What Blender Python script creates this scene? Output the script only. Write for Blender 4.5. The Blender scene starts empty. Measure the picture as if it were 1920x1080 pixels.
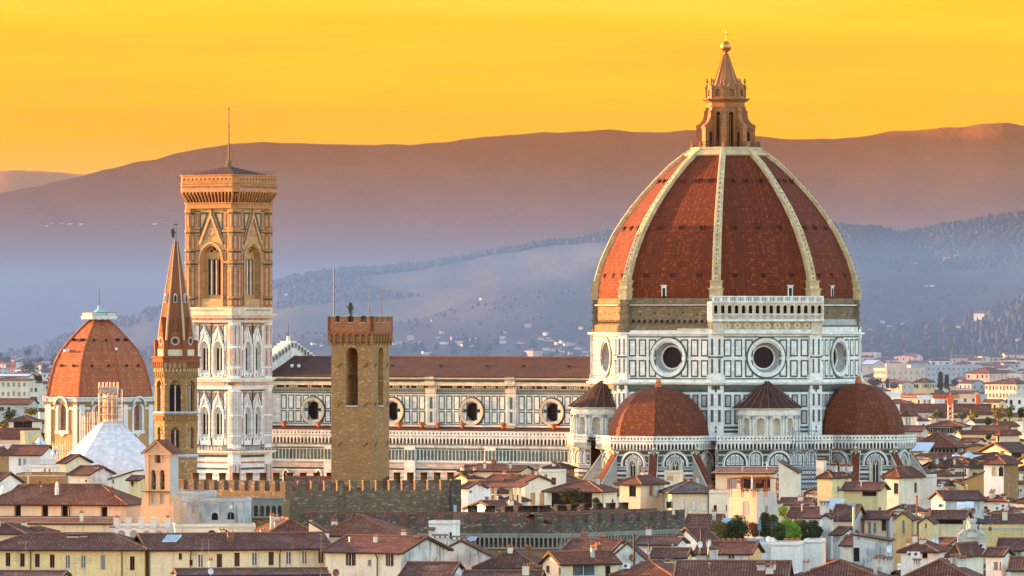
import bpy, math, random
from mathutils import Vector, Matrix
import numpy as np
R=math.radians
random.seed(7)
# ---------------------------------------------------------------- camera
F=12600.0; HZ=604.0; CH=54.0          # focal length in photo pixels, horizon row, eye height
scene=bpy.context.scene; col=scene.collection
cam=bpy.data.cameras.new('camera'); camo=bpy.data.objects.new('camera',cam); col.objects.link(camo)
camo.location=(0,0,CH); camo.rotation_euler=(R(90),0,0)
cam.sensor_width=36; cam.lens=F/1920*36; cam.shift_y=(HZ-540)/1920; cam.clip_start=5; cam.clip_end=90000
scene.camera=camo
# ---------------------------------------------------------------- world
SUN_AZ=R(-67.0); SUN_EL=R(6.0)        # azimuth from the view direction (+Y), negative = left
sunv=Vector((math.sin(SUN_AZ)*math.cos(SUN_EL),math.cos(SUN_AZ)*math.cos(SUN_EL),math.sin(SUN_EL)))
world=bpy.data.worlds.new('World'); scene.world=world; world.use_nodes=True
def world_nodes():
    nt=world.node_tree; nt.nodes.clear(); N=nt.nodes.new; L=nt.links.new
    out=N('ShaderNodeOutputWorld'); bg=N('ShaderNodeBackground'); bg.inputs[1].default_value=0.15
    sky=N('ShaderNodeTexSky'); sky.sky_type='NISHITA'; sky.sun_disc=False
    sky.sun_elevation=SUN_EL; sky.sun_rotation=SUN_AZ; sky.altitude=60; sky.air_density=1.0; sky.dust_density=1.0
    sky.ozone_density=1.5
    geo=N('ShaderNodeTexCoord'); sep=N('ShaderNodeSeparateXYZ'); L(geo.outputs['Generated'],sep.inputs[0])
    # golden evening band over the north-western horizon
    ramp=N('ShaderNodeValToRGB'); e=ramp.color_ramp.elements
    while len(e)<5: e.new(.5)
    for i,(p,c) in enumerate([(0.0,(0.94,.46,.055)),(.25,(0.95,.525,.041)),(.45,(0.95,.625,.032)),(.62,(0.97,.70,.06)),(1.0,(.5,.4,.22))]):
        e[i].position=p; e[i].color=(c[0],c[1],c[2],1)
    mz=N('ShaderNodeMapRange'); L(sep.outputs['Z'],mz.inputs[0]); mz.inputs[1].default_value=.02; mz.inputs[2].default_value=.075
    nz=N('ShaderNodeTexNoise'); mp=N('ShaderNodeMapping'); mp.inputs['Scale'].default_value=(5,5,70)
    L(geo.outputs['Generated'],mp.inputs[0]); L(mp.outputs[0],nz.inputs['Vector']); nz.inputs['Scale'].default_value=2.2; nz.inputs['Detail'].default_value=4
    ns=N('ShaderNodeMath'); ns.operation='MULTIPLY_ADD'; ns.inputs[1].default_value=.9; ns.inputs[2].default_value=-.45; L(nz.outputs[0],ns.inputs[0])
    na=N('ShaderNodeMath'); na.operation='ADD'; L(mz.outputs[0],na.inputs[0]); L(ns.outputs[0],na.inputs[1]); L(na.outputs[0],ramp.inputs[0])
    # weight: strong low down and in front (+Y), gone at the zenith and behind
    wz=N('ShaderNodeMapRange'); L(sep.outputs['Z'],wz.inputs[0]); wz.inputs[1].default_value=.08; wz.inputs[2].default_value=.2; wz.inputs[3].default_value=1; wz.inputs[4].default_value=0; wz.interpolation_type='SMOOTHSTEP'
    wy=N('ShaderNodeMapRange'); L(sep.outputs['Y'],wy.inputs[0]); wy.inputs[1].default_value=.15; wy.inputs[2].default_value=.8; wy.interpolation_type='SMOOTHSTEP'
    w=N('ShaderNodeMath'); w.operation='MULTIPLY'; L(wz.outputs[0],w.inputs[0]); L(wy.outputs[0],w.inputs[1])
    mx=N('ShaderNodeMix'); mx.data_type='RGBA'; L(w.outputs[0],mx.inputs[0]); tint=N('ShaderNodeMix'); tint.data_type='RGBA'; tint.blend_type='MULTIPLY'; tint.inputs[0].default_value=1; tint.inputs[7].default_value=(1.15,1.06,1.03,1); L(sky.outputs[0],tint.inputs[6]); L(tint.outputs[2],mx.inputs[6]); L(ramp.outputs[0],mx.inputs[7])
    L(mx.outputs[2],bg.inputs[0]); L(bg.outputs[0],out.inputs[0])
world_nodes()
# ---------------------------------------------------------------- sun
sl=bpy.data.lights.new('sun','SUN'); sl.energy=2.95; sl.color=(1,.41,.10); sl.angle=R(.5)
so=bpy.data.objects.new('sun',sl); col.objects.link(so); so.rotation_euler=sunv.to_track_quat('Z','Y').to_euler(); so.location=(-300,300,300)
# ---------------------------------------------------------------- exposure, render
vs=scene.view_settings; vs.view_transform='Standard'; vs.look='None'; vs.gamma=1; vs.use_curve_mapping=False; vs.exposure=2.8
scene.render.engine='CYCLES'; cy=scene.cycles; cy.use_denoising=True; cy.max_bounces=5; cy.diffuse_bounces=3; cy.glossy_bounces=2; cy.transmission_bounces=2; cy.volume_bounces=0; cy.transparent_max_bounces=6
try: cy.denoiser='OPENIMAGEDENOISE'
except Exception: pass
# ---------------------------------------------------------------- helpers
def P(px,py,Y): return Vector(((px-960)*Y/F,Y,CH-(py-HZ)*Y/F))
def PXX(px,Y): return (px-960)*Y/F
def ZZ(py,Y): return CH-(py-HZ)*Y/F
class MB:
    """collects faces and links them as ONE mesh object"""
    def __init__(s): s.v=[];s.f=[];s.m=[];s.mats=[]
    def mi(s,mt):
        for i,q in enumerate(s.mats):
            if q is mt: return i
        s.mats.append(mt); return len(s.mats)-1
    def face(s,pts,mt):
        n=len(s.v); s.v.extend([tuple(p) for p in pts]); s.f.append(tuple(range(n,n+len(pts)))); s.m.append(s.mi(mt))
    def box(s,x0,x1,y0,y1,z0,z1,mt,bottom=True):
        p=lambda x,y,z:(x,y,z)
        s.face([p(x0,y0,z0),p(x1,y0,z0),p(x1,y0,z1),p(x0,y0,z1)],mt); s.face([p(x1,y1,z0),p(x0,y1,z0),p(x0,y1,z1),p(x1,y1,z1)],mt)
        s.face([p(x0,y1,z0),p(x0,y0,z0),p(x0,y0,z1),p(x0,y1,z1)],mt); s.face([p(x1,y0,z0),p(x1,y1,z0),p(x1,y1,z1),p(x1,y0,z1)],mt)
        s.face([p(x0,y0,z1),p(x1,y0,z1),p(x1,y1,z1),p(x0,y1,z1)],mt)
        if bottom: s.face([p(x0,y1,z0),p(x1,y1,z0),p(x1,y0,z0),p(x0,y0,z0)],mt)
    def prism(s,poly,z0,z1,mt,top=None,bottom=False):
        n=len(poly)
        for i in range(n):
            a=poly[i];b=poly[(i+1)%n]
            s.face([(a[0],a[1],z0),(b[0],b[1],z0),(b[0],b[1],z1),(a[0],a[1],z1)],mt)
        s.face([(p[0],p[1],z1) for p in poly],top or mt)
        if bottom: s.face([(p[0],p[1],z0) for p in reversed(poly)],mt)
    def loft(s,polys,mt,cap=True):
        """polys: list of rings of 3d points, same count"""
        for a,b in zip(polys,polys[1:]):
            n=len(a)
            for i in range(n):
                j=(i+1)%n; s.face([a[i],a[j],b[j],b[i]],mt)
        if cap: s.face(polys[-1],mt); s.face(list(reversed(polys[0])),mt)
    def lathe(s,prof,n,mt,c=(0,0),a0=0,full=True):
        rings=[[(c[0]+r*math.cos(a0+2*math.pi*i/n),c[1]+r*math.sin(a0+2*math.pi*i/n),z) for i in range(n)] for r,z in prof]
        s.loft(rings,mt)
    def tube(s,p0,p1,r0,r1,n,mt,cap=True):
        p0=Vector(p0);p1=Vector(p1); d=(p1-p0)
        if d.length<1e-6: return
        d.normalize(); a=Vector((0,0,1)) if abs(d.z)<.9 else Vector((1,0,0)); u=d.cross(a).normalized(); w=d.cross(u)
        r=[[p+u*(q*math.cos(-2*math.pi*i/n))+w*(q*math.sin(-2*math.pi*i/n)) for i in range(n)] for p,q in ((p0,r0),(p1,r1))]
        s.loft(r,mt,cap)
    def sphere(s,c,r,mt,n=12,sz=1.0):
        m=n//2; s.lathe([(max(.001,r*math.sin(math.pi*i/m)),c[2]-r*sz*math.cos(math.pi*i/m)) for i in range(m+1)],n,mt,c)
    def build(s,name,parent=None,loc=None,rotz=0,smooth=False):
        me=bpy.data.meshes.new(name); me.from_pydata(s.v,[],s.f)
        for mt in s.mats: me.materials.append(mt)
        me.polygons.foreach_set('material_index',s.m)
        uv=me.uv_layers.new(name='UVMap'); buf=np.empty(len(me.loops)*2,dtype=np.float32); k=0
        for f in s.f:
            a=s.v[f[0]];b=s.v[f[1]];c=s.v[f[2]]
            ux,uy,uz=b[0]-a[0],b[1]-a[1],b[2]-a[2]; wx,wy,wz=c[0]-a[0],c[1]-a[1],c[2]-a[2]
            nx,ny,nz=uy*wz-uz*wy,uz*wx-ux*wz,ux*wy-uy*wx
            h=math.hypot(nx,ny); l=math.sqrt(h*h+nz*nz) or 1.0
            if h<.02*l: hx,hy=1.0,0.0; tx,ty,tz=0.0,1.0,0.0
            else:
                hx,hy=-ny/h,nx/h; tx,ty,tz=-nz*hy/l,nz*hx/l,(nx*hy-ny*hx)/l
                tx,ty,tz=(-(nz)*hy/l),(nz*hx/l),((nx*hy-ny*hx)/l)
            for i in f:
                p=s.v[i]; buf[k]=p[0]*hx+p[1]*hy; buf[k+1]=p[0]*tx+p[1]*ty+p[2]*tz; k+=2
        uv.data.foreach_set('uv',buf)
        if smooth: me.polygons.foreach_set('use_smooth',[True]*len(me.polygons))
        me.update()
        o=bpy.data.objects.new(name,me); col.objects.link(o)
        if parent is not None: o.parent=parent
        if loc is not None: o.location=loc
        o.rotation_euler=(0,0,rotz)
        return o
def setp(o,label,cat,group=None,kind=None):
    if label: o['label']=label
    if cat: o['category']=cat
    if group: o['group']=group
    if kind: o['kind']=kind
    return o
def thing(name,label,cat,loc=(0,0,0),rotz=0,group=None):
    o=bpy.data.objects.new(name,None); col.objects.link(o); o.location=loc; o.rotation_euler=(0,0,rotz); o.empty_display_size=.5
    return setp(o,label,cat,group)
def struct(name,mb,**k):
    o=mb.build(name,**k); o['kind']='structure'; return o
def copy_tree(o,parent=None):
    c=o.copy(); col.objects.link(c)
    if parent is not None: c.parent=parent
    for ch in list(o.children): copy_tree(ch,c)
    return c
class Fr:
    """a wall plane: origin, u axis to the right seen from outside, n outwards, z up"""
    def __init__(s,ox,oy,ang):      # ang: direction the wall faces, 0 = -Y (towards the camera), + = right
        s.o=(ox,oy); s.u=(math.cos(ang),math.sin(ang)); s.n=(math.sin(ang),-math.cos(ang)); s.ang=ang
    def p(s,u,z,d=0): return (s.o[0]+s.u[0]*u+s.n[0]*d, s.o[1]+s.u[1]*u+s.n[1]*d, z)
    def quad(s,mb,u0,u1,z0,z1,d,mt): mb.face([s.p(u0,z0,d),s.p(u1,z0,d),s.p(u1,z1,d),s.p(u0,z1,d)],mt)
    def slab(s,mb,u0,u1,z0,z1,d0,d1,mt):
        s.quad(mb,u0,u1,z0,z1,d1,mt)
        mb.face([s.p(u0,z0,d0),s.p(u0,z0,d1),s.p(u0,z1,d1),s.p(u0,z1,d0)],mt); mb.face([s.p(u1,z0,d1),s.p(u1,z0,d0),s.p(u1,z1,d0),s.p(u1,z1,d1)],mt)
        mb.face([s.p(u0,z1,d1),s.p(u1,z1,d1),s.p(u1,z1,d0),s.p(u0,z1,d0)],mt); mb.face([s.p(u0,z0,d0),s.p(u1,z0,d0),s.p(u1,z0,d1),s.p(u0,z0,d1)],mt)
    def poly(s,mb,pts,d0,d1,mt):     # pts (u,z) counter-clockwise seen from outside
        mb.face([s.p(u,z,d1) for u,z in pts],mt); n=len(pts)
        for i in range(n):
            a=pts[i];b=pts[(i+1)%n]; mb.face([s.p(a[0],a[1],d0),s.p(b[0],b[1],d0),s.p(b[0],b[1],d1),s.p(a[0],a[1],d1)],mt)
    def arc(s,uc,w,zs,pointed,n=8):  # right to left over the top
        r=w/2; pts=[]
        if pointed<=0:
            for i in range(n+1): a=math.pi*i/n; pts.append((uc+r*math.cos(a),zs+r*math.sin(a)))
        else:
            Rr=r*(1+pointed); c=r*pointed; amax=math.acos(c/Rr); h=n//2
            for i in range(h+1): a=amax*i/h; pts.append((uc-c+Rr*math.cos(a),zs+Rr*math.sin(a)))
            for i in range(h-1,-1,-1): a=amax*i/h; pts.append((uc+c-Rr*math.cos(a),zs+Rr*math.sin(a)))
        return pts
    def archpoly(s,mb,uc,w,zb,zs,pointed,d0,d1,mt,n=8):
        pts=[(uc-w/2,zb),(uc+w/2,zb)]+s.arc(uc,w,zs,pointed,n); s.poly(mb,pts,d0,d1,mt)
    def archband(s,mb,uc,w,t,zb,zs,pointed,d0,d1,mt,n=8):  # moulding round an arch, legs down to zb
        a=[(uc+w/2,zb)]+s.arc(uc,w,zs,pointed,n)+[(uc-w/2,zb)]
        b=[(uc+w/2+t,zb)]+s.arc(uc,w+2*t,zs,pointed,n)+[(uc-w/2-t,zb)]
        for i in range(len(a)-1):
            q=[a[i],b[i],b[i+1],a[i+1]]; s.poly(mb,q,d0,d1,mt)
    def ring(s,mb,uc,zc,r0,r1,d0,d1,mt,n=28):   # r0,d0 inner ; r1,d1 outer (a funnel)
        for i in range(n):
            a=2*math.pi*i/n;b=2*math.pi*(i+1)/n
            mb.face([s.p(uc+r0*math.cos(a),zc+r0*math.sin(a),d0),s.p(uc+r1*math.cos(a),zc+r1*math.sin(a),d1),s.p(uc+r1*math.cos(b),zc+r1*math.sin(b),d1),s.p(uc+r0*math.cos(b),zc+r0*math.sin(b),d0)],mt)
    def disc(s,mb,uc,zc,r,d,mt,n=28): mb.face([s.p(uc+r*math.cos(2*math.pi*i/n),zc+r*math.sin(2*math.pi*i/n),d) for i in range(n)],mt)
    def holewall(s,mb,u0,u1,z0,z1,uc,zc,r,d,mt,n=28):   # rectangle with a round hole
        def edge(a):
            c,q=math.cos(a),math.sin(a); t=1e9
            if c>1e-9: t=min(t,(u1-uc)/c)
            if c<-1e-9: t=min(t,(u0-uc)/c)
            if q>1e-9: t=min(t,(z1-zc)/q)
            if q<-1e-9: t=min(t,(z0-zc)/q)
            return (uc+c*t,zc+q*t)
        an=sorted([2*math.pi*i/n for i in range(n)]+[math.atan2(z-zc,u-uc)%(2*math.pi) for u in (u0,u1) for z in (z0,z1)]); an.append(an[0]+2*math.pi)
        for a,b in zip(an,an[1:]):
            if b-a<1e-6: continue
            e0,e1=edge(a),edge(b); mb.face([s.p(uc+r*math.cos(a),zc+r*math.sin(a),d),s.p(*e0,d),s.p(*e1,d),s.p(uc+r*math.cos(b),zc+r*math.sin(b),d)],mt)
    def archwall(s,mb,u0,u1,z0,z1,ops,d,dep,mt,rev=None,back=None,n=8):
        """wall with arched openings ops=[(uc,w,zb,zs,pointed)], reveals dep deep, optional back wall"""
        rev=rev or mt; cur=u0
        for uc,w,zb,zs,pt in sorted(ops):
            if uc-w/2>cur+1e-4: s.quad(mb,cur,uc-w/2,z0,z1,d,mt)
            if zb>z0+1e-4: s.quad(mb,uc-w/2,uc+w/2,z0,zb,d,mt)
            ar=s.arc(uc,w,zs,pt,n)
            for a,b in zip(ar,ar[1:]):
                mb.face([s.p(b[0],b[1],d),s.p(a[0],a[1],d),s.p(a[0],z1,d),s.p(b[0],z1,d)],mt)
            out=[(uc-w/2,zb),(uc+w/2,zb)]+ar
            for i in range(len(out)):
                a=out[i];b=out[(i+1)%len(out)]
                mb.face([s.p(a[0],a[1],d),s.p(b[0],b[1],d),s.p(b[0],b[1],d-dep),s.p(a[0],a[1],d-dep)],rev)
            if back is not None: mb.face([s.p(a,b,d-dep) for a,b in out],back)
            cur=uc+w/2
        if u1>cur+1e-4: s.quad(mb,cur,u1,z0,z1,d,mt)
    def rectwall(s,mb,u0,u1,z0,z1,holes,d,dep,mt):   # holes (a,b,c,e)=u0,u1,z0,z1
        us=sorted({u0,u1,*[max(u0,min(u1,h[i])) for h in holes for i in (0,1)]}); zs=sorted({z0,z1,*[max(z0,min(z1,h[i])) for h in holes for i in (2,3)]})
        for a,b in zip(us,us[1:]):
            for c,e in zip(zs,zs[1:]):
                m,k=(a+b)/2,(c+e)/2
                if any(h[0]<m<h[1] and h[2]<k<h[3] for h in holes): continue
                s.quad(mb,a,b,c,e,d,mt)
        for a,b,c,e in holes:
            for q in ([(a,c),(b,c)],[(b,c),(b,e)],[(b,e),(a,e)],[(a,e),(a,c)]):
                (p0,p1)=q; mb.face([s.p(*p0,d),s.p(*p1,d),s.p(*p1,d-dep),s.p(*p0,d-dep)],mt)
    def frame(s,mb,u0,u1,z0,z1,t,d0,d1,mt):
        s.slab(mb,u0,u1,z0,z0+t,d0,d1,mt); s.slab(mb,u0,u1,z1-t,z1,d0,d1,mt); s.slab(mb,u0,u0+t,z0+t,z1-t,d0,d1,mt); s.slab(mb,u1-t,u1,z0+t,z1-t,d0,d1,mt)
    def panel(s,mb,u0,u1,z0,z1,t,mo,mi_,d=.0):  # inlaid panel: dark border, pale field
        s.slab(mb,u0,u1,z0,z1,d,d+.05,mo); s.slab(mb,u0+t,u1-t,z0+t,z1-t,d+.05,d+.08,mi_)
def ngon(r,n,a0=0,c=(0,0)): return [(c[0]+r*math.cos(a0+2*math.pi*i/n),c[1]+r*math.sin(a0+2*math.pi*i/n)) for i in range(n)]
def ring3(r,z,n,a0=0,c=(0,0)): return [(c[0]+r*math.cos(a0+2*math.pi*i/n),c[1]+r*math.sin(a0+2*math.pi*i/n),z) for i in range(n)]
# ---------------------------------------------------------------- materials
def newmat(name):
    m=bpy.data.materials.new(name); m.use_nodes=True; nt=m.node_tree; nt.nodes.clear()
    o=nt.nodes.new('ShaderNodeOutputMaterial'); b=nt.nodes.new('ShaderNodeBsdfPrincipled'); nt.links.new(b.outputs[0],o.inputs[0])
    b.inputs['Specular IOR Level'].default_value=.25
    return m,nt,b
def mixc(nt,fac,a,b,blend='MIX'):
    n=nt.nodes.new('ShaderNodeMix'); n.data_type='RGBA'; n.blend_type=blend
    for sock,v in ((0,fac),(6,a),(7,b)):
        if isinstance(v,(int,float)): n.inputs[sock].default_value=v
        elif isinstance(v,tuple): n.inputs[sock].default_value=(v[0],v[1],v[2],1)
        else: nt.links.new(v,n.inputs[sock])
    return n.outputs[2]
def mul(c,k): return tuple(min(1,x*k) for x in c)
def uvvec(nt,sx=1,sy=1,rnd=True):
    tc=nt.nodes.new('ShaderNodeTexCoord'); mp=nt.nodes.new('ShaderNodeMapping'); mp.inputs['Scale'].default_value=(sx,sy,1); nt.links.new(tc.outputs['UV'],mp.inputs[0])
    return mp.outputs[0]
def noise(nt,vec,scale,detail=4,rough=.55,lo=.35,hi=.65):
    n=nt.nodes.new('ShaderNodeTexNoise'); n.inputs['Scale'].default_value=scale; n.inputs['Detail'].default_value=detail; n.inputs['Roughness'].default_value=rough; nt.links.new(vec,n.inputs['Vector'])
    r=nt.nodes.new('ShaderNodeMapRange'); r.inputs[1].default_value=lo; r.inputs[2].default_value=hi; nt.links.new(n.outputs[0],r.inputs[0]); return r.outputs[0]
def bump(nt,b,h,strength=.4,dist=.05):
    n=nt.nodes.new('ShaderNodeBump'); n.inputs['Strength'].default_value=strength; n.inputs['Distance'].default_value=dist; nt.links.new(h,n.inputs['Height']); nt.links.new(n.outputs[0],b.inputs['Normal'])
def plain(name,c,rough=.7,metal=0,var=.12,scale=1.5,spec=.25):
    m,nt,b=newmat(name); v=uvvec(nt); f=noise(nt,v,scale)
    nt.links.new(mixc(nt,f,mul(c,1-var),mul(c,1+var)),b.inputs['Base Color']); b.inputs['Roughness'].default_value=rough; b.inputs['Metallic'].default_value=metal; b.inputs['Specular IOR Level'].default_value=spec; return m
def plaster(name,c,stain=(.20,.18,.15),amt=.62,lo=.42,hi=.75):
    m,nt,b=newmat(name); v=uvvec(nt); vs_=uvvec(nt,1.3,.16)
    big=noise(nt,v,.22 if hi>.7 else .34,5,.6,lo,hi); streak=noise(nt,vs_,1.1,4,.6,lo+.1,hi+.05); fine=noise(nt,v,3,3)
    c1=mixc(nt,fine,mul(c,.92),mul(c,1.06)); s=nt.nodes.new('ShaderNodeMath'); s.operation='MULTIPLY_ADD'; nt.links.new(big,s.inputs[0]); s.inputs[1].default_value=amt*.55
    q=nt.nodes.new('ShaderNodeMath'); q.operation='MULTIPLY'; nt.links.new(streak,q.inputs[0]); q.inputs[1].default_value=amt; nt.links.new(q.outputs[0],s.inputs[2])
    nt.links.new(mixc(nt,s.outputs[0],c1,stain),b.inputs['Base Color']); b.inputs['Roughness'].default_value=.88; bump(nt,b,fine,.2,.02); return m
def tiles(name,c1,c2,c3,w=.3,h=.45,offset=0.0,bstr=.8,pan=.6,mort=.03):
    m,nt,b=newmat(name); v=uvvec(nt)
    br=nt.nodes.new('ShaderNodeTexBrick'); br.offset=offset; br.inputs['Scale'].default_value=1; br.inputs['Brick Width'].default_value=w; br.inputs['Row Height'].default_value=h; br.inputs['Mortar Size'].default_value=mort; br.inputs['Mortar Smooth'].default_value=.7; br.inputs['Bias'].default_value=-.15
    br.inputs['Color1'].default_value=(*c1,1); br.inputs['Color2'].default_value=(*c2,1); br.inputs['Mortar'].default_value=(*mul(c1,.35),1); nt.links.new(v,br.inputs['Vector'])
    br2=nt.nodes.new('ShaderNodeTexBrick'); br2.offset=offset; br2.inputs['Scale'].default_value=1; br2.inputs['Brick Width'].default_value=w; br2.inputs['Row Height'].default_value=h; br2.inputs['Mortar Size'].default_value=0; br2.inputs['Color1'].default_value=(0,0,0,1); br2.inputs['Color2'].default_value=(1,1,1,1)
    mp=nt.nodes.new('ShaderNodeMapping'); mp.inputs['Location'].default_value=(w*37,h*53,0); nt.links.new(v,mp.inputs[0]); nt.links.new(mp.outputs[0],br2.inputs['Vector'])
    rr=nt.nodes.new('ShaderNodeMapRange'); rr.inputs[1].default_value=.74; rr.inputs[2].default_value=1.0; nt.links.new(br2.outputs[0],rr.inputs[0])
    big=noise(nt,v,.35,5,.65,.35,.72); cc=mixc(nt,rr.outputs[0],br.outputs[0],c3); dk=mixc(nt,big,cc,mul(c1,.55)); 
    f2=nt.nodes.new('ShaderNodeMath'); f2.operation='MULTIPLY'; nt.links.new(big,f2.inputs[0]); f2.inputs[1].default_value=.6
    wv=nt.nodes.new('ShaderNodeTexWave'); wv.wave_type='BANDS'; wv.bands_direction='X'; wv.inputs['Scale'].default_value=math.pi/10/w*1.0; nt.links.new(v,wv.inputs['Vector'])
    vo=nt.nodes.new('ShaderNodeTexVoronoi'); vo.inputs['Scale'].default_value=.55; nt.links.new(uvvec(nt,1,.8),vo.inputs['Vector']); sp=nt.nodes.new('ShaderNodeSeparateColor'); nt.links.new(vo.outputs['Color'],sp.inputs[0])
    pr=nt.nodes.new('ShaderNodeMapRange'); pr.inputs[1].default_value=.55; pr.inputs[2].default_value=1; pr.inputs[4].default_value=.75; nt.links.new(sp.outputs[0],pr.inputs[0])
    cc=mixc(nt,pr.outputs[0],cc,c3) if offset==0 else cc
    body=mixc(nt,f2.outputs[0],cc,mul(c1,.6))
    if offset==0: body=mixc(nt,wv.outputs['Fac'],mixc(nt,pan,body,mul(c2,.45)),body)
    nt.links.new(body,b.inputs['Base Color']); b.inputs['Roughness'].default_value=.85
    ad=nt.nodes.new('ShaderNodeMath'); ad.operation='ADD'; nt.links.new(wv.outputs['Fac'],ad.inputs[0]); nt.links.new(br.outputs['Fac'],ad.inputs[1])
    bump(nt,b,ad.outputs[0],bstr,.06); return m
def masonry(name,c1,c2,mort,w=.5,h=.25,speck=None,speckamt=.8,stain=None,bstr=.6,stainamt=.7,bias=0):
    m,nt,b=newmat(name); v=uvvec(nt)
    jt=nt.nodes.new('ShaderNodeTexNoise'); jt.inputs['Scale'].default_value=1.3; nt.links.new(v,jt.inputs['Vector'])
    ma=nt.nodes.new('ShaderNodeMixRGB'); ma.blend_type='ADD'; ma.inputs[0].default_value=.12; nt.links.new(v,ma.inputs[1]); nt.links.new(jt.outputs[1],ma.inputs[2])
    br=nt.nodes.new('ShaderNodeTexBrick'); br.inputs['Scale'].default_value=1; br.inputs['Brick Width'].default_value=w; br.inputs['Row Height'].default_value=h; br.inputs['Mortar Size'].default_value=.02; br.inputs['Mortar Smooth'].default_value=.5; br.inputs['Bias'].default_value=bias
    br.inputs['Color1'].default_value=(*c1,1); br.inputs['Color2'].default_value=(*c2,1); br.inputs['Mortar'].default_value=(*mort,1); nt.links.new(ma.outputs[0],br.inputs['Vector'])
    cc=br.outputs[0]
    if speck:
        vo=nt.nodes.new('ShaderNodeTexVoronoi'); vo.inputs['Scale'].default_value=1/max(w,h)*1.7; nt.links.new(uvvec(nt,.8,1.7),vo.inputs['Vector'])
        sp=nt.nodes.new('ShaderNodeSeparateColor'); nt.links.new(vo.outputs['Color'],sp.inputs[0])
        mr=nt.nodes.new('ShaderNodeMapRange'); mr.inputs[1].default_value=speckamt; mr.inputs[2].default_value=1; nt.links.new(sp.outputs[0],mr.inputs[0]); cc=mixc(nt,mr.outputs[0],cc,speck)
    fine=noise(nt,v,2.5,4,.6,.3,.7); cc=mixc(nt,fine,mixc(nt,.2,cc,(0,0,0)),cc)
    if stain:
        st=noise(nt,uvvec(nt,.5,.18),.8,5,.6,.5,.74); k=nt.nodes.new('ShaderNodeMath'); k.operation='MULTIPLY'; k.inputs[1].default_value=stainamt; nt.links.new(st,k.inputs[0]); cc=mixc(nt,k.outputs[0],cc,stain)
    nt.links.new(cc,b.inputs['Base Color']); b.inputs['Roughness'].default_value=.9; bump(nt,b,br.outputs['Fac'],-bstr,.05); return m
def marble(name,c,dirt=(.24,.2,.15),amt=.35,vs1=.12):
    m,nt,b=newmat(name); v=uvvec(nt); f=noise(nt,v,.9,5,.6,.3,.7); st=noise(nt,uvvec(nt,.9,vs1),1.0,5,.65,.52,.85)
    base=mixc(nt,f,mul(c,.86),mul(c,1.08)); k=nt.nodes.new('ShaderNodeMath'); k.operation='MULTIPLY'; k.inputs[1].default_value=amt; nt.links.new(st,k.inputs[0])
    br=nt.nodes.new('ShaderNodeTexBrick'); br.inputs['Scale'].default_value=1; br.inputs['Brick Width'].default_value=1.1; br.inputs['Row Height'].default_value=.62; br.inputs['Mortar Size'].default_value=.012; br.inputs['Color1'].default_value=(.80,.80,.80,1); br.inputs['Color2'].default_value=(1.08,1.06,1.03,1); br.inputs['Mortar'].default_value=(.6,.57,.52,1); nt.links.new(v,br.inputs['Vector'])
    base=mixc(nt,1.0,base,br.outputs[0],'MULTIPLY')
    nt.links.new(mixc(nt,k.outputs[0],base,dirt),b.inputs['Base Color']); b.inputs['Roughness'].default_value=.6; return m
M={}
M['marble']=marble('white_marble',(.76,.745,.69),(.22,.19,.15),.8)
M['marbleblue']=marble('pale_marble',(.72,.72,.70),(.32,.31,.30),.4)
M['marblegoldlit']=marble('goldlit_marble',(.37,.17,.058),(.2,.10,.04),.55)  # golden evening light put into the marble colour of the upper stages
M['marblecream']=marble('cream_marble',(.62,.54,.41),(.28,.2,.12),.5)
M['belfrymarble']=marble('belfry_marble',(.46,.29,.135),(.22,.12,.05),.55)  # belfry copy of the marble, evening gold mixed into its colour
M['green']=marble('green_marble',(.055,.10,.095),(.03,.04,.035),.5)
M['greendk']=marble('dark_green_marble',(.035,.055,.05),(.02,.02,.02),.5)
M['pink']=marble('pink_marble',(.40,.17,.12),(.25,.12,.09),.4)
M['pinkpale']=marble('pale_pink_marble',(.52,.40,.36),(.35,.22,.18),.5)
M['inlay']=marble('grey_inlay_marble',(.36,.37,.35),(.15,.15,.14),.5)
M['carved']=masonry('carved_frieze_stone',(.50,.39,.22),(.38,.28,.15),(.2,.14,.08),.9,.7,stain=(.2,.16,.1),bstr=1)
M['rough']=masonry('rough_brown_stone',(.21,.165,.095),(.15,.115,.07),(.09,.07,.045),.8,.4,speck=(.3,.25,.16),speckamt=.85,stain=(.07,.06,.045))
M['domebrick']=tiles('dome_brick',(.15,.026,.007),(.09,.015,.005),(.22,.045,.012),.42,.66,.5,.5,mort=.075)
M['domebrick2']=tiles('apse_brick',(.155,.042,.019),(.10,.026,.014),(.20,.062,.026),.45,.62,.5,.5,mort=.07)
M['domebrick3']=tiles('chapel_brick',(.40,.125,.055),(.27,.078,.04),(.43,.15,.07),.42,.7,.5,.5,mort=.07)
M['ribstone']=masonry('rib_stone',(.63,.46,.25),(.52,.375,.195),(.26,.18,.09),1.4,.8,speck=(.7,.6,.38),speckamt=.85,stain=(.16,.10,.05),bstr=.5)
M['lantern']=marble('lantern_marble',(.34,.14,.05),(.10,.045,.02),.85)  # marble with the warm golden light put into its colour
M['gold']=plain('gilded_copper',(.55,.24,.06),.42,1,.1)
M['rooftile']=tiles('nave_roof_tile',(.075,.032,.024),(.055,.026,.021),(.115,.055,.04),.3,.5)
M['tile']=tiles('roof_tile',(.185,.060,.034),(.105,.036,.024),(.29,.14,.09),w=.36,pan=.85)
M['tile2']=tiles('roof_tile_brown',(.15,.054,.034),(.085,.034,.024),(.26,.14,.1),w=.36,pan=.85)
M['tile3']=tiles('roof_tile_orange',(.25,.078,.034),(.15,.048,.026),(.37,.17,.1),w=.36,pan=.85)
M['tilegrey']=tiles('roof_tile_greyed',(.17,.12,.10),(.10,.065,.055),(.3,.26,.24))
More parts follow.
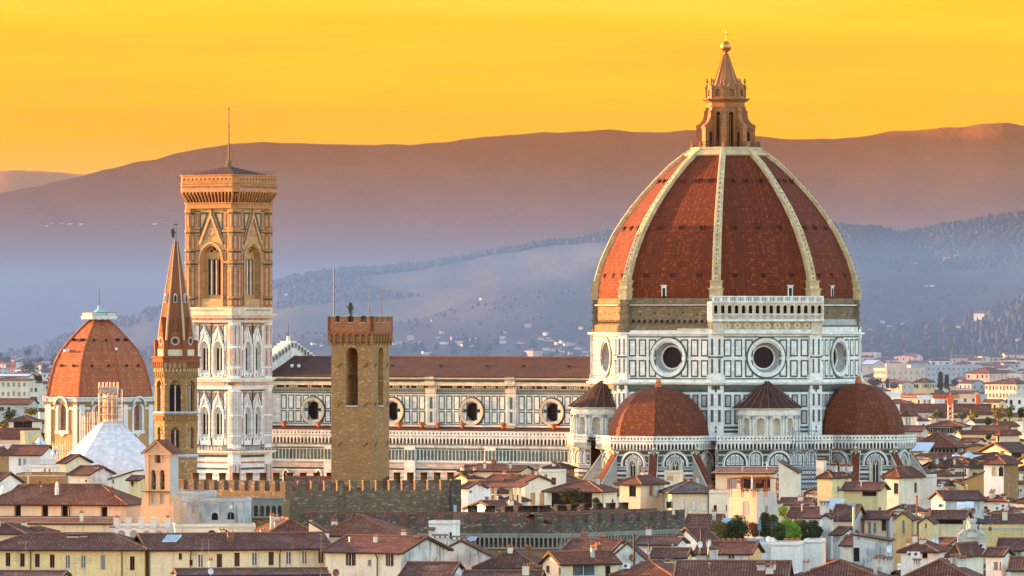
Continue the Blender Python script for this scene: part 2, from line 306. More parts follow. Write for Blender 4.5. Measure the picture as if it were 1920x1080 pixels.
M['ridge']=masonry('ridge_tile',(.26,.13,.08),(.17,.08,.05),(.06,.04,.03),.4,.4)
M['eave']=plain('dark_eave_wood',(.035,.026,.02),.8)
M['tower']=masonry('tower_sandstone',(.35,.195,.08),(.265,.145,.06),(.13,.085,.04),.5,.26,speck=(.40,.32,.2),speckamt=.9,stain=(.2,.125,.05))
M['towerred']=masonry('tower_red_brick',(.36,.12,.05),(.26,.085,.04),(.2,.1,.05),.35,.12,speck=(.45,.25,.14),speckamt=.9)
M['badia']=masonry('bell_tower_stone',(.32,.205,.085),(.24,.15,.062),(.14,.1,.05),.55,.3,speck=(.5,.42,.3),speckamt=.9,stain=(.15,.11,.05))
M['spire']=masonry('spire_brick',(.30,.10,.04),(.22,.07,.03),(.12,.06,.03),.35,.14,stain=(.08,.04,.03))
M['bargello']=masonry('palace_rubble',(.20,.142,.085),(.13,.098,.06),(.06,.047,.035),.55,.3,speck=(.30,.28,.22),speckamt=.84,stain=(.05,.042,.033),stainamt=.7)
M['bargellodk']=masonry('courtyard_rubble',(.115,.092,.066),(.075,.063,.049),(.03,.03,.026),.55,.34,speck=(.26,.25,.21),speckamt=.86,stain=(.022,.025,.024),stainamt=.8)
M['greystone']=plaster('grey_stone',(.23,.24,.21),(.08,.08,.07),.7)
M['dkwin']=plain('dark_glass',(.006,.010,.016),.45,0,.3,.8,.12)
M['dkopen']=plain('dark_opening',(.010,.011,.014),.9)
M['glass']=plain('blue_glass',(.06,.09,.11),.1,0,.3,.8,.6)
M['amber']=plain('amber_glass',(.30,.12,.06),.35,0,.4,1.2,.5)
M['metal']=plain('grey_metal',(.30,.33,.35),.35,.7)
M['mast']=plain('antenna_alloy',(.16,.15,.15),.6)
M['leadbar']=plain('lead_bars',(.012,.016,.020),.6)
M['darkmetal']=plain('dark_iron',(.035,.03,.028),.5,.3)
M['whitemetal']=plain('white_enamel',(.62,.64,.66),.35)
M['lead']=plain('grey_lead',(.34,.40,.44),.5,.2)
M['copper']=plain('green_copper',(.20,.42,.40),.6)
M['rust']=plain('rusty_steel',(.22,.07,.035),.7)
M['crane']=plain('orange_crane_paint',(.65,.13,.04),.45)
M['craney']=plain('yellow_crane_paint',(.65,.38,.06),.45)
M['tent']=marble('white_tarpaulin',(.62,.65,.68),(.36,.38,.42),.8,.3)
M['scaf']=plain('scaffold_pipe',(.42,.36,.33),.45,.4)
M['scafblue']=plain('blue_scaffold_net',(.10,.17,.24),.8)
M['scafnet']=plain('pale_scaffold_net',(.62,.45,.36),.85)
M['shutter']=plain('brown_shutter',(.055,.028,.02),.7)
M['shuttergreen']=plain('green_shutter',(.045,.075,.06),.7)
M['shuttergrey']=plain('grey_shutter',(.26,.28,.30),.7)
M['sill']=plain('stone_sill',(.42,.40,.36),.8)
M['wood']=plain('brown_wood',(.12,.055,.03),.7)
M['bronze']=plain('dark_bronze',(.05,.05,.042),.5,.6)
M['urn']=plain('terracotta',(.45,.14,.06),.8)
M['statue']=marble('statue_stone',(.5,.48,.43),(.15,.14,.12),.7)
M['skylight']=plain('pale_roof_glazing',(.55,.62,.68),.3)
M['canopy']=plain('black_awning',(.02,.02,.022),.8)
M['road']=plain('paving',(.16,.15,.14),.9,0,.2,.05)
for k,c in dict(cream=(.62,.54,.37),cream2=(.66,.60,.46),yellow=(.62,.46,.20),yellow2=(.60,.50,.26),white=(.68,.67,.63),pale=(.60,.60,.56),pink=(.62,.45,.33),peach=(.66,.48,.34),ochre=(.42,.22,.075),grey=(.42,.43,.42),tan=(.45,.34,.2),salmon=(.60,.35,.20)).items():
    M['w_'+k]=plaster('plaster_'+k,c)
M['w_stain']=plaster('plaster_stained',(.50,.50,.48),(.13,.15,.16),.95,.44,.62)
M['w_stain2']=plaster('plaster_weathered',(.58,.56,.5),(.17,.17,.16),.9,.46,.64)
def foliage(name,c1,c2):
    m,nt,b=newmat(name); g=nt.nodes.new('ShaderNodeNewGeometry'); 
    nt.links.new(mixc(nt,g.outputs['Random Per Island'],c1,c2),b.inputs['Base Color']); b.inputs['Roughness'].default_value=.7; b.inputs['Specular IOR Level'].default_value=.15
    return m
M['leaf']=foliage('green_leaves',(.02,.045,.015),(.06,.11,.03))
M['leafdark']=foliage('dark_leaves',(.012,.028,.012),(.03,.055,.02))
M['leafbright']=foliage('bright_leaves',(.09,.19,.02),(.17,.30,.045))
M['leafred']=foliage('red_vine_leaves',(.24,.05,.03),(.34,.12,.05))
M['leafyellow']=foliage('yellowing_leaves',(.12,.11,.025),(.22,.17,.05))
M['leafgrey']=foliage('olive_leaves',(.06,.08,.045),(.11,.12,.07))
M['bark']=plain('bark',(.07,.045,.03),.9)
def hillmat(name,forest1,forest2,field1,field2,scale,lo,hi):
    m,nt,b=newmat(name); tc=nt.nodes.new('ShaderNodeTexCoord'); v=tc.outputs['Object']
    mp=nt.nodes.new('ShaderNodeMapping'); mp.inputs['Scale'].default_value=(1,.22,2.2); nt.links.new(v,mp.inputs[0]); v2=mp.outputs[0]
    f=noise(nt,v2,scale,5,.6,lo,hi); g=noise(nt,v2,scale*9,5,.7,.3,.7); q=noise(nt,v2,scale*2.3,3,.6,.4,.6)
    a=mixc(nt,g,forest1,forest2); c=mixc(nt,q,field1,field2); c=mixc(nt,g,mixc(nt,.35,c,forest2),c)
    nt.links.new(mixc(nt,f,a,c),b.inputs['Base Color']); b.inputs['Roughness'].default_value=.95; b.inputs['Specular IOR Level'].default_value=.05
    bump(nt,b,g,.22,8); return m
M['hillfar']=hillmat('far_mountain',(.215,.078,.030),(.245,.092,.036),(.26,.102,.044),(.285,.115,.052),.0016,.45,.75)  # brown of the warm haze is put into the slope colour
M['hillpale']=hillmat('pale_far_ridge',(.24,.125,.06),(.27,.145,.075),(.29,.16,.08),(.31,.17,.09),.0016,.45,.75)  # paler orange colour stands in for the haze over this ridge
M['hillmid']=hillmat('wooded_hill',(.014,.016,.012),(.04,.040,.026),(.075,.070,.050),(.115,.10,.07),.0042,.43,.57)
M['hillnear']=hillmat('olive_hill',(.025,.035,.018),(.06,.07,.035),(.10,.10,.05),(.15,.14,.07),.006,.4,.6)
M['farwood']=foliage('far_trees',(.016,.022,.014),(.032,.038,.022))
# ---------------------------------------------------------------- land: plain, hills, woods, haze
mb=MB(); mb.face([(-4300,-120,0),(4300,-120,0),(4300,25800,0),(-4300,25800,0)],M['road']); struct('ground',mb)
def interp(prof,x):
    if x<=prof[0][0]: return prof[0][1]
    for (a,b),(c,d) in zip(prof,prof[1:]):
        if x<=c:
            t=(x-a)/(c-a); t=t*t*(3-2*t)*.5+t*.5; return b+(d-b)*t
    return prof[-1][1]
from mathutils import noise as mn
class Hill:
    def __init__(s,prof,yf,yr,yb,mat,foot=-4,spur=30,seed=0,p0=-1500,p1=3400,step=14,ny=46,bumpy=1.0,power=1.0):
        s.prof,s.yf,s.yr,s.yb,s.foot,s.spur,s.seed,s.bumpy,s.power=prof,yf,yr,yb,foot,spur,seed,bumpy,power
        s.mb=None; pxs=np.arange(p0,p1+1,step); ts=np.linspace(0,1,ny); rows=[]
        mesh=bpy.data.meshes.new('hills'); V=[];Fc=[]
        for j in range(ny):
            y=yf+(yb-yf)*ts[j]
            for px in pxs: V.append(((px-960)*y/F,y,s.z(px,y)))
        n=len(pxs)
        for j in range(ny-1):
            for i in range(n-1): Fc.append((j*n+i,j*n+i+1,(j+1)*n+i+1,(j+1)*n+i))
        mesh.from_pydata(V,[],Fc); mesh.materials.append(mat); mesh.polygons.foreach_set('use_smooth',[True]*len(Fc)); mesh.update()
        o=bpy.data.objects.new('hills',mesh); col.objects.link(o); o['kind']='structure'; s.o=o
    def z(s,px,y):
        H=CH-(interp(s.prof,px)-HZ)*s.yr/F
        x=(px-960)*y/F
        if y<=s.yr:
            t=max(0,(y-s.yf)/(s.yr-s.yf)); base=s.foot+(H-s.foot)*(t**s.power)
            k=4*t*(1-t)
        else:
            t=(y-s.yr)/(s.yb-s.yr); base=H*(1-.5*t); k=4*t*(1-t)
        n=mn.noise((x*.0022+s.seed,y*.0009,s.seed))+.5*mn.noise((x*.006,y*.002+s.seed,3.1))
        fine=mn.noise((x*.02,y*.01,s.seed+7))*2.2*s.bumpy
        return base+k*s.spur*n*min(1,max(0,H)/120)+fine*min(1,max(0,H)/80)
    def hit(s,px,py):
        for i in range(400):
            y=s.yf+(s.yr-s.yf)*i/399
            if s.z(px,y)>=CH-(py-HZ)*y/F: return y
        return s.yr
hillA=Hill([(-400,330),(-100,322),(20,308),(90,311),(150,318),(200,311),(260,316),(600,330),(2300,340)],19000,21500,24500,M['hillpale'],p1=1500,step=20,ny=24,spur=25,seed=5)  # pale orange of this ridge stands in for haze
hillB=Hill([(-1500,-330),(-1150,-120),(-850,170),(-600,330),(-400,390),(-150,380),(0,358),(60,347),(120,333),(200,315),(265,299),(350,279),(430,266),(480,262),(560,264),(650,267),(760,266),(830,263),(880,254),(960,249),(1040,243),(1130,239),(1210,243),(1290,240),(1350,243),(1420,251),(1480,255),(1560,256),(1620,251),(1680,240),(1740,236),(1800,233),(1850,226),(1885,224),(1920,231),(2050,250),(2340,290)],10300,12000,15500,M['hillfar'],spur=8,seed=1,ny=60,bumpy=1.6)  # out of frame left, profile raised into an added peak shading this mountain
hillC=Hill([(-400,690),(-100,680),(0,664),(60,655),(120,632),(180,611),(240,593),(290,578),(400,556),(515,533),(560,518),(640,509),(700,506),(770,500),(850,488),(950,470),(1050,455),(1140,441),(1250,432),(1400,425),(1500,424),(1575,427),(1640,431),(1690,440),(1720,434),(1800,421),(1870,410),(1920,402),(2050,385),(2340,370)],5600,7200,9000,M['hillmid'],spur=34,seed=2,ny=56,power=.9)
hillD=Hill([(-420,690),(1200,690),(1500,690),(1580,664),(1640,640),(1700,628),(1760,622),(1800,606),(1850,590),(1920,566),(2000,548),(2340,520)],4750,5600,6100,M['hillnear'],spur=8,seed=3,p0=1300,p1=3400,ny=36,power=1.0)
def scatter_wood(name,pts,label,cat,mat,seed=0):
    """one far wood that reads as a mass: small crowns, conical or rounded"""
    rnd=random.Random(seed); V=[];Fc=[]
    for x,y,z,h,w,kind in pts:
        n=5; b=len(V); a0=rnd.random()*6.28
        if kind=='c':
            for r,zz in ((w*.5,0.06),(w*.33,.5)):
                for i in range(n):
                    a=a0+i*6.283/n; V.append((x+r*math.cos(a),y+r*math.sin(a),z+h*zz))
            V.append((x,y,z+h))
            for i in range(n):
                j=(i+1)%n; Fc.append((b+i,b+j,b+n+j,b+n+i)); Fc.append((b+n+i,b+n+j,b+2*n))
        else:
            for r,zz in ((w*.32,.1),(w*.52,.45),(w*.36,.82)):
                for i in range(n):
                    a=a0+i*6.283/n; q=r*rnd.uniform(.75,1.2); V.append((x+q*math.cos(a),y+q*math.sin(a),z+h*zz*rnd.uniform(.9,1.1)))
            V.append((x,y,z+h))
            for k in (0,1):
                for i in range(n):
                    j=(i+1)%n; Fc.append((b+k*n+i,b+k*n+j,b+(k+1)*n+j,b+(k+1)*n+i))
            for i in range(n):
                j=(i+1)%n; Fc.append((b+2*n+i,b+2*n+j,b+3*n))
    me=bpy.data.meshes.new(name); me.from_pydata(V,[],Fc); me.materials.append(mat); me.polygons.foreach_set('use_smooth',[True]*len(Fc)); me.update()
    o=bpy.data.objects.new(name,me); col.objects.link(o); return setp(o,label,cat,None,'stuff')
def wood_on(hill,regions,seed):
    rnd=random.Random(seed); pts=[]
    for p0,p1,t0,t1,n,hh,kc in regions:
        for i in range(n):
            px=rnd.uniform(p0,p1); t=rnd.uniform(t0,t1); y=hill.yf+(hill.yr-hill.yf)*t
            x=(px-960)*y/F; 
            if hill is not hillD and mn.noise((x*.004,y*.0015,seed))<-.25 and t<.97: continue
            h=rnd.uniform(.55,1.15)*hh; k='c' if rnd.random()<kc else 'b'
            pts.append((x,y,hill.z(px,y)-1,h,h*(.42 if k=='c' else .95),k))
    return pts
scatter_wood('hill_wood',wood_on(hillC,[(500,1180,.955,1.0,3600,6.5,.8),(1560,1960,.955,1.0,2400,6.5,.75),(520,1180,.78,.96,2600,5,.5),(1560,1960,.66,.96,3000,5,.4),(480,1160,.1,.5,300,4,.2),(1600,1960,.1,.5,250,4,.2),(-40,330,.2,1,1600,6,.4)],11),'dark wood of small conifers along the middle ridge','wood',M['farwood'],1)
scatter_wood('hill_wood',wood_on(hillD,[(1615,1785,.5,.99,2400,12,.85),(1600,1960,.02,.5,1200,5,.1),(1760,1960,.4,1,1500,5,.1),(1840,1960,.75,1,300,9,.5),(1640,1960,.1,.95,150,15,1.0)],12),'blue-green wood and olive groves below the villa on the near slope','wood',M['farwood'],2)
#scatter_wood('hill_wood',wood_on(hillB,[(-40,1960,.97,.999,1500,2.6,.1)],13),'scrub along the crest of the far brown mountain','wood',M['farwood'],3)
def hazebox(x0,x1,y0,y1,z0,z1,colr,dens,aniso=0):
    m=bpy.data.materials.new('haze_air'); m.use_nodes=True; nt=m.node_tree; nt.nodes.clear(); o=nt.nodes.new('ShaderNodeOutputMaterial'); v=nt.nodes.new('ShaderNodeVolumePrincipled')
    v.inputs['Color'].default_value=(*colr,1); v.inputs['Density'].default_value=dens; v.inputs['Anisotropy'].default_value=aniso; nt.links.new(v.outputs[0],o.inputs['Volume'])
    mb=MB(); mb.box(x0,x1,y0,y1,z0,z1,m); b=mb.build('haze'); b['kind']='stuff'; return b
HAZE_TALL=((1,.40,.12),5.0e-6); HAZE_LOW=((.115,.285,.61),1.9e-4)
hazebox(-4500,4500,-200,26500,-3,1300,*HAZE_TALL)
hazebox(-4400,4400,2500,26000,-2,124,*HAZE_LOW)
# ---------------------------------------------------------------- cathedral
PHI=R(-28.5); DC=(PXX(1361,1400),1400.0)
cathedral=thing('cathedral','huge marble cathedral with brick dome, white ribs and a long tiled nave','cathedral',(DC[0],DC[1],0),PHI)
def nd(a,r): return (math.sin(R(a))*r,-math.cos(R(a))*r)       # local direction by facing angle (0 = south face)
C8=math.cos(R(22.5)); T8=math.tan(R(22.5)); A8=R(-67.5)
W,G,GD,MC=M['marble'],M['green'],M['greendk'],M['marblecream']
def drum():
    Rc=28.3; ap=Rc*C8; hw=ap*T8; mb=MB()
    drum_=None; ocs=[]
    for k in range(8):
        a=45*k; fr=Fr(*nd(a,ap),R(a)); zc=46.75
        fr.holewall(mb,-hw,hw,42.2,51.5,0,zc,3.1,0,W,32)
        # lower zone under the cornice
        fr.quad(mb,-hw,hw,0,41.0,0,M['marbleblue'])
        if k in (3,4,5): continue
        for z0,z1 in ((42.75,46.25),(46.95,50.5)):
            for uc in (-8.3,-6.0,6.0,8.3): fr.panel(mb,uc-.85,uc+.85,z0,z1,.32,G,W)
            for uc in (-3.7,3.7): fr.panel(mb,uc-.85,uc+.85,z0,z1,.32,G,W)
        fr.slab(mb,-hw+1.3,hw-1.3,50.85,51.1,0,.06,G); fr.slab(mb,-hw+1.3,hw-1.3,42.3,42.55,0,.06,G)
        fr.ring(mb,0,zc,4.0,4.35,.12,.12,G,36); fr.ring(mb,0,zc,4.35,4.36,.12,0,G,36)
        for s in (-1,1): fr.slab(mb,s*9.75-.18,s*9.75+.18,42.3,51.1,0,.07,GD)
        ocs.append((fr,zc))
        # lower panels
        for uc in (-8.2,-6.2,-4.2,-2.1,0,2.1,4.2,6.2,8.2):
            for z0,z1 in ((36.6,39.2),(33.1,36.0)): fr.panel(mb,uc-.7,uc+.7,z0,z1,.3,G if uc not in (0,) else GD,M['inlay'])
        for z,mt in ((32.2,G),(31.4,GD),(39.7,G)): fr.slab(mb,-hw,hw,z,z+.5,0,.08,mt)
        fr.slab(mb,-hw,hw,40.2,41.0,0,.35,G)
    # corner pilasters, cornice
    for k in range(8):
        a=22.5+45*k; fr=Fr(*nd(a,Rc-1.0),R(a))
        for z0,z1,w,d,mt in ((42.2,51.6,1.55,.95,W),(28,41.0,1.6,1.0,M['marbleblue']),(42.2,43.2,1.85,1.1,W)): fr.slab(mb,-w,w,z0,z1,-1.4,d,mt)
        for s in (-1,1):
            f2=Fr(*nd(a,Rc-.98),R(a))
            for z0,z1 in ((43.5,46.6),(47.2,50.7)): f2.panel(mb,s*.75-.32,s*.75+.32,z0,z1,.1,W,G,.93)
            for z0,z1 in ((33.5,36.2),(36.8,39.5)): f2.panel(mb,s*.75-.4,s*.75+.4,z0,z1,.12,W,G,.98)
            f2.slab(mb,-1.56,1.56,46.7,47.0,.9,.98,GD)
    pr=[(28.4,41.0),(29.2,41.25),(29.4,41.6),(28.9,41.75),(28.9,42.2),(28.2,42.25)]
    mb.loft([ring3(r,z,8,A8) for r,z in pr],W,False)
    pr=[(28.35,51.4),(28.9,51.5),(28.9,51.85),(28.35,51.9)]
    mb.loft([ring3(r,z,8,A8) for r,z in pr],W,False)
    d=mb.build('drum',cathedral)
    for fr,zc in ocs:
        o=MB()
        fr.ring(o,0,zc,2.25,3.45,-1.9,.12,M['inlay'],36); fr.ring(o,0,zc,3.4,4.0,.30,.42,M['marbleblue'],36); fr.ring(o,0,zc,4.0,4.02,.42,0,M['marbleblue'],36); fr.ring(o,0,zc,3.38,3.4,.1,.30,M['marbleblue'],36); fr.ring(o,0,zc,2.2,2.5,-1.6,-1.5,M['marbleblue'],36); fr.disc(o,0,zc,2.3,-1.92,M['dkwin'],32)
        for u in (-1.4,-.7,0,.7,1.4): fr.slab(o,u-.03,u+.03,zc-1.9,zc+1.9,-1.92,-1.86,M['leadbar'])
        o.build('oculus_window',d)
    # brown unfinished zone
    mb=MB(); Rb=27.5; apb=Rb*C8; hb=apb*T8; RO=M['rough']
    pr=[(28.0,51.85),(27.9,53.4),(27.3,53.5),(27.3,57.2),(27.8,57.35),(27.8,57.65),(27.3,57.7),(27.3,58.9),(26.8,59.0)]
    mb.loft([ring3(r,z,8,A8) for r,z in pr],RO,False)
    for k in (-1,0,1,2,3,-2):
        a=45*k; fr=Fr(*nd(a,27.3*C8),R(a))
        if k!=1:
            for i in range(14): u=-8.6+i*1.32; fr.slab(mb,u-.28,u+.28,53.9,54.5,0,.04,M['dkopen']); fr.slab(mb,u-.42,u-.28,53.7,54.1,0,.45,RO)
            fr.slab(mb,-hb,hb,57.4,57.62,0,.6,M['sill'] if k!=2 else W)
            for i in range(5): u=-7+i*3.3; fr.slab(mb,u-.2,u+.2,55.4+.3*(i%2),55.8+.3*(i%2),0,.03,M['eave'])
    for k in range(8):
        a=22.5+45*k; fr=Fr(*nd(a,27.6),R(a)); fr.slab(mb,-1.25,1.25,51.9,58.6,-1.5,.15,RO)
        for z in (52.6,54.2,55.8,57.4): fr.slab(mb,-1.4,1.4,z,z+.35,-1.4,.4,RO)
    # finished cornice on the east face
    fr=Fr(*nd(90,27.3*C8),R(90)); fr.slab(mb,-11,11,51.9,53.0,0,.75,W); fr.slab(mb,-11,11,53.0,54.6,0,.5,M['inlay'])
    fr=Fr(*nd(0,27.3*C8),0); fr.slab(mb,-9,9,51.9,52.3,0,.8,W); fr.slab(mb,2,10.6,52.3,52.7,0,.9,MC)
    mb.build('unfinished_band',cathedral)
    # the gallery
    mb=MB(); fr=Fr(*nd(45,28.3*C8),R(45)); h=11.95
    fr.slab(mb,-h,h,51.7,52.5,-2,.9,W); fr.slab(mb,-h,h,52.5,54.0,-2,.75,M['carved']); fr.slab(mb,-h,h,54.0,54.2,-2,1.3,MC); fr.slab(mb,-h,h,54.2,54.45,-2,1.7,W)
    for s in (-1,1): fr.slab(mb,s*10.6-1.15,s*10.6+1.15,51.5,54.0,-2,1.0,MC)
    for i in range(9): fr.ring(mb,-8.6+i*2.15,53.3,.25,.75,.9,.78,MC,12)
    ops=[(-h+.75+i*(2*h-1.5)/15,.82,55.75,57.05,0) for i in range(16)]
    fr.archwall(mb,-h,h,54.45,58.0,ops,1.2,.35,MC,MC,None,8); fr.quad(mb,-h,h,54.45,58.0,-.3,M['dkopen'])
    for uc,*_ in ops:
        fr.slab(mb,uc-.34,uc+.1,55.0,56.6,-.3,-.2,GD)
        for j in range(4): fr.slab(mb,uc-.36+j*.2,uc-.26+j*.2,54.6,55.55,1.2,1.26,M['inlay'])
        fr.slab(mb,uc-.75,uc-.62,54.45,58.0,1.2,1.34,MC)
        for s in (-.41,.41): pass
    fr.slab(mb,-h,h,54.45,54.6,1.2,1.35,W); fr.slab(mb,-h,h,55.55,55.7,1.2,1.32,W); fr.slab(mb,-h,h,58.0,58.3,-1,1.45,W); fr.slab(mb,-h,h,59.1,59.35,1.05,1.4,W)
    for i in range(71): u=-h+.12+i*(2*h-.24)/70; fr.slab(mb,u-.07,u+.07,58.3,59.1,1.15,1.3,W) if i%5 else fr.slab(mb,u-.2,u+.2,58.3,59.1,1.1,1.38,W)
    for s in (-1,1): fr.slab(mb,s*h-.12,s*h+.12,54.4,58.2,-2,1.2,W)
    mb.build('balcony_arcade',cathedral)
drum()
RIB=[(27.9,59.0),(27.85,61.0),(27.3,63.6),(26.3,66.8),(25.2,69.3),(23.7,72.4),(22.0,75.1),(20.0,77.9),(17.4,81.0),(14.7,83.9),(11.7,86.7),(8.7,89.0),(7.0,90.0)]
def rib_r(z):
    for (a,b),(c,d) in zip(RIB,RIB[1:]):
        if z<=d: return a+(c-a)*(z-b)/(d-b)
    return RIB[-1][0]
def dome():
    mb=MB(); prof=[]
    zz=[59.0+.62*i for i in range(50)]
    prof=[(rib_r(z)-.75,z) for z in zz]
    rings=[ring3(r,z,8,A8) for r,z in prof]
    mb.loft(rings,M['domebrick'],False)
    # stone collar at the top
    mb.loft([ring3(r,z,8,A8) for r,z in ((8.4,88.3),(9.0,88.75),(8.9,88.9),(7.0,90.1))],M['ribstone'],False)
    d=mb.build('dome',cathedral)
    for k in range(8):
        a=22.5+45*k; e=Vector((*nd(a,1),0)); t=Vector((-e.y,e.x,0)); mb=MB(); rings=[]
        for r,z in RIB:
            w=.55+.36*(r-7)/21; p=[]
            for dr,s in ((-1.4,-1),(-.12,-1),(.06,-.55),(.06,.55),(-.12,1),(-1.4,1)): p.append(tuple(e*(r+dr)+t*(s*w)+Vector((0,0,z+(0 if r>12 else .25)))))
            rings.append(p)
        mb.loft(rings,M['ribstone'],True)
        fr=Fr(*nd(a,27.4),R(a))
        fr.slab(mb,-1.35,1.35,58.6,60.6,-1.6,.75,M['ribstone']); fr.slab(mb,-1.55,1.55,60.6,60.9,-1.6,.95,M['ribstone']); fr.slab(mb,-1.2,1.2,60.9,62.3,-1.6,.5,M['ribstone']); fr.slab(mb,-1.35,1.35,62.3,62.55,-1.6,.65,M['ribstone'])
        # small steps down the middle of the rib
        for i in range(26):
            z=63+i*.98; r=rib_r(z); c=e*(r+.08)+Vector((0,0,z)); mb.box(c.x-.09,c.x+.09,c.y-.09,c.y+.09,c.z-.12,c.z+.16,M['eave'])
        mb.build('rib',d)
    for k in (-2,-1,0,1,2):
        a=45*k
        for z,sp in ((63.6,.42),(73.4,.40),(83.2,.38)):
            r=(rib_r(z)-.75)*C8; wd=r*T8; dr=((rib_r(z+.5)-rib_r(z-.5)))*C8
            for i in (-1,0,1):
                v=MB(); fr=Fr(*nd(a,r),R(a)); u=i*wd*2*sp*.72; s=.42
                fr.slab(v,u-.55,u+.55,z-.6,z+.5,-1,.12+abs(dr)*.35,M['domebrick']); pts=[(u+s*math.cos(q*math.pi/5),z+s*math.sin(q*math.pi/5)) for q in range(10)]; fr.poly(v,pts,0,.16+abs(dr)*.4,M['dkopen']); v.build('vent_hole',d)
    for a,u in ((0,-1.6),(45,5.6),(90,-1.0)):
        v=MB(); fr=Fr(*nd(a,26.6*C8),R(a)); fr.slab(v,u-.55,u+.55,59.3,61.4,-1,.55,W); fr.slab(v,u-.3,u+.3,58.7,61.0,-1,.6,M['dkopen']); fr.slab(v,u-.7,u+.7,61.4,61.6,-1,.75,W); v.build('dormer',d)
dome()
def lantern():
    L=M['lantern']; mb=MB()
    mb.loft([ring3(r,z,8,A8) for r,z in ((7.1,89.6),(7.5,90.0),(7.4,90.35),(3,90.4))],M['ribstone'],True)
    Rc=3.75; ap=Rc*C8; hw=ap*T8
    for k in range(8):
        fr=Fr(*nd(45*k,ap),R(45*k)); fr.archwall(mb,-hw,hw,90.3,99.2,[(0,1.0,90.6,97.3,0)],0,.7,L,L,M['dkopen'],8)
        fr.archband(mb,0,1.0,.22,90.6,97.3,0,0,.12,L,8)
        f2=Fr(*nd(22.5+45*k,Rc),R(22.5+45*k)); f2.slab(mb,-.32,.32,90.3,98.6,-.5,.3,L); f2.slab(mb,-.45,.45,98.0,98.7,-.5,.45,L)
        fr.slab(mb,-.07,.07,90.6,97.2,-.6,-.5,L)
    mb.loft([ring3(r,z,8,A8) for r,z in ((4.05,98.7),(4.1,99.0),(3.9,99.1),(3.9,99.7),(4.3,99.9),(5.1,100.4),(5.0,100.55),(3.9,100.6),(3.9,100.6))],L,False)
    for k in range(8):
        fr=Fr(*nd(45*k,4.0*C8),R(45*k)); h=4.0*C8*T8
        fr.archwall(mb,-h,h,100.55,102.9,[(0,1.2,101.0,101.9,0)],0,.5,L,L,L,8); fr.archpoly(mb,0,1.5,102.9,102.95,0,-.4,0,L,8)
        f2=Fr(*nd(22.5+45*k,3.95),R(22.5+45*k)); f2.slab(mb,-.3,.3,100.55,103.1,-.5,.25,L); f2.slab(mb,-.42,.42,102.6,102.9,-.5,.4,L)
        c=nd(22.5+45*k,3.95); mb.lathe([(.26,103.1),(.34,103.3),(.12,103.45),(.12,103.8),(.3,104.0),(.3,104.2),(.1,104.35),(.22,104.55),(.05,104.8)],8,L,c)
    o=mb.build('lantern',cathedral)
    for k in range(8):
        a=22.5+45*k; e=Vector((*nd(a,1),0)); t=Vector((-e.y,e.x,0)); b=MB()
        pts=[(3.5,90.35),(6.0,90.35),(6.0,94.4),(6.25,94.6),(6.15,95.0),(5.6,95.2),(5.0,95.8),(4.6,96.7),(4.5,97.4),(4.6,97.8),(4.3,98.1),(3.5,98.1)]
        A=[tuple(e*r+t*-.42+Vector((0,0,z))) for r,z in pts]; B=[tuple(e*r+t*.42+Vector((0,0,z))) for r,z in pts]; b.loft([A,B],L,True)
        fr=Fr(*nd(a,5.9),R(a)); fr.slab(b,-.55,.55,90.35,94.2,-.9,.18,L); fr.slab(b,-.65,.65,94.2,94.6,-.9,.3,L)
        for s in (-1,1):   # little door arch through the buttress
            q=[tuple(e*(4.55+.42*x)+t*(s*.425)+Vector((0,0,z))) for x,z in ((-1,90.4),(1,90.4),(1,93),(.6,93.5),(0,93.7),(-.6,93.5),(-1,93))]
            if s<0: q.reverse()
            b.face(q,M['dkopen'])
        b.build('buttress',o)
    b=MB(); b.loft([ring3(r,z,16,A8) for r,z in ((3.3,101.2),(2.55,103.3),(1.55,106.2),(.85,108.5),(.5,109.7))],L,True)
    for k in range(8):
        e=Vector((*nd(22.5+45*k,1),0)); b.tube(e*3.35+Vector((0,0,101.2)),e*.52+Vector((0,0,109.7)),.16,.07,5,L)
    b.lathe([(.5,109.6),(.62,109.8),(.4,109.95),(.34,110.1),(.5,110.2),(.3,110.35)],12,M['gold']); b.build('spire',o)
    b=MB(); b.sphere((0,0,111.4),1.15,M['gold'],24); b.build('ball',o,smooth=True)
    b=MB(); b.tube((0,0,112.5),(0,0,114.9),.1,.08,6,M['gold']); f=Fr(0,0,R(28.5)); f.slab(b,-.5,.5,113.85,114.03,-.08,.08,M['gold']); b.sphere((0,0,112.6),.16,M['gold'],8); b.build('cross',o)
    b=MB(); pts=ngon(7.1,8,A8)
    for i in range(8):
        p,q=Vector(pts[i]),Vector(pts[(i+1)%8])
        for z in (90.9,91.5): b.tube((*p,z),(*q,z),.04,.04,4,M['darkmetal'])
        for j in range(8): s=p.lerp(q,j/8); b.tube((*s,90.3),(*s,91.55),.035,.035,4,M['darkmetal'])
    b.build('railing',o)
    b=MB()
    for k in range(8):
        c=nd(22.5+45*k,7.0); b.box(c[0]-.3,c[0]+.3,c[1]-.3,c[1]+.3,90.3,91.5,L)
    b.build('railing_post',o)
lantern()
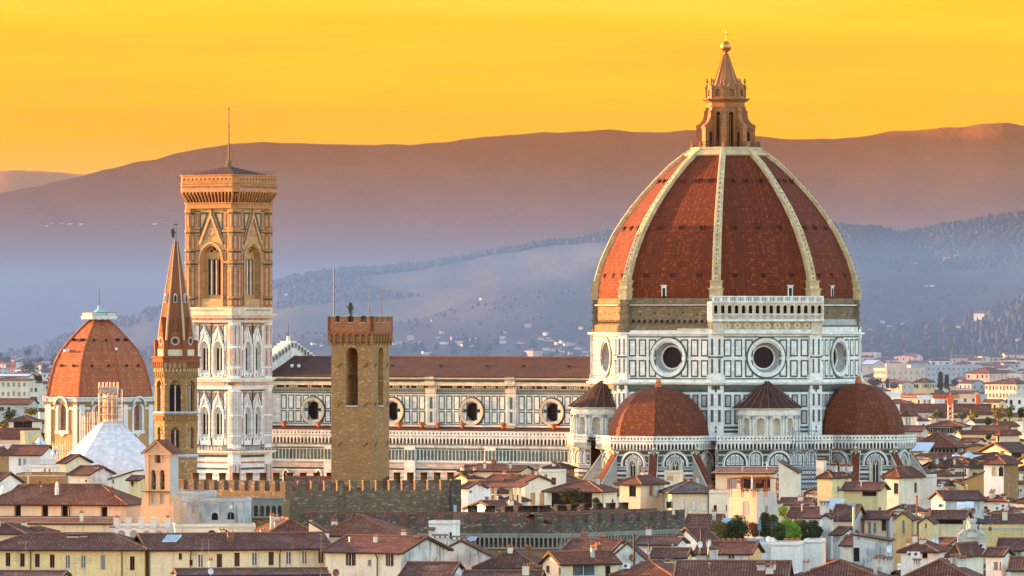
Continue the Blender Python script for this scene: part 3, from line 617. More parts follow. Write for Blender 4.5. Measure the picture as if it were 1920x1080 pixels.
def parapet(mb,fr,u0,u1,zt=30.8,d=.9,step=.78,corb=True,wallz=0):
    """pierced parapet on little pointed corbel arches"""
    n=max(2,round((u1-u0)/step)); st=(u1-u0)/n
    fr.slab(mb,u0,u1,zt-1.0,zt-.12,d-.35,d,W); fr.slab(mb,u0,u1,zt-.12,zt,d-.4,d+.1,W); fr.slab(mb,u0,u1,zt-1.12,zt-1.0,0,d+.12,M['inlay'])
    for i in range(n):
        uc=u0+st*(i+.5); q=[(uc+.2*math.cos(a*math.pi/4),zt-.55+.2*math.sin(a*math.pi/4)) for a in range(8)]; fr.poly(mb,q,d-.02,d+.015,M['greendk'])
    fr.archwall(mb,u0,u1,zt-2.6,zt-1.1,[(u0+st*(i+.5),st*.66,zt-2.6,zt-1.95,.8) for i in range(n)],d-.05,d-.1,W,M['inlay'],M['dkopen'],6)
    for i in range(n+1): u=u0+st*i; fr.slab(mb,u-.1,u+.1,zt-2.75,zt-2.3,0,d+.0,W)
    fr.slab(mb,u0,u1,zt-2.95,zt-2.72,0,.22,M['inlay'])
def bigarch(mb,fr,uc,w,zb,top,window=True):
    """blind round arch with marble inlays, and a pointed window part below"""
    r=w/2; zs=top-r; MI=M['marbleblue']
    fr.archpoly(mb,uc,w,zb,zs,0,0,.04,GD,14); fr.archband(mb,uc,w*.88,w*.055,zb,zs,0,0,.35,MI,14); fr.archband(mb,uc,w*1.03,w*.02,zb,zs,0,0,.1,MI,14)
    n=4 if w>4 else 2
    for i in range(n):
        a=-w*.36+i*w*.72/n+.1; b=a+w*.72/n-.2; ut=max(abs(a),abs(b)); h=math.sqrt(max(.05,(r*.72)**2-ut**2)); hm=math.sqrt(max(.05,(r*.72)**2-min(abs(a),abs(b))**2))
        za,zb2=(math.sqrt(max(.02,(r*.74)**2-a*a)),math.sqrt(max(.02,(r*.74)**2-b*b)))
        fr.poly(mb,[(uc+a,zb+.25),(uc+b,zb+.25),(uc+b,zs+zb2),(uc+a,zs+za)],0,.09,MI)
        fr.poly(mb,[(uc+a+.18,zb+.5),(uc+b-.18,zb+.5),(uc+b-.18,zs+zb2-.3),(uc+a+.18,zs+za-.3)],.09,.11,GD)
        fr.poly(mb,[(uc+a+.28,zb+.6),(uc+b-.28,zb+.6),(uc+b-.28,zs+zb2-.4),(uc+a+.28,zs+za-.4)],.11,.13,MI)
def lowwall(mb,fr,u0,u1):
    """banded marble wall below the arches"""
    fr.quad(mb,u0,u1,0,28.4,0,GD); MI=M['marbleblue']
    for zz in (27.9,24.55): fr.slab(mb,u0,u1,zz,zz+.16,0,.09,MI)
    for zz in (25.2,26.0,26.8): fr.slab(mb,u0,u1,zz,zz+.36,0,.025,M['green'] if zz==26.0 else M['inlay'])
    for q in (u0+.3,u1-.3):
        fr.panel(mb,q-.26,q+.26,24.8,26.2,.09,MI,GD,.03); fr.panel(mb,q-.26,q+.26,26.4,27.8,.09,MI,GD,.03)
    z=24.4
    for h,mt,d in ((.45,M['inlay'],.05),(.35,GD,.03),(.5,MI,.06),(.45,GD,.03),(.5,M['pinkpale'],.05),(.45,GD,.03),(.45,MI,.05),(.5,G,.03),(.6,M['inlay'],.05),(.45,GD,.03),(.5,MI,.06),(.4,GD,.03),(.5,M['pinkpale'],.05),(.4,GD,.03)):
        fr.slab(mb,u0,u1,z-h,z,0,d,mt); z-=h
    for i in range(int((u1-u0)/1.1)):
        u=u0+.6+i*1.1; fr.archpoly(mb,u,.5,15.5,17,.6,0,.08,MI,6)
def gothwin(parent,fr,uc,zb,zt,w):
    o=MB(); zs=zt-w*.8
    fr.archpoly(o,uc,w,zb,zs,.5,0,.15,M['dkwin'],10); fr.archband(o,uc,w,.38,zb,zs,.5,0,.5,M['inlay'],10); fr.slab(o,uc-.09,uc+.09,zb,zs,0,.28,MC)
    fr.ring(o,uc,zs+w*.3,w*.14,w*.26,.3,.3,MC,12)
    for s in (-1,1): fr.archband(o,uc+s*w*.25,w*.36,.08,zb,zs-.3,.5,.15,.28,MC,6)
    for s in (-1,1): fr.slab(o,uc+s*(w/2+.55)-.14,uc+s*(w/2+.55)+.14,zb-.4,zs+1.0,0,.5,MC)
    g=w/2+.75; fr.poly(o,[(uc-g,zs+.9),(uc+g,zs+.9),(uc,zs+w+1.2)],0,.2,M['inlay']); fr.archpoly(o,uc,w,zs+.2,zs+.25,.5,.2,.22,M['dkwin'],10)
    fr.archband(o,uc,w,.38,zs,zs+.01,.5,.2,.52,M['inlay'],10)
    o.build('lancet_window',parent)
def tribune(a,rad,Rd,Rw,zt,roofmat,ztop):
    mb=MB(); c=Vector(nd(a,rad)); ap=Rw*C8; hw=ap*T8; win=[]
    for i in (-3,-2,-1,0,1,2,3):
        an=a+45*i; n=Vector(nd(an,ap)); fr=Fr(c.x+n.x,c.y+n.y,R(an))
        lowwall(mb,fr,-hw,hw); parapet(mb,fr,-hw-.35,hw+.35,zt)
        if abs(i)<3:
            bigarch(mb,fr,0,5.4,24.7,27.8); win.append(fr)
            for s in (-1,1):
                u=s*(hw-.75); q=[(u-.45,27.7),(u+.45,27.7),(u-s*-.45,25.6)]
                fr.poly(mb,[(u+.5,27.7),(u-.5,27.7),(u+s*.5,25.7)] if s>0 else [(u+.5,27.7),(u-.5,27.7),(u-.5,25.7)],0,.07,M['marbleblue'])
    mb.prism([(c.x+x,c.y+y) for x,y in ngon(Rw+.4,8,A8)],zt-1.2,zt-1.0,M['lead'])
    t=mb.build('tribune',cathedral)
    for fr in win: gothwin(t,fr,0,21.0,26.0,1.35)
    mb=MB(); n=9; prof=[]
    for i in range(n+1):
        q=i/n*math.pi/2; prof.append((Rd*math.cos(q)**.93 if i<n else .35,zt-1.0+(ztop-zt+1.0)*math.sin(q)))
    mb.loft([ring3(r,z,8,A8,(c.x,c.y)) for r,z in prof],roofmat,True); mb.lathe([(.7,ztop-.2),(.75,ztop+.5),(.55,ztop+.7),(.6,ztop+1.0),(.3,ztop+1.5)],10,M['urn'],(c.x,c.y)); mb.build('half_dome',t)
    for i in (-1.5,-.5,.5,1.5):
        an=a+45*i; e=Vector((*nd(an,1),0)); q=Vector((-e.y,e.x,0)); b=MB(); c3=Vector((c.x,c.y,0))
        r0,r1,z0,z1=Rw-.5,Rw+7.0,27.6,17.5
        def pt(r,z,s,wd=.75): return tuple(c3+e*r+q*(s*wd)+Vector((0,0,z)))
        A=[pt(r0,0,-1),pt(r1,0,-1),pt(r1,z1-.4,-1),pt(r0,z0-.4,-1)]; B=[pt(r0,0,1),pt(r1,0,1),pt(r1,z1-.4,1),pt(r0,z0-.4,1)]; b.loft([A,B],M['inlay'],True)
        for w_,dz,mt in ((.95,-.4,W),(.85,-.1,M['domebrick2'])):
            A=[pt(r0,z0+dz,-1,w_),pt(r1,z1+dz,-1,w_),pt(r1,z1+dz+.28,-1,w_),pt(r0,z0+dz+.28,-1,w_)]; B=[pt(r0,z0+dz,1,w_),pt(r1,z1+dz,1,w_),pt(r1,z1+dz+.28,1,w_),pt(r0,z0+dz+.28,1,w_)]; b.loft([A,B],mt,True)
        b.build('flying_buttress',t)
tribune(0,30.7,10.4,11.9,30.9,M['domebrick2'],40.8)
tribune(90,30.6,9.6,11.0,30.9,M['domebrick2'],41.4)
def exedra(a,rad,Rr):
    mb=MB(); c=Vector(nd(a,rad)); n=12; ap=Rr*math.cos(math.pi/n); hw=ap*math.tan(math.pi/n); CR=M['marblecream']
    for i in range(-4,5):
        an=a+30*i; v=Vector(nd(an,ap)); fr=Fr(c.x+v.x,c.y+v.y,R(an))
        fr.archwall(mb,-hw,hw,30.2,35.4,[(0,1.75,30.9,33.6,0)],0,.85,W,W,CR,10); fr.archband(mb,0,1.75,.22,30.9,33.6,0,0,.14,W,10)
        for s in (-1,1):
            u=s*(hw-.28); mb.tube(fr.p(u,30.6,.3),fr.p(u,34.3,.3),.17,.15,6,W); fr.slab(mb,u-.24,u+.24,34.3,34.9,0,.55,M['inlay']); fr.slab(mb,u-.24,u+.24,30.3,30.7,0,.55,W)
    def rr(r,z): return ring3(r,z,n,R(a)-math.pi/2+math.pi/n,(c.x,c.y))
    mb.loft([rr(r,z) for r,z in ((Rr+.3,35.0),(Rr+.35,35.5),(Rr+.1,35.6),(Rr+.1,36.0),(Rr+.8,36.3),(Rr+.8,36.45),(Rr,36.5))],W,False)
    t=mb.build('exedra',cathedral)
    b=MB(); b.loft([ring3(r,z,24,0,(c.x,c.y)) for r,z in ((Rr+.9,36.45),(Rr*.7,38.2),(Rr*.4,40.1),(.4,41.9))],M['rooftile'],True)
    for i in range(24):
        q=2*math.pi*i/24; d=(math.cos(q),math.sin(q)); b.tube((c.x+d[0]*(Rr+.9),c.y+d[1]*(Rr+.9),36.55),(c.x+d[0]*.4,c.y+d[1]*.4,41.95),.09,.05,4,M['tilegrey'])
    b.build('conical_roof',t)
exedra(45,26.6,6.4); exedra(-45,26.8,6.4)
def diagonal(a,rad,arches,u0,u1):
    mb=MB(); fr=Fr(*nd(a,rad),R(a)); lowwall(mb,fr,u0,u1); parapet(mb,fr,u0,u1,30.9)
    fr.quad(mb,u0,u1,28.4,30,0,M['inlay'])
    for uc,w in arches: bigarch(mb,fr,uc,w,24.7,27.8)
    p=[fr.p(u0,0,.8),fr.p(u1,0,.8),fr.p(u1,0,-8),fr.p(u0,0,-8)]; mb.face([(x,y,29.8) for x,y,_ in p],M['lead'])
    mb.build('chapel_block',cathedral)
diagonal(45,32.5,((-8.8,5.2),(-4.4,3.0),(.6,5.2),(4.6,2.7),(7.4,2.4)),-13,12)
diagonal(-45,32.5,((-7,3.0),(-3,3.0),(1.4,4.4),(5.6,3.0)),-12,10)
def nave():
    mb=MB(); fr=Fr(0,-10.5,0); u0,u1=-106,-24; bays=[-35.4,-54.6,-73.9,-93.3]; cur=u1
    edges=[u1]+[(bays[i]+bays[i+1])/2 for i in range(3)]+[u0]
    for b,e1,e0 in zip(bays,edges,edges[1:]): fr.holewall(mb,e0,e1,32.3,39.4,b,35.1,2.0,0,W,32)
    fr.quad(mb,u0,u1,0,32.3,0,W); fr.quad(mb,u0,u1,39.4,42.5,0,W)
    for z0,z1,d,mt in ((42.0,42.5,1.4,MC),(41.4,41.8,1.0,M['greendk']),(40.9,41.9,.8,MC),(40.6,40.95,1.3,MC),(40.0,40.6,.6,M['eave']),(39.85,40.0,.7,MC),(39.0,39.8,.12,M['inlay']),(38.85,39.0,.25,GD),(32.3,32.5,.25,GD),(31.9,32.3,.5,W),(31.2,31.6,.9,W)): fr.slab(mb,u0,u1,z0,z1,0,d,mt)
    rnd=random.Random(4)
    for i in range(140): u=u0+1+i*.58; fr.slab(mb,u-.16,u+.16,40.1,40.6,.6,.95,MC if rnd.random()<.5 else M['eave'])
    for i in range(150): u=u0+.5+i*.54; fr.poly(mb,[(u-.2,39.4),(u,39.15),(u+.2,39.4),(u,39.65)],.12,.15,G)
    for b in bays:
        for j in range(-4,5):
            uc=b+j*1.82
            if uc>u1-1: continue
            for z0,z1 in ((35.45,38.5),(32.65,35.2)):
                if j==0 and z0<35.3: continue
                fr.panel(mb,uc-.72,uc+.72,z0 if j else 37.3,z1,.25,G,W)
        fr.ring(mb,b,35.1,2.85,3.1,.14,.14,GD,32); fr.ring(mb,b,35.1,3.1,3.12,.14,0,GD,32)
    for e in edges[1:-1]:
        fr.slab(mb,e-1.15,e+1.15,32.3,39.0,0,.4,W)
        for z0,z1 in ((35.7,38.2),(32.8,35.1)): fr.frame(mb,e-.85,e+.85,z0-.15,z1+.15,.08,.4,.45,M['inlay']); fr.slab(mb,e-.33,e+.33,z0,z1,.4,.44,G)
        for z0,z1,d in ((42.0,42.5,1.5),(40.9,41.9,1.0),(40.6,40.95,1.5),(39.0,40.6,.75),(31.2,32.3,.95)): fr.slab(mb,e-1.25,e+1.25,z0,z1,0,d,MC)
    n=mb.build('nave',cathedral)
    for b in bays:
        o=MB(); fr.ring(o,b,35.1,1.9,2.3,-1.2,.15,M['inlay'],32); fr.ring(o,b,35.1,2.28,2.85,.45,.5,MC,32); fr.ring(o,b,35.1,2.85,2.87,.5,0,MC,32); fr.ring(o,b,35.1,2.26,2.28,.1,.45,MC,32); fr.disc(o,b,35.1,1.95,-1.22,M['dkwin'],32)
        for i in range(6): fr.slab(o,b-1.8,b+1.8,33.6+i*.6,33.64+i*.6,-1.22,-1.18,M['leadbar'])
        o.build('oculus_window',n)
    # roof
    o=MB(); x0,x1=-105,-22
    S=lambda y,z:[(x0,y,z),(x1,y,z)]
    a,b,c=S(-12.0,42.55),S(0,46.6),S(12,42.5)
    o.face([a[0],a[1],b[1],b[0]],M['rooftile']); o.face([b[0],b[1],c[1],c[0]],M['rooftile']); o.face([a[0],(x0,-12,42.3),(x1,-12,42.3),a[1]][::-1],M['eave'])
    o.box(x0,x1,-.2,.2,46.5,46.75,M['ridge']); rn=random.Random(3)
    for i in range(7): x=-98+i*11+rn.uniform(-2,2); o.box(x-.3,x+.3,-6.3,-5.8,44.4,45.0,M['eave'])
    o.build('roof',n)
    for x in (-100.3,-98.6):
        o=MB(); o.sphere((x,-7.5,44.6),.42,M['whitemetal'],10); o.build('roof_lamp',n)
    o=MB(); o.box(-106,-21,12,12.5,0,42.4,W); o.build('north_wall',n)
    # aisle
    mb=MB(); fa=Fr(0,-19.8,0); fa.quad(mb,-106,-22,0,29,0,W); parapet(mb,fa,-106,-20,31.2,.9,.86)
    for z0,z1,d,mt in ((27.75,28.1,.4,W),(27.3,27.5,.1,GD),(24.3,24.6,.3,M['inlay']),(23.6,24.2,.2,M['pinkpale']),(22.9,23.3,.1,GD),(21.9,22.6,.14,M['pinkpale']),(21.0,21.6,.1,M['inlay']),(20.2,20.7,.1,GD),(19,19.8,.1,M['pinkpale'])): fa.slab(mb,-106,-22,z0,z1,0,d,mt)
    for i in range(96):
        u=-105.4+i*.86; fa.slab(mb,u-.28,u+.28,25.0,27.15,0,.06,G if i%7 else M['greendk'])
    for u in (-44.9,-64.2,-83.7): fa.slab(mb,u-1.3,u+1.3,0,28.1,0,.45,W); [fa.slab(mb,u+o-.28,u+o+.28,25.0,27.15,.45,.5,G) for o in (-.86,0,.86)]
    a=mb.build('aisle',cathedral)
    o=MB(); o.face([(-106,-19.3,30.0),(-22,-19.3,30.0),(-22,-10.55,31.9),(-106,-10.55,31.9)],M['rooftile']); o.build('aisle_roof',a)
    for u,z in ((-100,22.6),(-94.5,22.6),(-86.5,22.5)):
        o=MB(); fa.archpoly(o,u,1.0,20.0,21.8,.6,0,.2,M['dkwin'],8); fa.archband(o,u,1.0,.3,20.0,21.8,.6,0,.35,W,8); o.build('lancet_window',a)
    # facade wall seen from behind, stepped gable
    mb=MB(); f=Fr(-104.2,0,R(90))     # faces the dome
    mb.box(-107,-104.2,-21,21,0,31,W); mb.box(-107,-104.2,-12.5,12.5,31,45.6,W)
    for i in range(9):
        y=i*1.35
        z=49.9-i*.50
        mb.box(-106.9+.01*i,-104.3-.01*i,-y-1.35,y+1.35,45,z,W)
        for s in (-1,1): mb.box(-104.3,-104.1,s*(y+.7)-.35,s*(y+.7)+.35,z-1.5,z-.3,M['inlay']); mb.box(-104.1,-104.05,s*(y+.7)-.2,s*(y+.7)+.2,z-1.3,z-.5,M['greendk'])
    mb.tube((-105.6,0,49.9),(-105.6,0,51),.5,.3,6,W); mb.tube((-105.6,0,51),(-105.6,0,54),.06,.04,5,M['darkmetal'])
    mb.box(-106.5,-105.0,12.5,20,44.6,46.6,W)
    mb.build('facade',cathedral)
nave()
# terracotta pots along the ledge of the nave
def place_pots():
    fr=Fr(0,-10.5,0); first=None
    for i,u in enumerate((-99.5,-91,-71.2,-65.8,-61.9,-56,-46.2,-34.2)):
        x,y,_=fr.p(u,0,1.6); v=Matrix.Rotation(PHI,4,'Z')@Vector((x,y,0)); loc=(DC[0]+v.x,DC[1]+v.y,31.65)
        if first is None:
            o=MB(); o.lathe([(.3,0),(.42,.4),(.62,.85),(.72,.95),(.72,1.1),(.5,1.1),(.4,.9)],10,M['urn']); first=o.build('roof_pot'); q=first
        else: q=first.copy(); col.objects.link(q)
        q.location=loc; setp(q,'terracotta pot on the ledge under the round nave windows','pot','terracotta pots along the nave ledge')
place_pots()
# ---------------------------------------------------------------- marble bell tower
def campanile():
    Yc=1412; root=thing('bell_tower','tall square marble bell tower with a flagpole, beside the nave facade','bell tower',(PXX(429,Yc),Yc,0),R(-34))
    H=5.55; tr=1.4; CW=M['marblegoldlit']; CC=M['marblecream']; W=M['marble']; WB=M['marbleblue']; PK=M['pink']
    cor=[(H,-H),(H,H),(-H,H),(-H,-H)]
    def turret(mb,z0,z1,mt,mo,mi2,segs):
        for x,y in cor:
            mb.prism(ngon(tr,8,A8,(x,y)),z0,z1,mt)
            for k in range(8):
                a=45*k; n=nd(a,tr*C8)
                if (x*n[0]+y*n[1])<-.5: continue
                fr=Fr(x+n[0],y+n[1],R(a))
                for a0,a1 in segs: fr.slab(mb,-.40,.40,a0,a1,0,.03,GD); fr.slab(mb,-.32,.32,a0+.1,a1-.1,.03,.05,mi2); fr.slab(mb,-.2,.2,a0+.22,a1-.22,.05,.07,mo)
    def cornice(mb,z,mt,steps):
        for dz0,dz1,d in steps:
            q=H+tr+d
            mb.prism([(-q,-q+1.2),(-q+1.2,-q),(q-1.2,-q),(q,-q+1.2),(q,q-1.2),(q-1.2,q),(-q+1.2,q),(-q,q-1.2)],z+dz0,z+dz1,mt,None,True)
    fd=H+.55; fw=H-tr+.35
    def faces(): return [Fr(*nd(90*k,fd),R(90*k)) for k in range(4)]
    # base
    mb=MB(); 
    for fr in faces():
        fr.quad(mb,-fw,fw,0,27,0,W); z=26.2
        for h,mt,d in ((.5,G,.04),(.9,WB,.1),(.35,PK,.05),(.9,WB,.1),(.45,G,.05),(.8,WB,.08),(.5,M['pinkpale'],.05),(.6,WB,.1)): fr.slab(mb,-fw,fw,z-h,z,0,d,mt); z-=h
        for i in range(6): u=-3.4+i*1.36; fr.panel(mb,u-.5,u+.5,17.2,20.6,.14,G,WB); fr.archpoly(mb,u,.4,17.7,19.4,.6,.08,.1,M['pinkpale'],6)
        for i in range(9): u=-fw+.35+i*.83; fr.slab(mb,u-.28,u+.28,27.2,27.9,.02,.06,M['inlay']); 
    turret(mb,0,27,WB,PK,W,[(15,19.5),(20.5,24.2)]); cornice(mb,26.6,W,((0,.25,.5),(.25,.5,.75)))
    mb.build('base',root)
    def stage(z0,z1,lb,lt,at,gp,mt,mfr):
        mb=MB(); wins=[]
        zs=lt-.7
        for fr in faces():
            ops=[(s*1.78,2.3,lb-.6,at-1.7,.55) for s in (-1,1)]
            fr.archwall(mb,-fw,fw,z0,z1,ops,0,.75,mt,mt,None,8)
            fr.slab(mb,-fw,fw,z1-.5,z1-.25,0,.06,G)
            for s in (-1,1):
                fr.slab(mb,s*3.62-.42,s*3.62+.42,z0+.3,z0+2.0,0,.04,G); fr.slab(mb,s*3.62-.34,s*3.62+.34,z0+.4,z0+1.9,.04,.07,mt)
                fr.slab(mb,s*3.62-.42,s*3.62+.42,z0+2.3,z0+7.0,0,.04,G); fr.slab(mb,s*3.62-.33,s*3.62+.33,z0+2.4,z0+6.9,.04,.07,mt); fr.archpoly(mb,s*3.62,.3,z0+2.7,z0+5.6,.6,.07,.09,PK,6)
                fr.slab(mb,s*3.62-.42,s*3.62+.42,z0+7.3,z1-.7,0,.04,G); fr.slab(mb,s*3.62-.33,s*3.62+.33,z0+7.4,z1-.8,.04,.07,mt); fr.slab(mb,s*3.62-.09,s*3.62+.09,z0+8.6,z0+9.0,.07,.09,PK)
                u=s*1.78
                for q in (-1,1): fr.poly(mb,[(u+q*.15,z1-.7),(u+q*1.5,z1-.7),(u+q*1.5,z1-2.6)][::q if q<0 else 1][::-1] if q<0 else [(u+q*.15,z1-.7),(u+q*1.5,at+.4),(u+q*1.5,z1-.7)],0,.05,G); 
                for q in (-1,1):
                    pts=[(u+q*.55,z1-.9),(u+q*1.3,z1-.9),(u+q*1.3,z1-2.1)]; 
                    if q>0: pts=[pts[0],pts[2],pts[1]]
                    fr.poly(mb,pts,.05,.08,PK)
                fr.slab(mb,-.14,.14,z0+.2,z1-.5,0,.1,GD); fr.slab(mb,s*3.1-.07,s*3.1+.07,z0+.2,z1-.5,0,.08,GD)
                wins.append((fr,u))
            for zz in (z0+.05,): fr.slab(mb,-fw,fw,zz,zz+.2,0,.08,G)
        turret(mb,z0-.3,z1+.3,mt,PK if mt is not WB else M['pinkpale'],mt,[(z0+.5,z0+2.0),(z0+2.5,z0+6.3),(z0+6.8,z1-.6)])
        o=mb.build(mfr,root)
        for fr,u in wins:
            w=MB(); fr.quad(w,u-1.15,u+1.15,lb-.6,at+.5,-.74,mt)
            for s in (-1,1): fr.archpoly(w,u+s*.5,.72,lb,zs,.8,-.74,-.70,M['dkopen'],8); fr.archband(w,u+s*.5,.72,.1,lb,zs,.8,-.74,-.5,mt,8)
            fr.slab(w,u-.1,u+.1,lb,zs,-.7,-.45,W); fr.ring(w,u,lt+.1,.14,.32,-.62,-.62,mt,10); fr.disc(w,u,lt+.1,.15,-.68,M['dkopen'],10)
            fr.archband(w,u,2.3,.24,lb-.6,at-1.7,.55,0,.22,mt,8)
            for s in (-1,1): fr.slab(w,u+s*1.42-.14,u+s*1.42+.14,lb-.8,at-1.4,0,.3,mt)
            a,b=(u-1.55,at-1.2),(u,gp)
            for s in (-1,1):
                q=[(u+s*1.6,at-1.3),(u,gp+.3),(u,gp-.35),(u+s*1.2,at-1.3)]
                if s>0: q.reverse()
                fr.poly(w,q[::-1],0,.3,mt)
                for i in range(5): t=i/5+.1; x=u+s*1.6*(1-t); zq=at-1.3+(gp+1.6-at)*t; fr.slab(w,x-.12,x+.12,zq,zq+.3,.05,.26,mt)
            fr.slab(w,u-.08,u+.08,gp+.2,gp+.9,.05,.25,mt); fr.disc(w,u,at+.05,.2,.06,PK,10)
            fr.slab(w,u-1.35,u+1.35,lb-1.35,lb-.6,0,.1,mt)
            for s in (-1,1): fr.slab(w,u+s*.5-.28,u+s*.5+.28,lb-1.2,lb-.72,.1,.12,M['inlay']); fr.slab(w,u+s*.5-.08,u+s*.5+.08,lb-1.08,lb-.84,.12,.14,M['dkopen'])
            w.build('double_window',o)
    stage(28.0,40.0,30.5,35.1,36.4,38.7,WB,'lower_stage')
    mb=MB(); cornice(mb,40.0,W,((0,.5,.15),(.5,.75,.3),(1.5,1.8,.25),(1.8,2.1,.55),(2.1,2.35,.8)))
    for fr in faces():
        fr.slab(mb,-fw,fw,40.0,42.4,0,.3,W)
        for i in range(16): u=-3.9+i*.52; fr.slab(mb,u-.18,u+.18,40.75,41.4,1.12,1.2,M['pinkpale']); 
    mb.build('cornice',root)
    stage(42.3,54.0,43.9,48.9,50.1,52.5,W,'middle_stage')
    mb=MB(); cornice(mb,54.0,CC,((0,.4,.15),(.9,1.2,.3),(1.2,1.5,.6),(1.5,1.75,.85),(1.75,3.1,.12)))
    for fr in faces():
        for i in range(20): u=-4.2+i*.44; fr.ring(mb,u,56.5,.08,.17,1.56,1.56,M['greendk'],8)
        for i in range(14): u=-4.0+i*.62; fr.slab(mb,u-.2,u+.2,54.45,54.9,1.2,1.26,PK)
    mb.build('cornice',root)
    # belfry
    mb=MB(); wins=[]
    for fr in faces():
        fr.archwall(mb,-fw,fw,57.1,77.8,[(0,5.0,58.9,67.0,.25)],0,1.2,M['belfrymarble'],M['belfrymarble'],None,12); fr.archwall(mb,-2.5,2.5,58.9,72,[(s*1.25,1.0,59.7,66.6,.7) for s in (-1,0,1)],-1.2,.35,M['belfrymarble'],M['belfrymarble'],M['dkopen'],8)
        wins.append(fr)
        for s in (-1,1):
            for z0,z1 in ((57.4,58.9),(59.3,65.8),(66.3,68.6),(69,72.3),(73.9,76.8)):
                fr.slab(mb,s*3.62-.45,s*3.62+.45,z0,z1,0,.05,GD); fr.slab(mb,s*3.62-.34,s*3.62+.34,z0+.1,z1-.1,.05,.08,CW); 
                if z1-z0>2: fr.archpoly(mb,s*3.62,.32,z0+.3,z1-.9,.6,.08,.1,PK,6)
            for q in (1,): 
                pts=[(s*.6,77.0),(s*3.0,77.0),(s*3.0,71.6)]
                if s>0: pts=[pts[0],pts[2],pts[1]]
                fr.poly(mb,pts,0,.05,GD)
                pts=[(s*1.35,76.6),(s*2.65,76.6),(s*2.65,73.6)]
                if s>0: pts=[pts[0],pts[2],pts[1]]
                fr.poly(mb,pts,.05,.08,M['belfrymarble'])
        for z in (58.95,66.0,68.8,72.6,73.3,77.1): fr.slab(mb,-fw,-3.0,z,z+.25,0,.1,GD); fr.slab(mb,3.0,fw,z,z+.25,0,.1,GD)
        for z in (66.3,72.85): fr.slab(mb,-fw,-2.9,z,z+.5,0,.3,CW); fr.slab(mb,2.9,fw,z,z+.5,0,.3,CW)
    turret(mb,57,78,CW,M['belfrymarble'],PK,[(57.4,58.8),(59.3,65.6),(66.9,68.6),(69.2,72.2),(73.9,76.6)])
    for z in (58.95,66.3,68.9,72.85,77.0):
        for x,y in cor: mb.prism(ngon(tr+.16,8,A8,(x,y)),z,z+.45,CW,None,True); mb.prism(ngon(tr+.06,8,A8,(x,y)),z-.35,z,GD,None,True)
    o=mb.build('belfry',root)
    for fr in wins:
        w=MB()
        for s in (-1,0,1): fr.archband(w,s*1.25,.95,.1,59.7,66.6,.7,-1.2,-.95,M['belfrymarble'],8)
        for s in (-.63,.63): fr.slab(w,s-.11,s+.11,59.7,66.9,-1.2,-.8,W)
        for u,z,r in ((-.8,68.9,.32),(0,69.4,.4),(.8,68.9,.32)): fr.disc(w,u,z,r,-1.17,M['dkopen'],12); fr.ring(w,u,z,r,r+.12,-1.1,-1.1,M['belfrymarble'],12)
        for i,(q,d) in enumerate(((0,.15),(.35,.3))): fr.archband(w,0,5.0+2*q*.0+.0+i*.7,.34,57.3 if i else 58.9,67.0,.25,0,d,M['belfrymarble'] if i else CW,12)
        for s in (-1,1):
            q=[(s*3.15,70.3),(0,76.9),(0,75.9),(s*2.6,70.3)]
            if s<0: q.reverse()
            fr.poly(w,q,0,.42,M['belfrymarble'])
            for i in range(8): t=(i+.5)/8; fr.slab(w,s*3.15*(1-t)-.12,s*3.15*(1-t)+.12,70.3+6.6*t,70.3+6.6*t+.35,.1,.38,CW)
        fr.poly(w,[(-1.7,72.1),(1.7,72.1),(0,75.6)],0,.12,PK); fr.ring(w,0,73.0,.4,.75,.16,.16,M['belfrymarble'],14); fr.disc(w,0,73.0,.4,.15,CW,12)
        fr.slab(w,-.16,.16,76.8,78.0,.05,.4,M['belfrymarble']); fr.slab(w,-.4,.4,77.3,77.5,.1,.3,M['belfrymarble'])
        fr.slab(w,-2.5,2.5,57.6,58.9,-1.0,-.2,M['belfrymarble'])
        for s in (-1.2,0,1.2): fr.slab(w,s-.22,s+.22,58.0,58.5,-.2,-.17,M['dkopen'])
        w.build('triple_window',o)
    # crowning gallery
    mb=MB(); cornice(mb,77.8,CW,((0,.35,.12),(.35,1.0,.02),(1.0,1.25,.25)))
    def chs(q,c): return [(-q,-q+c),(-q+c,-q),(q-c,-q),(q,-q+c),(q,q-c),(q-c,q),(-q+c,q),(-q,q-c)]
    lo,hi=6.75,7.65
    mb.loft([[(x,y,z) for x,y in chs(q,c)] for q,c,z in ((lo,1.2,79.05),(lo+.1,1.2,80.4),(hi-.3,1.1,81.25))],M['dkopen'],False)
    mb.loft([[(x,y,z) for x,y in chs(q,c)] for q,c,z in ((hi,1.1,81.2),(hi,1.1,82.9),(hi+.15,1.1,82.95),(hi+.15,1.1,83.1),(hi-.05,1.1,83.15),(hi-.05,1.1,84.6),(hi+.12,1.1,84.65),(hi+.12,1.1,84.85),(hi-.4,1.1,84.85),(hi-.5,1.1,83.6))],CW,False)
    mb.prism(chs(hi-.4,1.1),83.3,83.6,CW)
    for k in range(4):
        fr=Fr(*nd(90*k,0),R(90*k))
        for i in range(15):
            u=-6.45+i*12.9/14; v=u*(lo/hi)
            mb.loft([[fr.p(v-.13,79.0,lo-.1),fr.p(v+.13,79.0,lo-.1),fr.p(v+.13,79.2,lo+.15),fr.p(v-.13,79.2,lo+.15)],[fr.p(u-.16,81.0,lo),fr.p(u+.16,81.0,lo),fr.p(u+.16,80.9,hi),fr.p(u-.16,80.9,hi)]],CW,True)
            fr.slab(mb,u-.16,u+.16,80.7,81.25,hi-.35,hi+.02,CW)
        for i in range(24): u=-6.3+i*12.6/23; fr.ring(mb,u,82.3,.1,.2,hi+.03,hi+.03,M['greendk'],8)
        fr.slab(mb,-6.5,6.5,81.35,81.8,hi,hi+.03,PK)
        f2=Fr(*nd(90*k+45,0),R(90*k+45)); q0,q1=(lo*2-1.2)/2**.5-.1,(hi*2-1.1)/2**.5
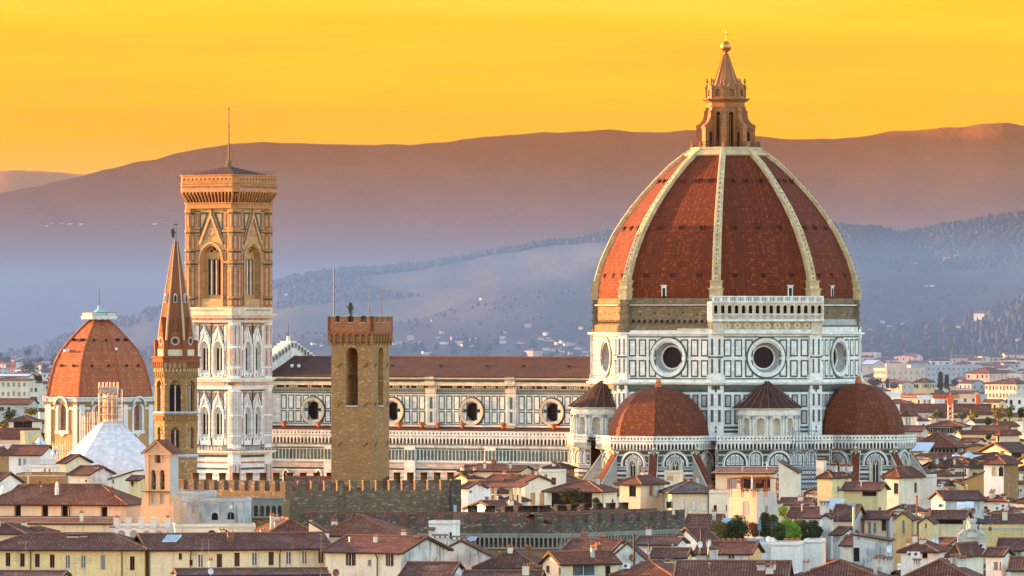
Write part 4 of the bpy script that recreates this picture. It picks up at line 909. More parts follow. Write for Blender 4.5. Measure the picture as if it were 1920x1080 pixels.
        for u in (-.55,0,.55): mb.loft([[f2.p(u-.13,79.0,q0-.1),f2.p(u+.13,79.0,q0-.1),f2.p(u+.13,79.2,q0+.15),f2.p(u-.13,79.2,q0+.15)],[f2.p(u-.16,81.2,q0),f2.p(u+.16,81.2,q0),f2.p(u+.16,80.9,q1),f2.p(u-.16,80.9,q1)]],CW,True)
        for i in range(26): u=-6.4+i*12.8/25; fr.poly(mb,[(u-.12,83.35),(u+.12,83.35),(u,83.6)],hi-.05,hi,PK)
        for i in range(12): u=-6.0+i*12/11; fr.disc(mb,u,83.9,.2,hi-.02,M['dkopen'],8)
    mb.build('gallery',root)
    mb=MB(); q=6.6; mb.loft([[(x,y,z) for x,y in ((-a,-a),(a,-a),(a,a),(-a,a))] for a,z in ((q,84.7),(.75,86.6))],M['rooftile'],True); mb.build('roof',root)
    mb=MB(); mb.prism(ngon(.85,8,A8),86.5,87.0,M['rough']); mb.prism(ngon(.6,8,A8),87.0,87.9,M['rough']); mb.tube((0,0,87.9),(0,0,99.2),.17,.07,6,M['darkmetal'])
    for z in (93,95,98.6): mb.tube((0,0,z),(0,0,z+.25),.2,.2,6,M['darkmetal'])
    mb.tube((.2,0,91.5),(2.3,0,86.2),.02,.02,3,M['darkmetal']); mb.tube((-.2,0,91.5),(-2.3,0,86.2),.02,.02,3,M['darkmetal']); mb.build('flagpole',root)
    mb=MB()
    for k in range(4):
        fr=Fr(*nd(90*k,7.2),R(90*k))
        for i in range(11):
            u=-6.0+i*1.2
            if -1<=i-5<=1 and False: continue
            pts=[fr.p(u+.6*math.cos(t*math.pi/5)+.0,84.8+.95*math.sin(t*math.pi/5),0) for t in range(6)]
            for a,b in zip(pts,pts[1:]): mb.tube(a,b,.025,.025,3,M['darkmetal'],False)
    mb.build('safety_railing',root)
campanile()
# ---------------------------------------------------------------- abbey tower with brick spire
def badia():
    Y=1040; root=thing('hexagonal_bell_tower','slim six-sided stone bell tower with a pointed brick spire','bell tower',(PXX(330,Y),Y,0),0)
    B=M['badia']; C6=math.cos(R(30)); Rr=3.28; ap=Rr*C6; hw=Rr/2; A6=R(-60)
    CRM=M['w_cream']
    mb=MB(); fs=[Fr(*nd(60*k,ap),R(60*k)) for k in range(6)]; wins=[]
    for fr in fs:
        fr.quad(mb,-hw,hw,0,33.4,0,B); fr.archwall(mb,-hw,hw,33.4,38.6,[(0,1.3,34.5,37.0,.4)],0,.55,B,B,None,8); fr.archwall(mb,-hw,hw,38.6,46.2,[(0,1.75,40.2,43.9,.35)],0,.55,B,B,None,8)
        fr.archband(mb,0,1.75,.3,43.6,43.9,.35,0,.1,B,8); fr.archband(mb,0,1.3,.26,36.7,37.0,.4,0,.1,B,8)
        for z0,n in ((38.8,7),(46.3,6)):
            for i in range(n): u=-hw+.25+i*(2*hw-.5)/(n-1); fr.archpoly(mb,u,.3,z0,z0+.55,0,.1,.22,M['badia'] if n==7 else B,6); fr.archpoly(mb,u,.22,z0+.02,z0+.5,0,.22,.235,M['tower'] if n==7 else M['w_tan'],6)
        wins.append(fr)
        fr.slab(mb,-1.6,-1.5,0,1,-.1,0,B)
    for r0,z0,r1,z1 in ((Rr+.02,39.7,Rr+.3,39.72),(Rr+.3,39.72,Rr+.3,39.95),(Rr+.3,39.95,Rr,40.2)): mb.loft([ring3(r0,z0,6,A6),ring3(r1,z1,6,A6)],M['lead'] if z1>40 else B,False)
    mb.loft([ring3(r,z,6,A6) for r,z in ((Rr+.15,33.1),(Rr+.25,33.3),(Rr,33.6))],M['lead'],False)
    mb.build('shaft',root)
    mb=MB(); 
    for r0,z0,z1,n in ((Rr+.14,45.4,46.9,5),(Rr+.42,46.9,48.4,5)):
        a_=r0*C6; h_=r0/2
        for k in range(6):
            fr=Fr(*nd(60*k,a_),R(60*k)); fr.archwall(mb,-h_,h_,z0,z1,[(-h_+(i+.5)*2*h_/n,2*h_/n*.62,z0,z0+.75,0) for i in range(n)],0,.28,M['spire'] if z0>46 else B,B,M['w_tan'],6)
        mb.loft([ring3(r0,z0,6,A6),ring3(r0-.3,z0-.02,6,A6)],B,False)
    mb.loft([ring3(r,z,6,A6) for r,z in ((Rr+.42,48.4),(Rr+.62,48.45),(Rr+.62,48.65),(Rr-.2,48.8))],M['spire'],False); mb.build('corbel_crown',root)
    for fr in wins:
        for w_,zb,zs,dp in ((1.75,40.2,43.9,.35),(1.3,34.5,37.0,.4)):
            w=MB(); fr.archpoly(w,0,w_,zb,zs,dp,-.6,-.5,M['dkopen'] if w_>1.5 else M['shutter'],8); fr.slab(w,-.09,.09,zb,zs+.3,-.5,-.25,M['sill']); fr.slab(w,-.14,.14,zs-.1,zs+.1,-.5,-.2,M['sill'])
            for s in (-1,1): fr.archband(w,s*w_/4,w_/2-.14,.1,zs-.2,zs,.6,-.5,-.3,B,6)
            fr.archpoly(w,0,w_,zs+.45,zs+.5,dp,-.5,-.42,B,8); w.build('twin_window',root)
    mb=MB(); S=M['spire']; Rs=2.75; prof=((Rs,48.7),(Rs*.985,50.6),(2.42,53.5),(.74,64.2),(.55,65.2),(.32,66.6)); mb.loft([ring3(r,z,6,A6) for r,z in prof],S,True)
    for k in range(6):
        e=Vector((*nd(30+60*k,1),0))
        for (r,z),(q,y) in zip(prof,prof[1:]): mb.tube(e*(r+.02)+Vector((0,0,z)),e*(q+.02)+Vector((0,0,y)),.15*r/2.4+.04,.15*q/2.4+.04,5,M['w_tan'])
        c=nd(30+60*k,3.0); mb.prism(ngon(.42,6,0,c),48.7,51.0,S); mb.prism(ngon(.5,6,0,c),51.0,51.2,S)
        fr=Fr(*nd(60*k,3.0*C6),R(60*k)); fr.slab(mb,-1.15,1.15,48.75,49.8,-.5,.06,CRM); fr.slab(mb,-1.3,1.3,49.8,49.95,-.5,.15,S)
    mb.tube((0,0,66.2),(0,0,66.35),.5,.5,6,S); sp=mb.build('spire',root)
    for k in range(6):
        fr=Fr(*nd(60*k,3.0*C6),R(60*k)); g=MB(); fr.poly(g,[(-1.12,49.95),(1.12,49.95),(0,54.8)],-.9,.02,S)
        fr.ring(g,0,51.1,.5,.66,.08,.08,M['sill'],16); fr.disc(g,0,51.1,.5,.05,S,16)
        for i in range(4): a=i*math.pi/2; fr.disc(g,.2*math.cos(a),51.1+.2*math.sin(a),.19,.07,M['eave'],8)
        for s in (-1,1): fr.slab(g,s*.25-.06,s*.25+.06,52.5,53.0,.0,.05,M['eave'])
        g.build('gable',sp)
        q=2.05-.2; d=MB(); f2=Fr(*nd(60*k,1.62),R(60*k)); f2.archpoly(d,0,.55,57.0,58.0,1.0,-.4,.28,M['sill'],6); f2.archpoly(d,0,.36,57.1,57.9,1.0,.28,.3,M['eave'],6); d.build('spire_window',sp)
    # weather vane angel (flat sheet) and cross
    v=MB(); v.tube((0,0,66.5),(0,0,69.6),.06,.04,5,M['darkmetal']); f=Fr(0,0,0); f.slab(v,-.35,.35,69.05,69.15,-.04,.04,M['darkmetal'])
    pts=[(-.15,68.0),(-.2,67.4),(-.35,67.0),(-.6,67.05),(-.72,67.6),(-.78,68.1),(-.68,68.4),(-.52,68.35),(-.45,68.62),(-.3,68.62),(-.3,68.35)]
    f.poly(v,pts,-.05,.05,M['bronze']); f.slab(v,-.3,.0,67.8,67.9,-.04,.04,M['bronze']); v.build('weather_vane',root)
badia()
# ---------------------------------------------------------------- battlemented tower
def wallcren(mb,a,b,ztop,zn,zb,th,mw,gw,mt,dirty=None,start=.0,cap=None):
    """wall from a to b (xy) seen with its outside to the right-hand normal; merlons mw wide, gaps gw"""
    a=Vector(a);b=Vector(b);d=b-a; L=d.length; ang=math.atan2(d.y,d.x); fr=Fr(a.x,a.y,ang)
    fr.slab(mb,0,L,zb,zn,-th,0,mt)
    n=max(1,round((L-mw)/(mw+gw))); st=(L-mw)/n
    for i in range(n+1):
        u=i*st; fr.slab(mb,u,u+mw,zn,ztop-.12,-th,.0,mt); fr.slab(mb,u-.06,u+mw+.06,ztop-.12,ztop,-th-.06,.06,cap or mt)
        if cap and i<n: fr.slab(mb,u+mw,u+st,zn,zn+.08,-th,.05,cap)
    return fr,L
def volognana():
    Y=1003; root=thing('battlemented_tower','square stone tower with red brick battlements and tall arched openings','tower',(PXX(675.5,Y),Y,0),R(-22.6)); s=3.28; T=M['tower']
    mb=MB(); wins=[]
    for k in range(4):
        fr=Fr(*nd(90*k,s),R(90*k)); fr.quad(mb,-s,s,0,41.0,0,T); fr.archwall(mb,-s,s,41.0,51.0,[(.1,1.9,41.6,49.3,0)],0,1.0,T,T,None,12); fr.archband(mb,.1,1.9,.35,48.8,49.3,0,0,.05,T,12)
        fr.slab(mb,-s,s,35.9,36.02,0,.08,T)
        fr.quad(mb,-s,s,41,51,-1.0,T) if False else None
        for z in (47.6,41.8,35.8,30.2):
            for u in (-2.3,2.0):
                if abs(u)<3: mb.tube(fr.p(u,z-.35,.08),fr.p(u+.75,z+.35,.08),.06,.06,4,M['darkmetal'])
        wins.append(fr)
    # inner walls of the bell chamber
    for k in range(4):
        fr=Fr(*nd(90*k,s-1.0),R(90*k)); 
        o=[(.1,1.9,41.6,49.3,0)]
        fr2=Fr(*nd(90*k,s-1.0),R(90*k)+math.pi); fr2.archwall(mb,-s+1.0,s-1.0,41.0,51.0,[(-.1,1.9,41.6,49.3,0)],0,.0,T,T,None,12)
    mb.box(-2.3,2.3,-2.3,2.3,40.9,41.3,T); mb.box(-2.3,2.3,-2.3,2.3,50.5,51,T)
    t=mb.build('shaft',root)
    for k,fr in enumerate(wins[:2]):
        o=MB(); fr.slab(o,-.85,1.05,41.4,41.6,-1.0,.12,M['lead']); fr.slab(o,-.85,1.05,45.6,46.1,-1.3,-.9,M['eave']); fr.slab(o,.35,.5,41.6,45.6,-1.2,-1.0,M['eave']); o.tube(fr.p(.3,45.6,-1.1),fr.p(.9,41.8,-1.1),.07,.07,4,M['eave']); o.build('bell_opening',root)
    mb=MB(); h=3.68; RD=M['towerred']; z0=52.5
    pts=[(h,-h),(h,h),(-h,h),(-h,-h)]
    for k in range(4):
        fr=Fr(*nd(90*k,h),R(90*k)); n=7
        fr.archwall(mb,-h,h,51.0,52.5,[(-h+(i+.5)*2*h/n,.78,51.0,51.9,0) for i in range(n)],0,.4,RD,T,T,8)
        for i in range(n+1): u=-h+i*2*h/n; u0,u1=max(-h,u-.17),min(h,u+.17); mb.loft([[fr.p(u0,50.5,-.4),fr.p(u1,50.5,-.4),fr.p(u1,50.5,-.35),fr.p(u0,50.5,-.35)],[fr.p(u0,51.3,-.4),fr.p(u1,51.3,-.4),fr.p(u1,51.3,0),fr.p(u0,51.3,0)]],T,True)
        fr.slab(mb,-h,h,52.5,52.6,-.5,.08,RD)
        wallcren(mb,fr.p(-h,0)[:2],fr.p(h,0)[:2],54.95,53.9,52.6,.45,1.1,1.0,RD,cap=M['copper'])
    mb.box(-3.2,3.2,-3.2,3.2,52.3,52.9,T); mb.build('battlement',root)
    for x,y,z1,r,mt in ((-3.1,-2.7,62.2,.10,'darkmetal'),(1.9,-1.0,57.4,.06,'darkmetal'),(2.6,1.8,59.6,.06,'wood')):
        p=MB(); p.tube((x,y,52.9),(x,y,z1),r,r*.7,6,M[mt]); p.build('pole',root)
    v=MB(); v.tube((-.9,-1.2,52.9),(-.9,-1.2,56.5),.05,.04,5,M['wood']); f=Fr(-1.0,-1.2,R(22.6))
    pts=[(-.25,55.35),(-.1,55.1),(-.15,54.85),(.05,54.75),(.0,55.0),(.12,55.25),(.28,55.3),(.3,55.42),(.15,55.5),(.2,55.75),(.42,55.7),(.42,55.85),(.25,55.95),(.28,56.1),(.45,56.1),(.42,56.25),(.25,56.3),(.3,56.5),(.22,56.75),(.05,56.95),(-.18,56.95),(-.32,56.75),(-.36,56.3),(-.75,56.45),(-.78,56.38),(-.4,56.1),(-.38,55.8)]
    f.poly(v,pts,-.05,.05,M['bronze']); v.build('lion_weather_vane',root)
volognana()
# ---------------------------------------------------------------- battlemented palace in front of it
def palace():
    A,Bc,Cc=P(335,900,997).to_2d(),P(535,900,985).to_2d(),P(863,900,993).to_2d()
    root=thing('battlemented_palace','dark rubble stone palace block with square battlements, around the brown tower','palace',(Bc.x,Bc.y,0)); o=Bc
    BG=M['bargello']; BM=M['tower']
    L=lambda v:(v[0]-o[0],v[1]-o[1])
    mb=MB(); wallcren(mb,L(A),L(Bc),30.7,29.2,0,.8,.98,1.0,M['bargello']); mb.build('battlement_wall',root)
    mb=MB(); wallcren(mb,L(Bc),L(Cc),30.7,29.2,0,.8,1.0,.95,BG); mb.build('battlement_wall',root)
    A2,B2,C2=P(360,890,1012).to_2d(),P(560,890,1012).to_2d(),P(850,890,1016).to_2d()
    mb=MB(); wallcren(mb,L(C2),L(A2),31.3,29.6,0,.8,1.0,1.05,M['tower']); mb.build('battlement_wall',root)
    mb=MB(); pts=[L(A),L(Bc),L(Cc),L(C2),L(A2)]; mb.face([(x,y,28.4) for x,y in pts],M['rooftile']); 
    e=[(L(P(420,0,996)[:2]),28.6),(L(P(620,0,998)[:2]),29.6)]
    for px0,px1,zr,Yr in ((350,505,30.3,1003),(535,730,31.0,1004),(730,845,29.9,1004)):
        a,b=L(P(px0,0,Yr-7)[:2]),L(P(px1,0,Yr-7)[:2]); c,d=L(P(px1,0,Yr)[:2]),L(P(px0,0,Yr)[:2]); e_,f_=L(P(px1,0,Yr+7)[:2]),L(P(px0,0,Yr+7)[:2])
        mb.face([(*a,28.5),(*b,28.5),(*c,zr),(*d,zr)],M['tile']); mb.face([(*d,zr),(*c,zr),(*e_,28.5),(*f_,28.5)],M['tile']); mb.face([(*b,28.5),(*e_,28.5),(*c,zr)],M['bargello']); mb.face([(*a,28.5),(*d,zr),(*f_,28.5)],M['bargello'])
    mb.build('roof',root)
    mb=MB(); a,b=L(P(866,0,992)[:2]),L(P(868,0,1010)[:2]); fr=Fr(*L(P(846,0,992)[:2]),R(15)); fr.slab(mb,0,1.5,0,30.8,-1,.15,M['bargellodk']); fr.slab(mb,.3,.75,23,27.0,.15,.3,M['lead']); mb.build('corner_pier',root)
    # little arcade on the left flank
    mb=MB(); fr=Fr(*L(P(464,0,981)[:2]),R(-8)); fr.slab(mb,0,5.4,0,27.9,-6,0,M['tower'])
    fr.archwall(mb,0,5.4,25.6,28.2,[(.45+i*.88,.62,25.7,26.9,.3) for i in range(6)],.45,.4,M['greystone'],M['greystone'],M['bargellodk'],8); fr.slab(mb,-.1,5.6,28.2,28.45,-.5,.6,M['greystone']); fr.slab(mb,-.1,5.6,25.4,25.6,0,.6,M['greystone']); mb.build('arcade',root)
palace()
def courtyard():
    A,Bc,Cc=P(560,960,958).to_2d(),P(1053,960,955).to_2d(),P(1284,960,978).to_2d()
    root=thing('battlemented_wall','low dark battlemented wall on a row of small arches, bending in the middle of the rooftops','wall',(Bc.x,Bc.y,0)); o=Bc
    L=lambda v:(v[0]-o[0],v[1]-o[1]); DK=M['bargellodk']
    for a,b,mw,gw,nar in ((A,Bc,1.35,1.25,58),(Bc,Cc,1.45,1.6,40)):
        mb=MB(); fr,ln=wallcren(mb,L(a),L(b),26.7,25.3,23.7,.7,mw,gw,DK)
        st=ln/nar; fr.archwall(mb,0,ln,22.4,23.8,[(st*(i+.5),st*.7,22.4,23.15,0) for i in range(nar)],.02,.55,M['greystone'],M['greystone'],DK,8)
        fr.slab(mb,-.2,ln+.1,23.75,23.95,-.5,.22,M['greystone'])
        for i in range(nar+1): u=i*st; fr.slab(mb,u-.1,u+.1,21.9,22.5,-.6,-.05,M['greystone'])
        fr.slab(mb,0,ln,0,22.4,-1.4,-.55,M['tower']); fr.slab(mb,0,ln,21.75,21.95,-.6,.05,M['greystone'])
        mb.build('battlement',root)
        mb=MB(); back=22 if a is A else 11
        p=[fr.p(0,25.0,-.7),fr.p(ln,25.0,-.7),fr.p(ln,26.7,-5.2),fr.p(0,26.7,-5.2)]; mb.face(p,M['tile']); p=[fr.p(0,26.7,-5.2),fr.p(ln,26.7,-5.2),fr.p(ln,24.8,-10),fr.p(0,24.8,-10)]; mb.face(p,M['tile2']); fr.slab(mb,0,ln,26.6,26.85,-5.4,-5.1,M['ridge'])
        mb.build('roof',root)
        mb=MB(); f2=Fr(*fr.p(ln,0,-10)[:2],fr.ang+math.pi); wallcren(mb,fr.p(ln if a is A else ln,0,-11)[:2],fr.p(ln*.62 if a is A else 0,0,-11)[:2],27.6,26.2,0,.7,mw,gw,DK); mb.build('battlement',root)
courtyard()
# ---------------------------------------------------------------- basilica dome on the left
def medici():
    Y=1765; root=thing('red_dome_church','red tiled dome church with lead lantern at the left, lit by the low sun','church',(PXX(186,Y),Y,0)); s=F/Y; a0=R(-17.7-90)
    zz=lambda py:CH-(py-HZ)/s
    prof=[(105,742),(103,728),(98,707),(90,681),(79,660),(66,645),(52,630),(40,618),(26,606),(17,600)]
    mb=MB(); mb.loft([ring3(r/s*1.0,zz(py),8,a0) for r,py in prof],M['domebrick3'],True); d=mb.build('dome',root)
    for k in range(8):
        th=-17.7+45*k; e=Vector((*nd(th,1),0)); b=MB(); 
        for (r,p),(q,w) in zip(prof,prof[1:]): b.tube(e*(r/s)+Vector((0,0,zz(p))),e*(q/s)+Vector((0,0,zz(w))),.3,.3,6,M['domebrick3'])
        b.build('rib',d)
    for k in (-1,0,1):
        an=-17.7+22.5+45*k
        for r,py,sp in ((66,637,1.6),(93,685,2.2)):
            for i in (-1,1):
                v=MB(); fr=Fr(*nd(an,r/s*C8),R(an)); z=zz(py); fr.poly(v,[(i*sp+.34*math.cos(q*math.pi/4),z+.34*math.sin(q*math.pi/4)) for q in range(8)],-3,.3,M['dkopen']); v.build('vent_hole',d)
    for an,r,py,u in ((-40.2,86,657,-1.5),(4.8,86,654,4.2)):
        v=MB(); fr=Fr(*nd(an,r/s*C8),R(an)); z=zz(py); fr.slab(v,u-.35,u+.35,z-.3,z+.3,-1.5,.5,M['whitemetal']); v.build('roof_hatch',d)
    v=MB(); fr=Fr(*nd(4.8,102/s*C8),R(4.8)); fr.slab(v,4.4,5.1,zz(735),zz(724),-2,.45,M['glass']); v.build('roof_window',d)
    mb=MB(); mb.loft([ring3(r,z,8,a0) for r,z in ((4.9,zz(599)),(5.1,zz(598)),(5.1,zz(593)),(4.4,zz(592.5)))],M['w_pale'],True); mb.loft([ring3(r,z,8,a0) for r,z in ((3.7,zz(592.5)),(.7,zz(580)),(.5,zz(577)),(.55,zz(574)),(.2,zz(572)))],M['copper'],True)
    pts=ngon(4.9,8,a0)
    for i in range(8):
        p,q=pts[i],pts[(i+1)%8]; mb.tube((*p,zz(586)),(*q,zz(586)),.06,.06,4,M['darkmetal']); mb.tube((*p,zz(593)),(*p,zz(586)),.07,.07,4,M['darkmetal']); mb.face([(*p,zz(592)),(*q,zz(592)),(*q,zz(586.5)),(*p,zz(586.5))],M['metal'])
    mb.tube((0,0,zz(574)),(0,0,zz(540)),.09,.05,5,M['darkmetal']); mb.build('lantern',root)
    # drum
    Rr=14.9; ap=Rr*C8; hw=ap*T8; mb=MB(); wins=[]; OC=M['w_ochre']; SH=M['tan'] if 'tan' in M else M['w_tan']
    for k in range(8):
        an=4.8+45*k; fr=Fr(*nd(an,ap),R(an))
        fr.archwall(mb,-hw,hw,zz(845),zz(758),[(0,3.0,zz(805),zz(768),0)],0,1.0,OC,M['w_pale'],None,12); fr.quad(mb,-hw,hw,0,zz(845),0,OC); fr.quad(mb,-hw,hw,zz(758),zz(743),0,M['w_pale'])
        fr.archband(mb,0,3.0,.75,zz(812),zz(768),0,0,.3,M['w_pale'],12); fr.slab(mb,-2.5,2.5,zz(812),zz(806),0,.45,M['w_pale']); fr.poly(mb,[(-1.2,zz(812)),(0,zz(818)),(1.2,zz(812))],0,.3,M['w_pale'])
        for s_ in (-1,1):
            fr.slab(mb,s_*(hw-.95)-.75,s_*(hw-.95)+.75,0,zz(757),0,.4,M['w_pale'])
            fr.slab(mb,min(s_*hw,s_*2.6),max(s_*hw,s_*2.6),zz(767),zz(762),0,.32,M['w_pale'])
        fr.slab(mb,-hw-.3,hw+.3,zz(757),zz(752),0,.6,M['rough']); fr.slab(mb,-hw-.5,hw+.5,zz(752),zz(746),0,.3,M['w_pale']); fr.slab(mb,-hw-.6,hw+.6,zz(746),zz(743.5),0,.75,M['w_pale'])
        fr.archband(mb,0,3.9,.5,zz(757),zz(757)-.3,0,.3,1.0,M['w_pale'],10)
        wins.append(fr)
    mb.prism(ngon(14.9,8,a0),zz(744),zz(743),M['rooftile']); mb.build('drum',root)
    for fr in wins:
        w=MB(); fr.archpoly(w,0,3.0,zz(805),zz(768),0,-1.0,-.9,M['amber'],12)
        for u in (-.75,0,.75): fr.slab(w,u-.05,u+.05,zz(805),zz(762),-.9,-.8,M['darkmetal'])
        for z in (zz(795),zz(785),zz(775)): fr.slab(w,-1.45,1.45,z-.05,z+.05,-.9,-.82,M['darkmetal'])
        w.build('arched_window',root)
medici()
def baptistery():
    Y=1530; s=F/Y; zz=lambda py:CH-(py-HZ)/s; root=thing('wrapped_baptistery','octagonal building wrapped in white tarpaulin with a scaffolded lantern on top','building',(PXX(207,Y),Y,0)); a0=R(12)
    mb=MB(); mb.loft([ring3(r,z,8,a0) for r,z in ((12.5,0),(12.5,zz(880)),(12.4,zz(878)),(10.6,zz(858)),(2.5,zz(791)))],M['tent'],True)
    for k in range(8):
        e=Vector((math.cos(a0+k*math.pi/4),math.sin(a0+k*math.pi/4),0)); mb.tube(e*12.4+Vector((0,0,zz(878))),e*2.5+Vector((0,0,zz(791))),.2,.12,5,M['tent'])
    for k in range(16):
        e=Vector((math.cos(a0+(k+.37)*math.pi/8),math.sin(a0+(k+.37)*math.pi/8),0)); mb.tube(e*11.5+Vector((0,0,zz(878)+.2)),e*2.4+Vector((0,0,zz(791)+.1)),.1,.06,4,M['lead'])
    mb.build('tarpaulin',root)
    mb=MB(); n=6
    for z0,z1,w in ((zz(791),zz(737),2.55),(zz(737),zz(724),2.1)):
        x0=-2.55; x1=x0+2*w
        xs=np.linspace(x0,x1,n); zs=np.arange(z0,z1+.01,1.1)
        for x in xs:
            for y in (-2.4,2.4): mb.tube((x,y,z0),(x,y,z1+.9),.06,.06,4,M['scaf'])
        for z in zs:
            for y in (-2.4,2.4): mb.tube((x0,y,z),(x1,y,z),.055,.055,4,M['scaf'])
            for x in (x0,x1): mb.tube((x,-2.4,z),(x,2.4,z),.055,.055,4,M['scaf'])
        for i in range(4): z=z0+i*(z1-z0)/4; mb.tube((x0,-2.4,z),(x1,-2.4,z+(z1-z0)/4),.05,.05,4,M['scaf'])
    mb.box(-2.4,1.5,-2.2,2.2,zz(736),zz(725),M['scafnet'])
    for z in (zz(778),zz(762),zz(748)): mb.box(-2.5,2.5,-2.35,2.35,z,z+.12,M['scafnet'])
    mb.build('scaffolding',root)
    mb=MB(); mb.prism(ngon(1.7,8,a0),zz(791),zz(740),M['w_peach']); 
    for k in range(8):
        fr=Fr(*nd(45*k,1.6),R(45*k)); fr.archpoly(mb,0,.7,zz(785),zz(757),0,0,.06,M['w_ochre'],8)
    mb.build('lantern',root)
baptistery()
# ---------------------------------------------------------------- bell gable in the left foreground
def bellgable():
    Y=955; s=F/Y; zz=lambda py:CH-(py-HZ)/s; root=thing('bell_gable','peach plastered bell gable with two arched bell openings above the yellow church roof','bell gable',(PXX(296,Y),Y,0),R(-27)); PK=M['w_salmon']; w=2.05; d=2.3
    mb=MB(); fr=Fr(0,0,0)
    bays=[(-.72,.78,zz(918),zz(886),0),(.72,.78,zz(918),zz(886),0)]
    fr.archwall(mb,-w,w,zz(922),zz(875),bays,0,.7,PK,M['w_tan'],M['wood'],10); fr.archwall(mb,-w,w,zz(875),zz(849),[(0,1.0,zz(868),zz(857),.0)],0,.6,PK,PK,M['wood'],10)
    fr.rectwall(mb,-w,w,zz(948),zz(922),[(-.72-.36,-.72+.36,zz(944),zz(926)),(.72-.36,.72+.36,zz(944),zz(926))],0,.4,PK); fr.quad(mb,-w,w,zz(944),zz(926),-.4,M['w_stain2'])
    fr.poly(mb,[(-w,zz(849)),(w,zz(849)),(0,zz(828))],-d,0,PK)
    fr.archband(mb,0,1.0,.18,zz(866),zz(857),0,0,.12,PK,10)
    for uc in (-.72,.72): fr.archband(mb,uc,.78,.16,zz(890),zz(886),0,0,.1,PK,10)
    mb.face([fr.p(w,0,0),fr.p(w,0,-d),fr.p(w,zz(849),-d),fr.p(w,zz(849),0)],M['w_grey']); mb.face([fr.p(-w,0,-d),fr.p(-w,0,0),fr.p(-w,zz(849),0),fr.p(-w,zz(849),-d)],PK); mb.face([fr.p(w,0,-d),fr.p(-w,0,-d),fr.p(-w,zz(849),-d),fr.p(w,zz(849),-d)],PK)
    for u in (-w+.32,w-.32): fr.slab(mb,u-.3,u+.3,zz(948),zz(857),0,.15,PK); fr.slab(mb,u-.4,u+.4,zz(857),zz(854),0,.25,PK)
    fr.slab(mb,-w-.1,w+.1,zz(853),zz(849),-d,.3,PK)
    fr.slab(mb,-w-.65,w+.65,0,zz(948),-d-.5,.2,PK)
    for s_ in (-1,1):
        q=[(s_*w,zz(948)),(s_*(w+.65),zz(948)),(s_*(w+.55),zz(938)),(s_*(w+.2),zz(931)),(s_*w,zz(924))]
        if s_<0: q.reverse()
        fr.poly(mb,q,-d,.1,PK)
    mb.build('body',root)
    r=MB()
    for s_ in (-1,1):
        A=[(s_*(w+.5),zz(851)),(0,zz(825.5)),(0,zz(824)),(s_*(w+.5),zz(849))]
        f=[fr.p(u,z,.5) for u,z in A]; b=[fr.p(u,z,-d-.4) for u,z in A]
        if s_<0: f.reverse(); b.reverse()
        r.loft([b,f],M['tile3'],True)
        q=[(s_*(w+.45),zz(852.5)),(0,zz(828)),(0,zz(825.5)),(s_*(w+.45),zz(850))]
        if s_<0: q.reverse()
        fr.poly(r,q[::-1] if False else q,.1,.46,PK)
    r.build('roof',root)
    o=MB(); fr.slab(o,-w-.3,w+.0,zz(922.5),zz(921),.0,.6,M['darkmetal']); o.build('iron_ledge',root)
    for uc in (-.72,.72): b=MB(); b.lathe([(.34,zz(912)),(.3,zz(906)),(.2,zz(902)),(.05,zz(900))],12,M['bronze'],fr.p(uc,0,-.35)[:2]); b.build('bell',root)
bellgable()
# ---------------------------------------------------------------- houses
def Dp(py): return 900+(1070-py)*2.35
WIN_D={'dark':'dkwin','open':'dkopen','glass':'glass','blue':'shuttergrey','brown':'shutter','green':'shuttergreen','white':'whitemetal','amber':'amber','tan':'w_tan','ochre':'w_ochre'}
WR=random.Random(77)
def window_part(root,fr,u0,u1,z0,z1,dep,kind,sill=True):
    o=MB(); k=kind
    if k.startswith('sh'):     # open shutters either side of dark glass
        mt=M['shuttergreen' if k=='shg' else 'shutter']; w=(u1-u0)
        fr.quad(o,u0,u1,z0,z1,-dep+.02,M['dkwin']); fr.slab(o,(u0+u1)/2-.04,(u0+u1)/2+.04,z0,z1,-dep+.02,-dep+.07,M['whitemetal'])
        for a,b in ((u0-w*.5,u0-.02),(u1+.02,u1+w*.5)): fr.slab(o,a,b,z0,z1,.02,.07,mt)
    else:
        mt=M[WIN_D.get(k,k)]; fr.quad(o,u0,u1,z0,z1,-dep+.02,mt)
        if k in ('dark','glass'):
            fr.frame(o,u0,u1,z0,z1,.06,-dep+.02,-dep+.08,M['whitemetal' if k=='glass' else 'wood']); fr.slab(o,(u0+u1)/2-.035,(u0+u1)/2+.035,z0+.06,z1-.06,-dep+.02,-dep+.08,M['whitemetal' if k=='glass' else 'wood'])
        elif k in ('blue','brown','green'):
            fr.slab(o,(u0+u1)/2-.02,(u0+u1)/2+.02,z0,z1,-dep+.02,-dep+.05,M['eave'])
            n=max(3,int((z1-z0)/.28))
            for i in range(1,n): z=z0+(z1-z0)*i/n; fr.slab(o,u0+.05,u1-.05,z-.03,z+.03,-dep+.02,-dep+.05,mt)
    if sill: fr.slab(o,u0-.1,u1+.1,z0-.12,z0,-dep,.12,M['sill'])
    o.build('window',root)
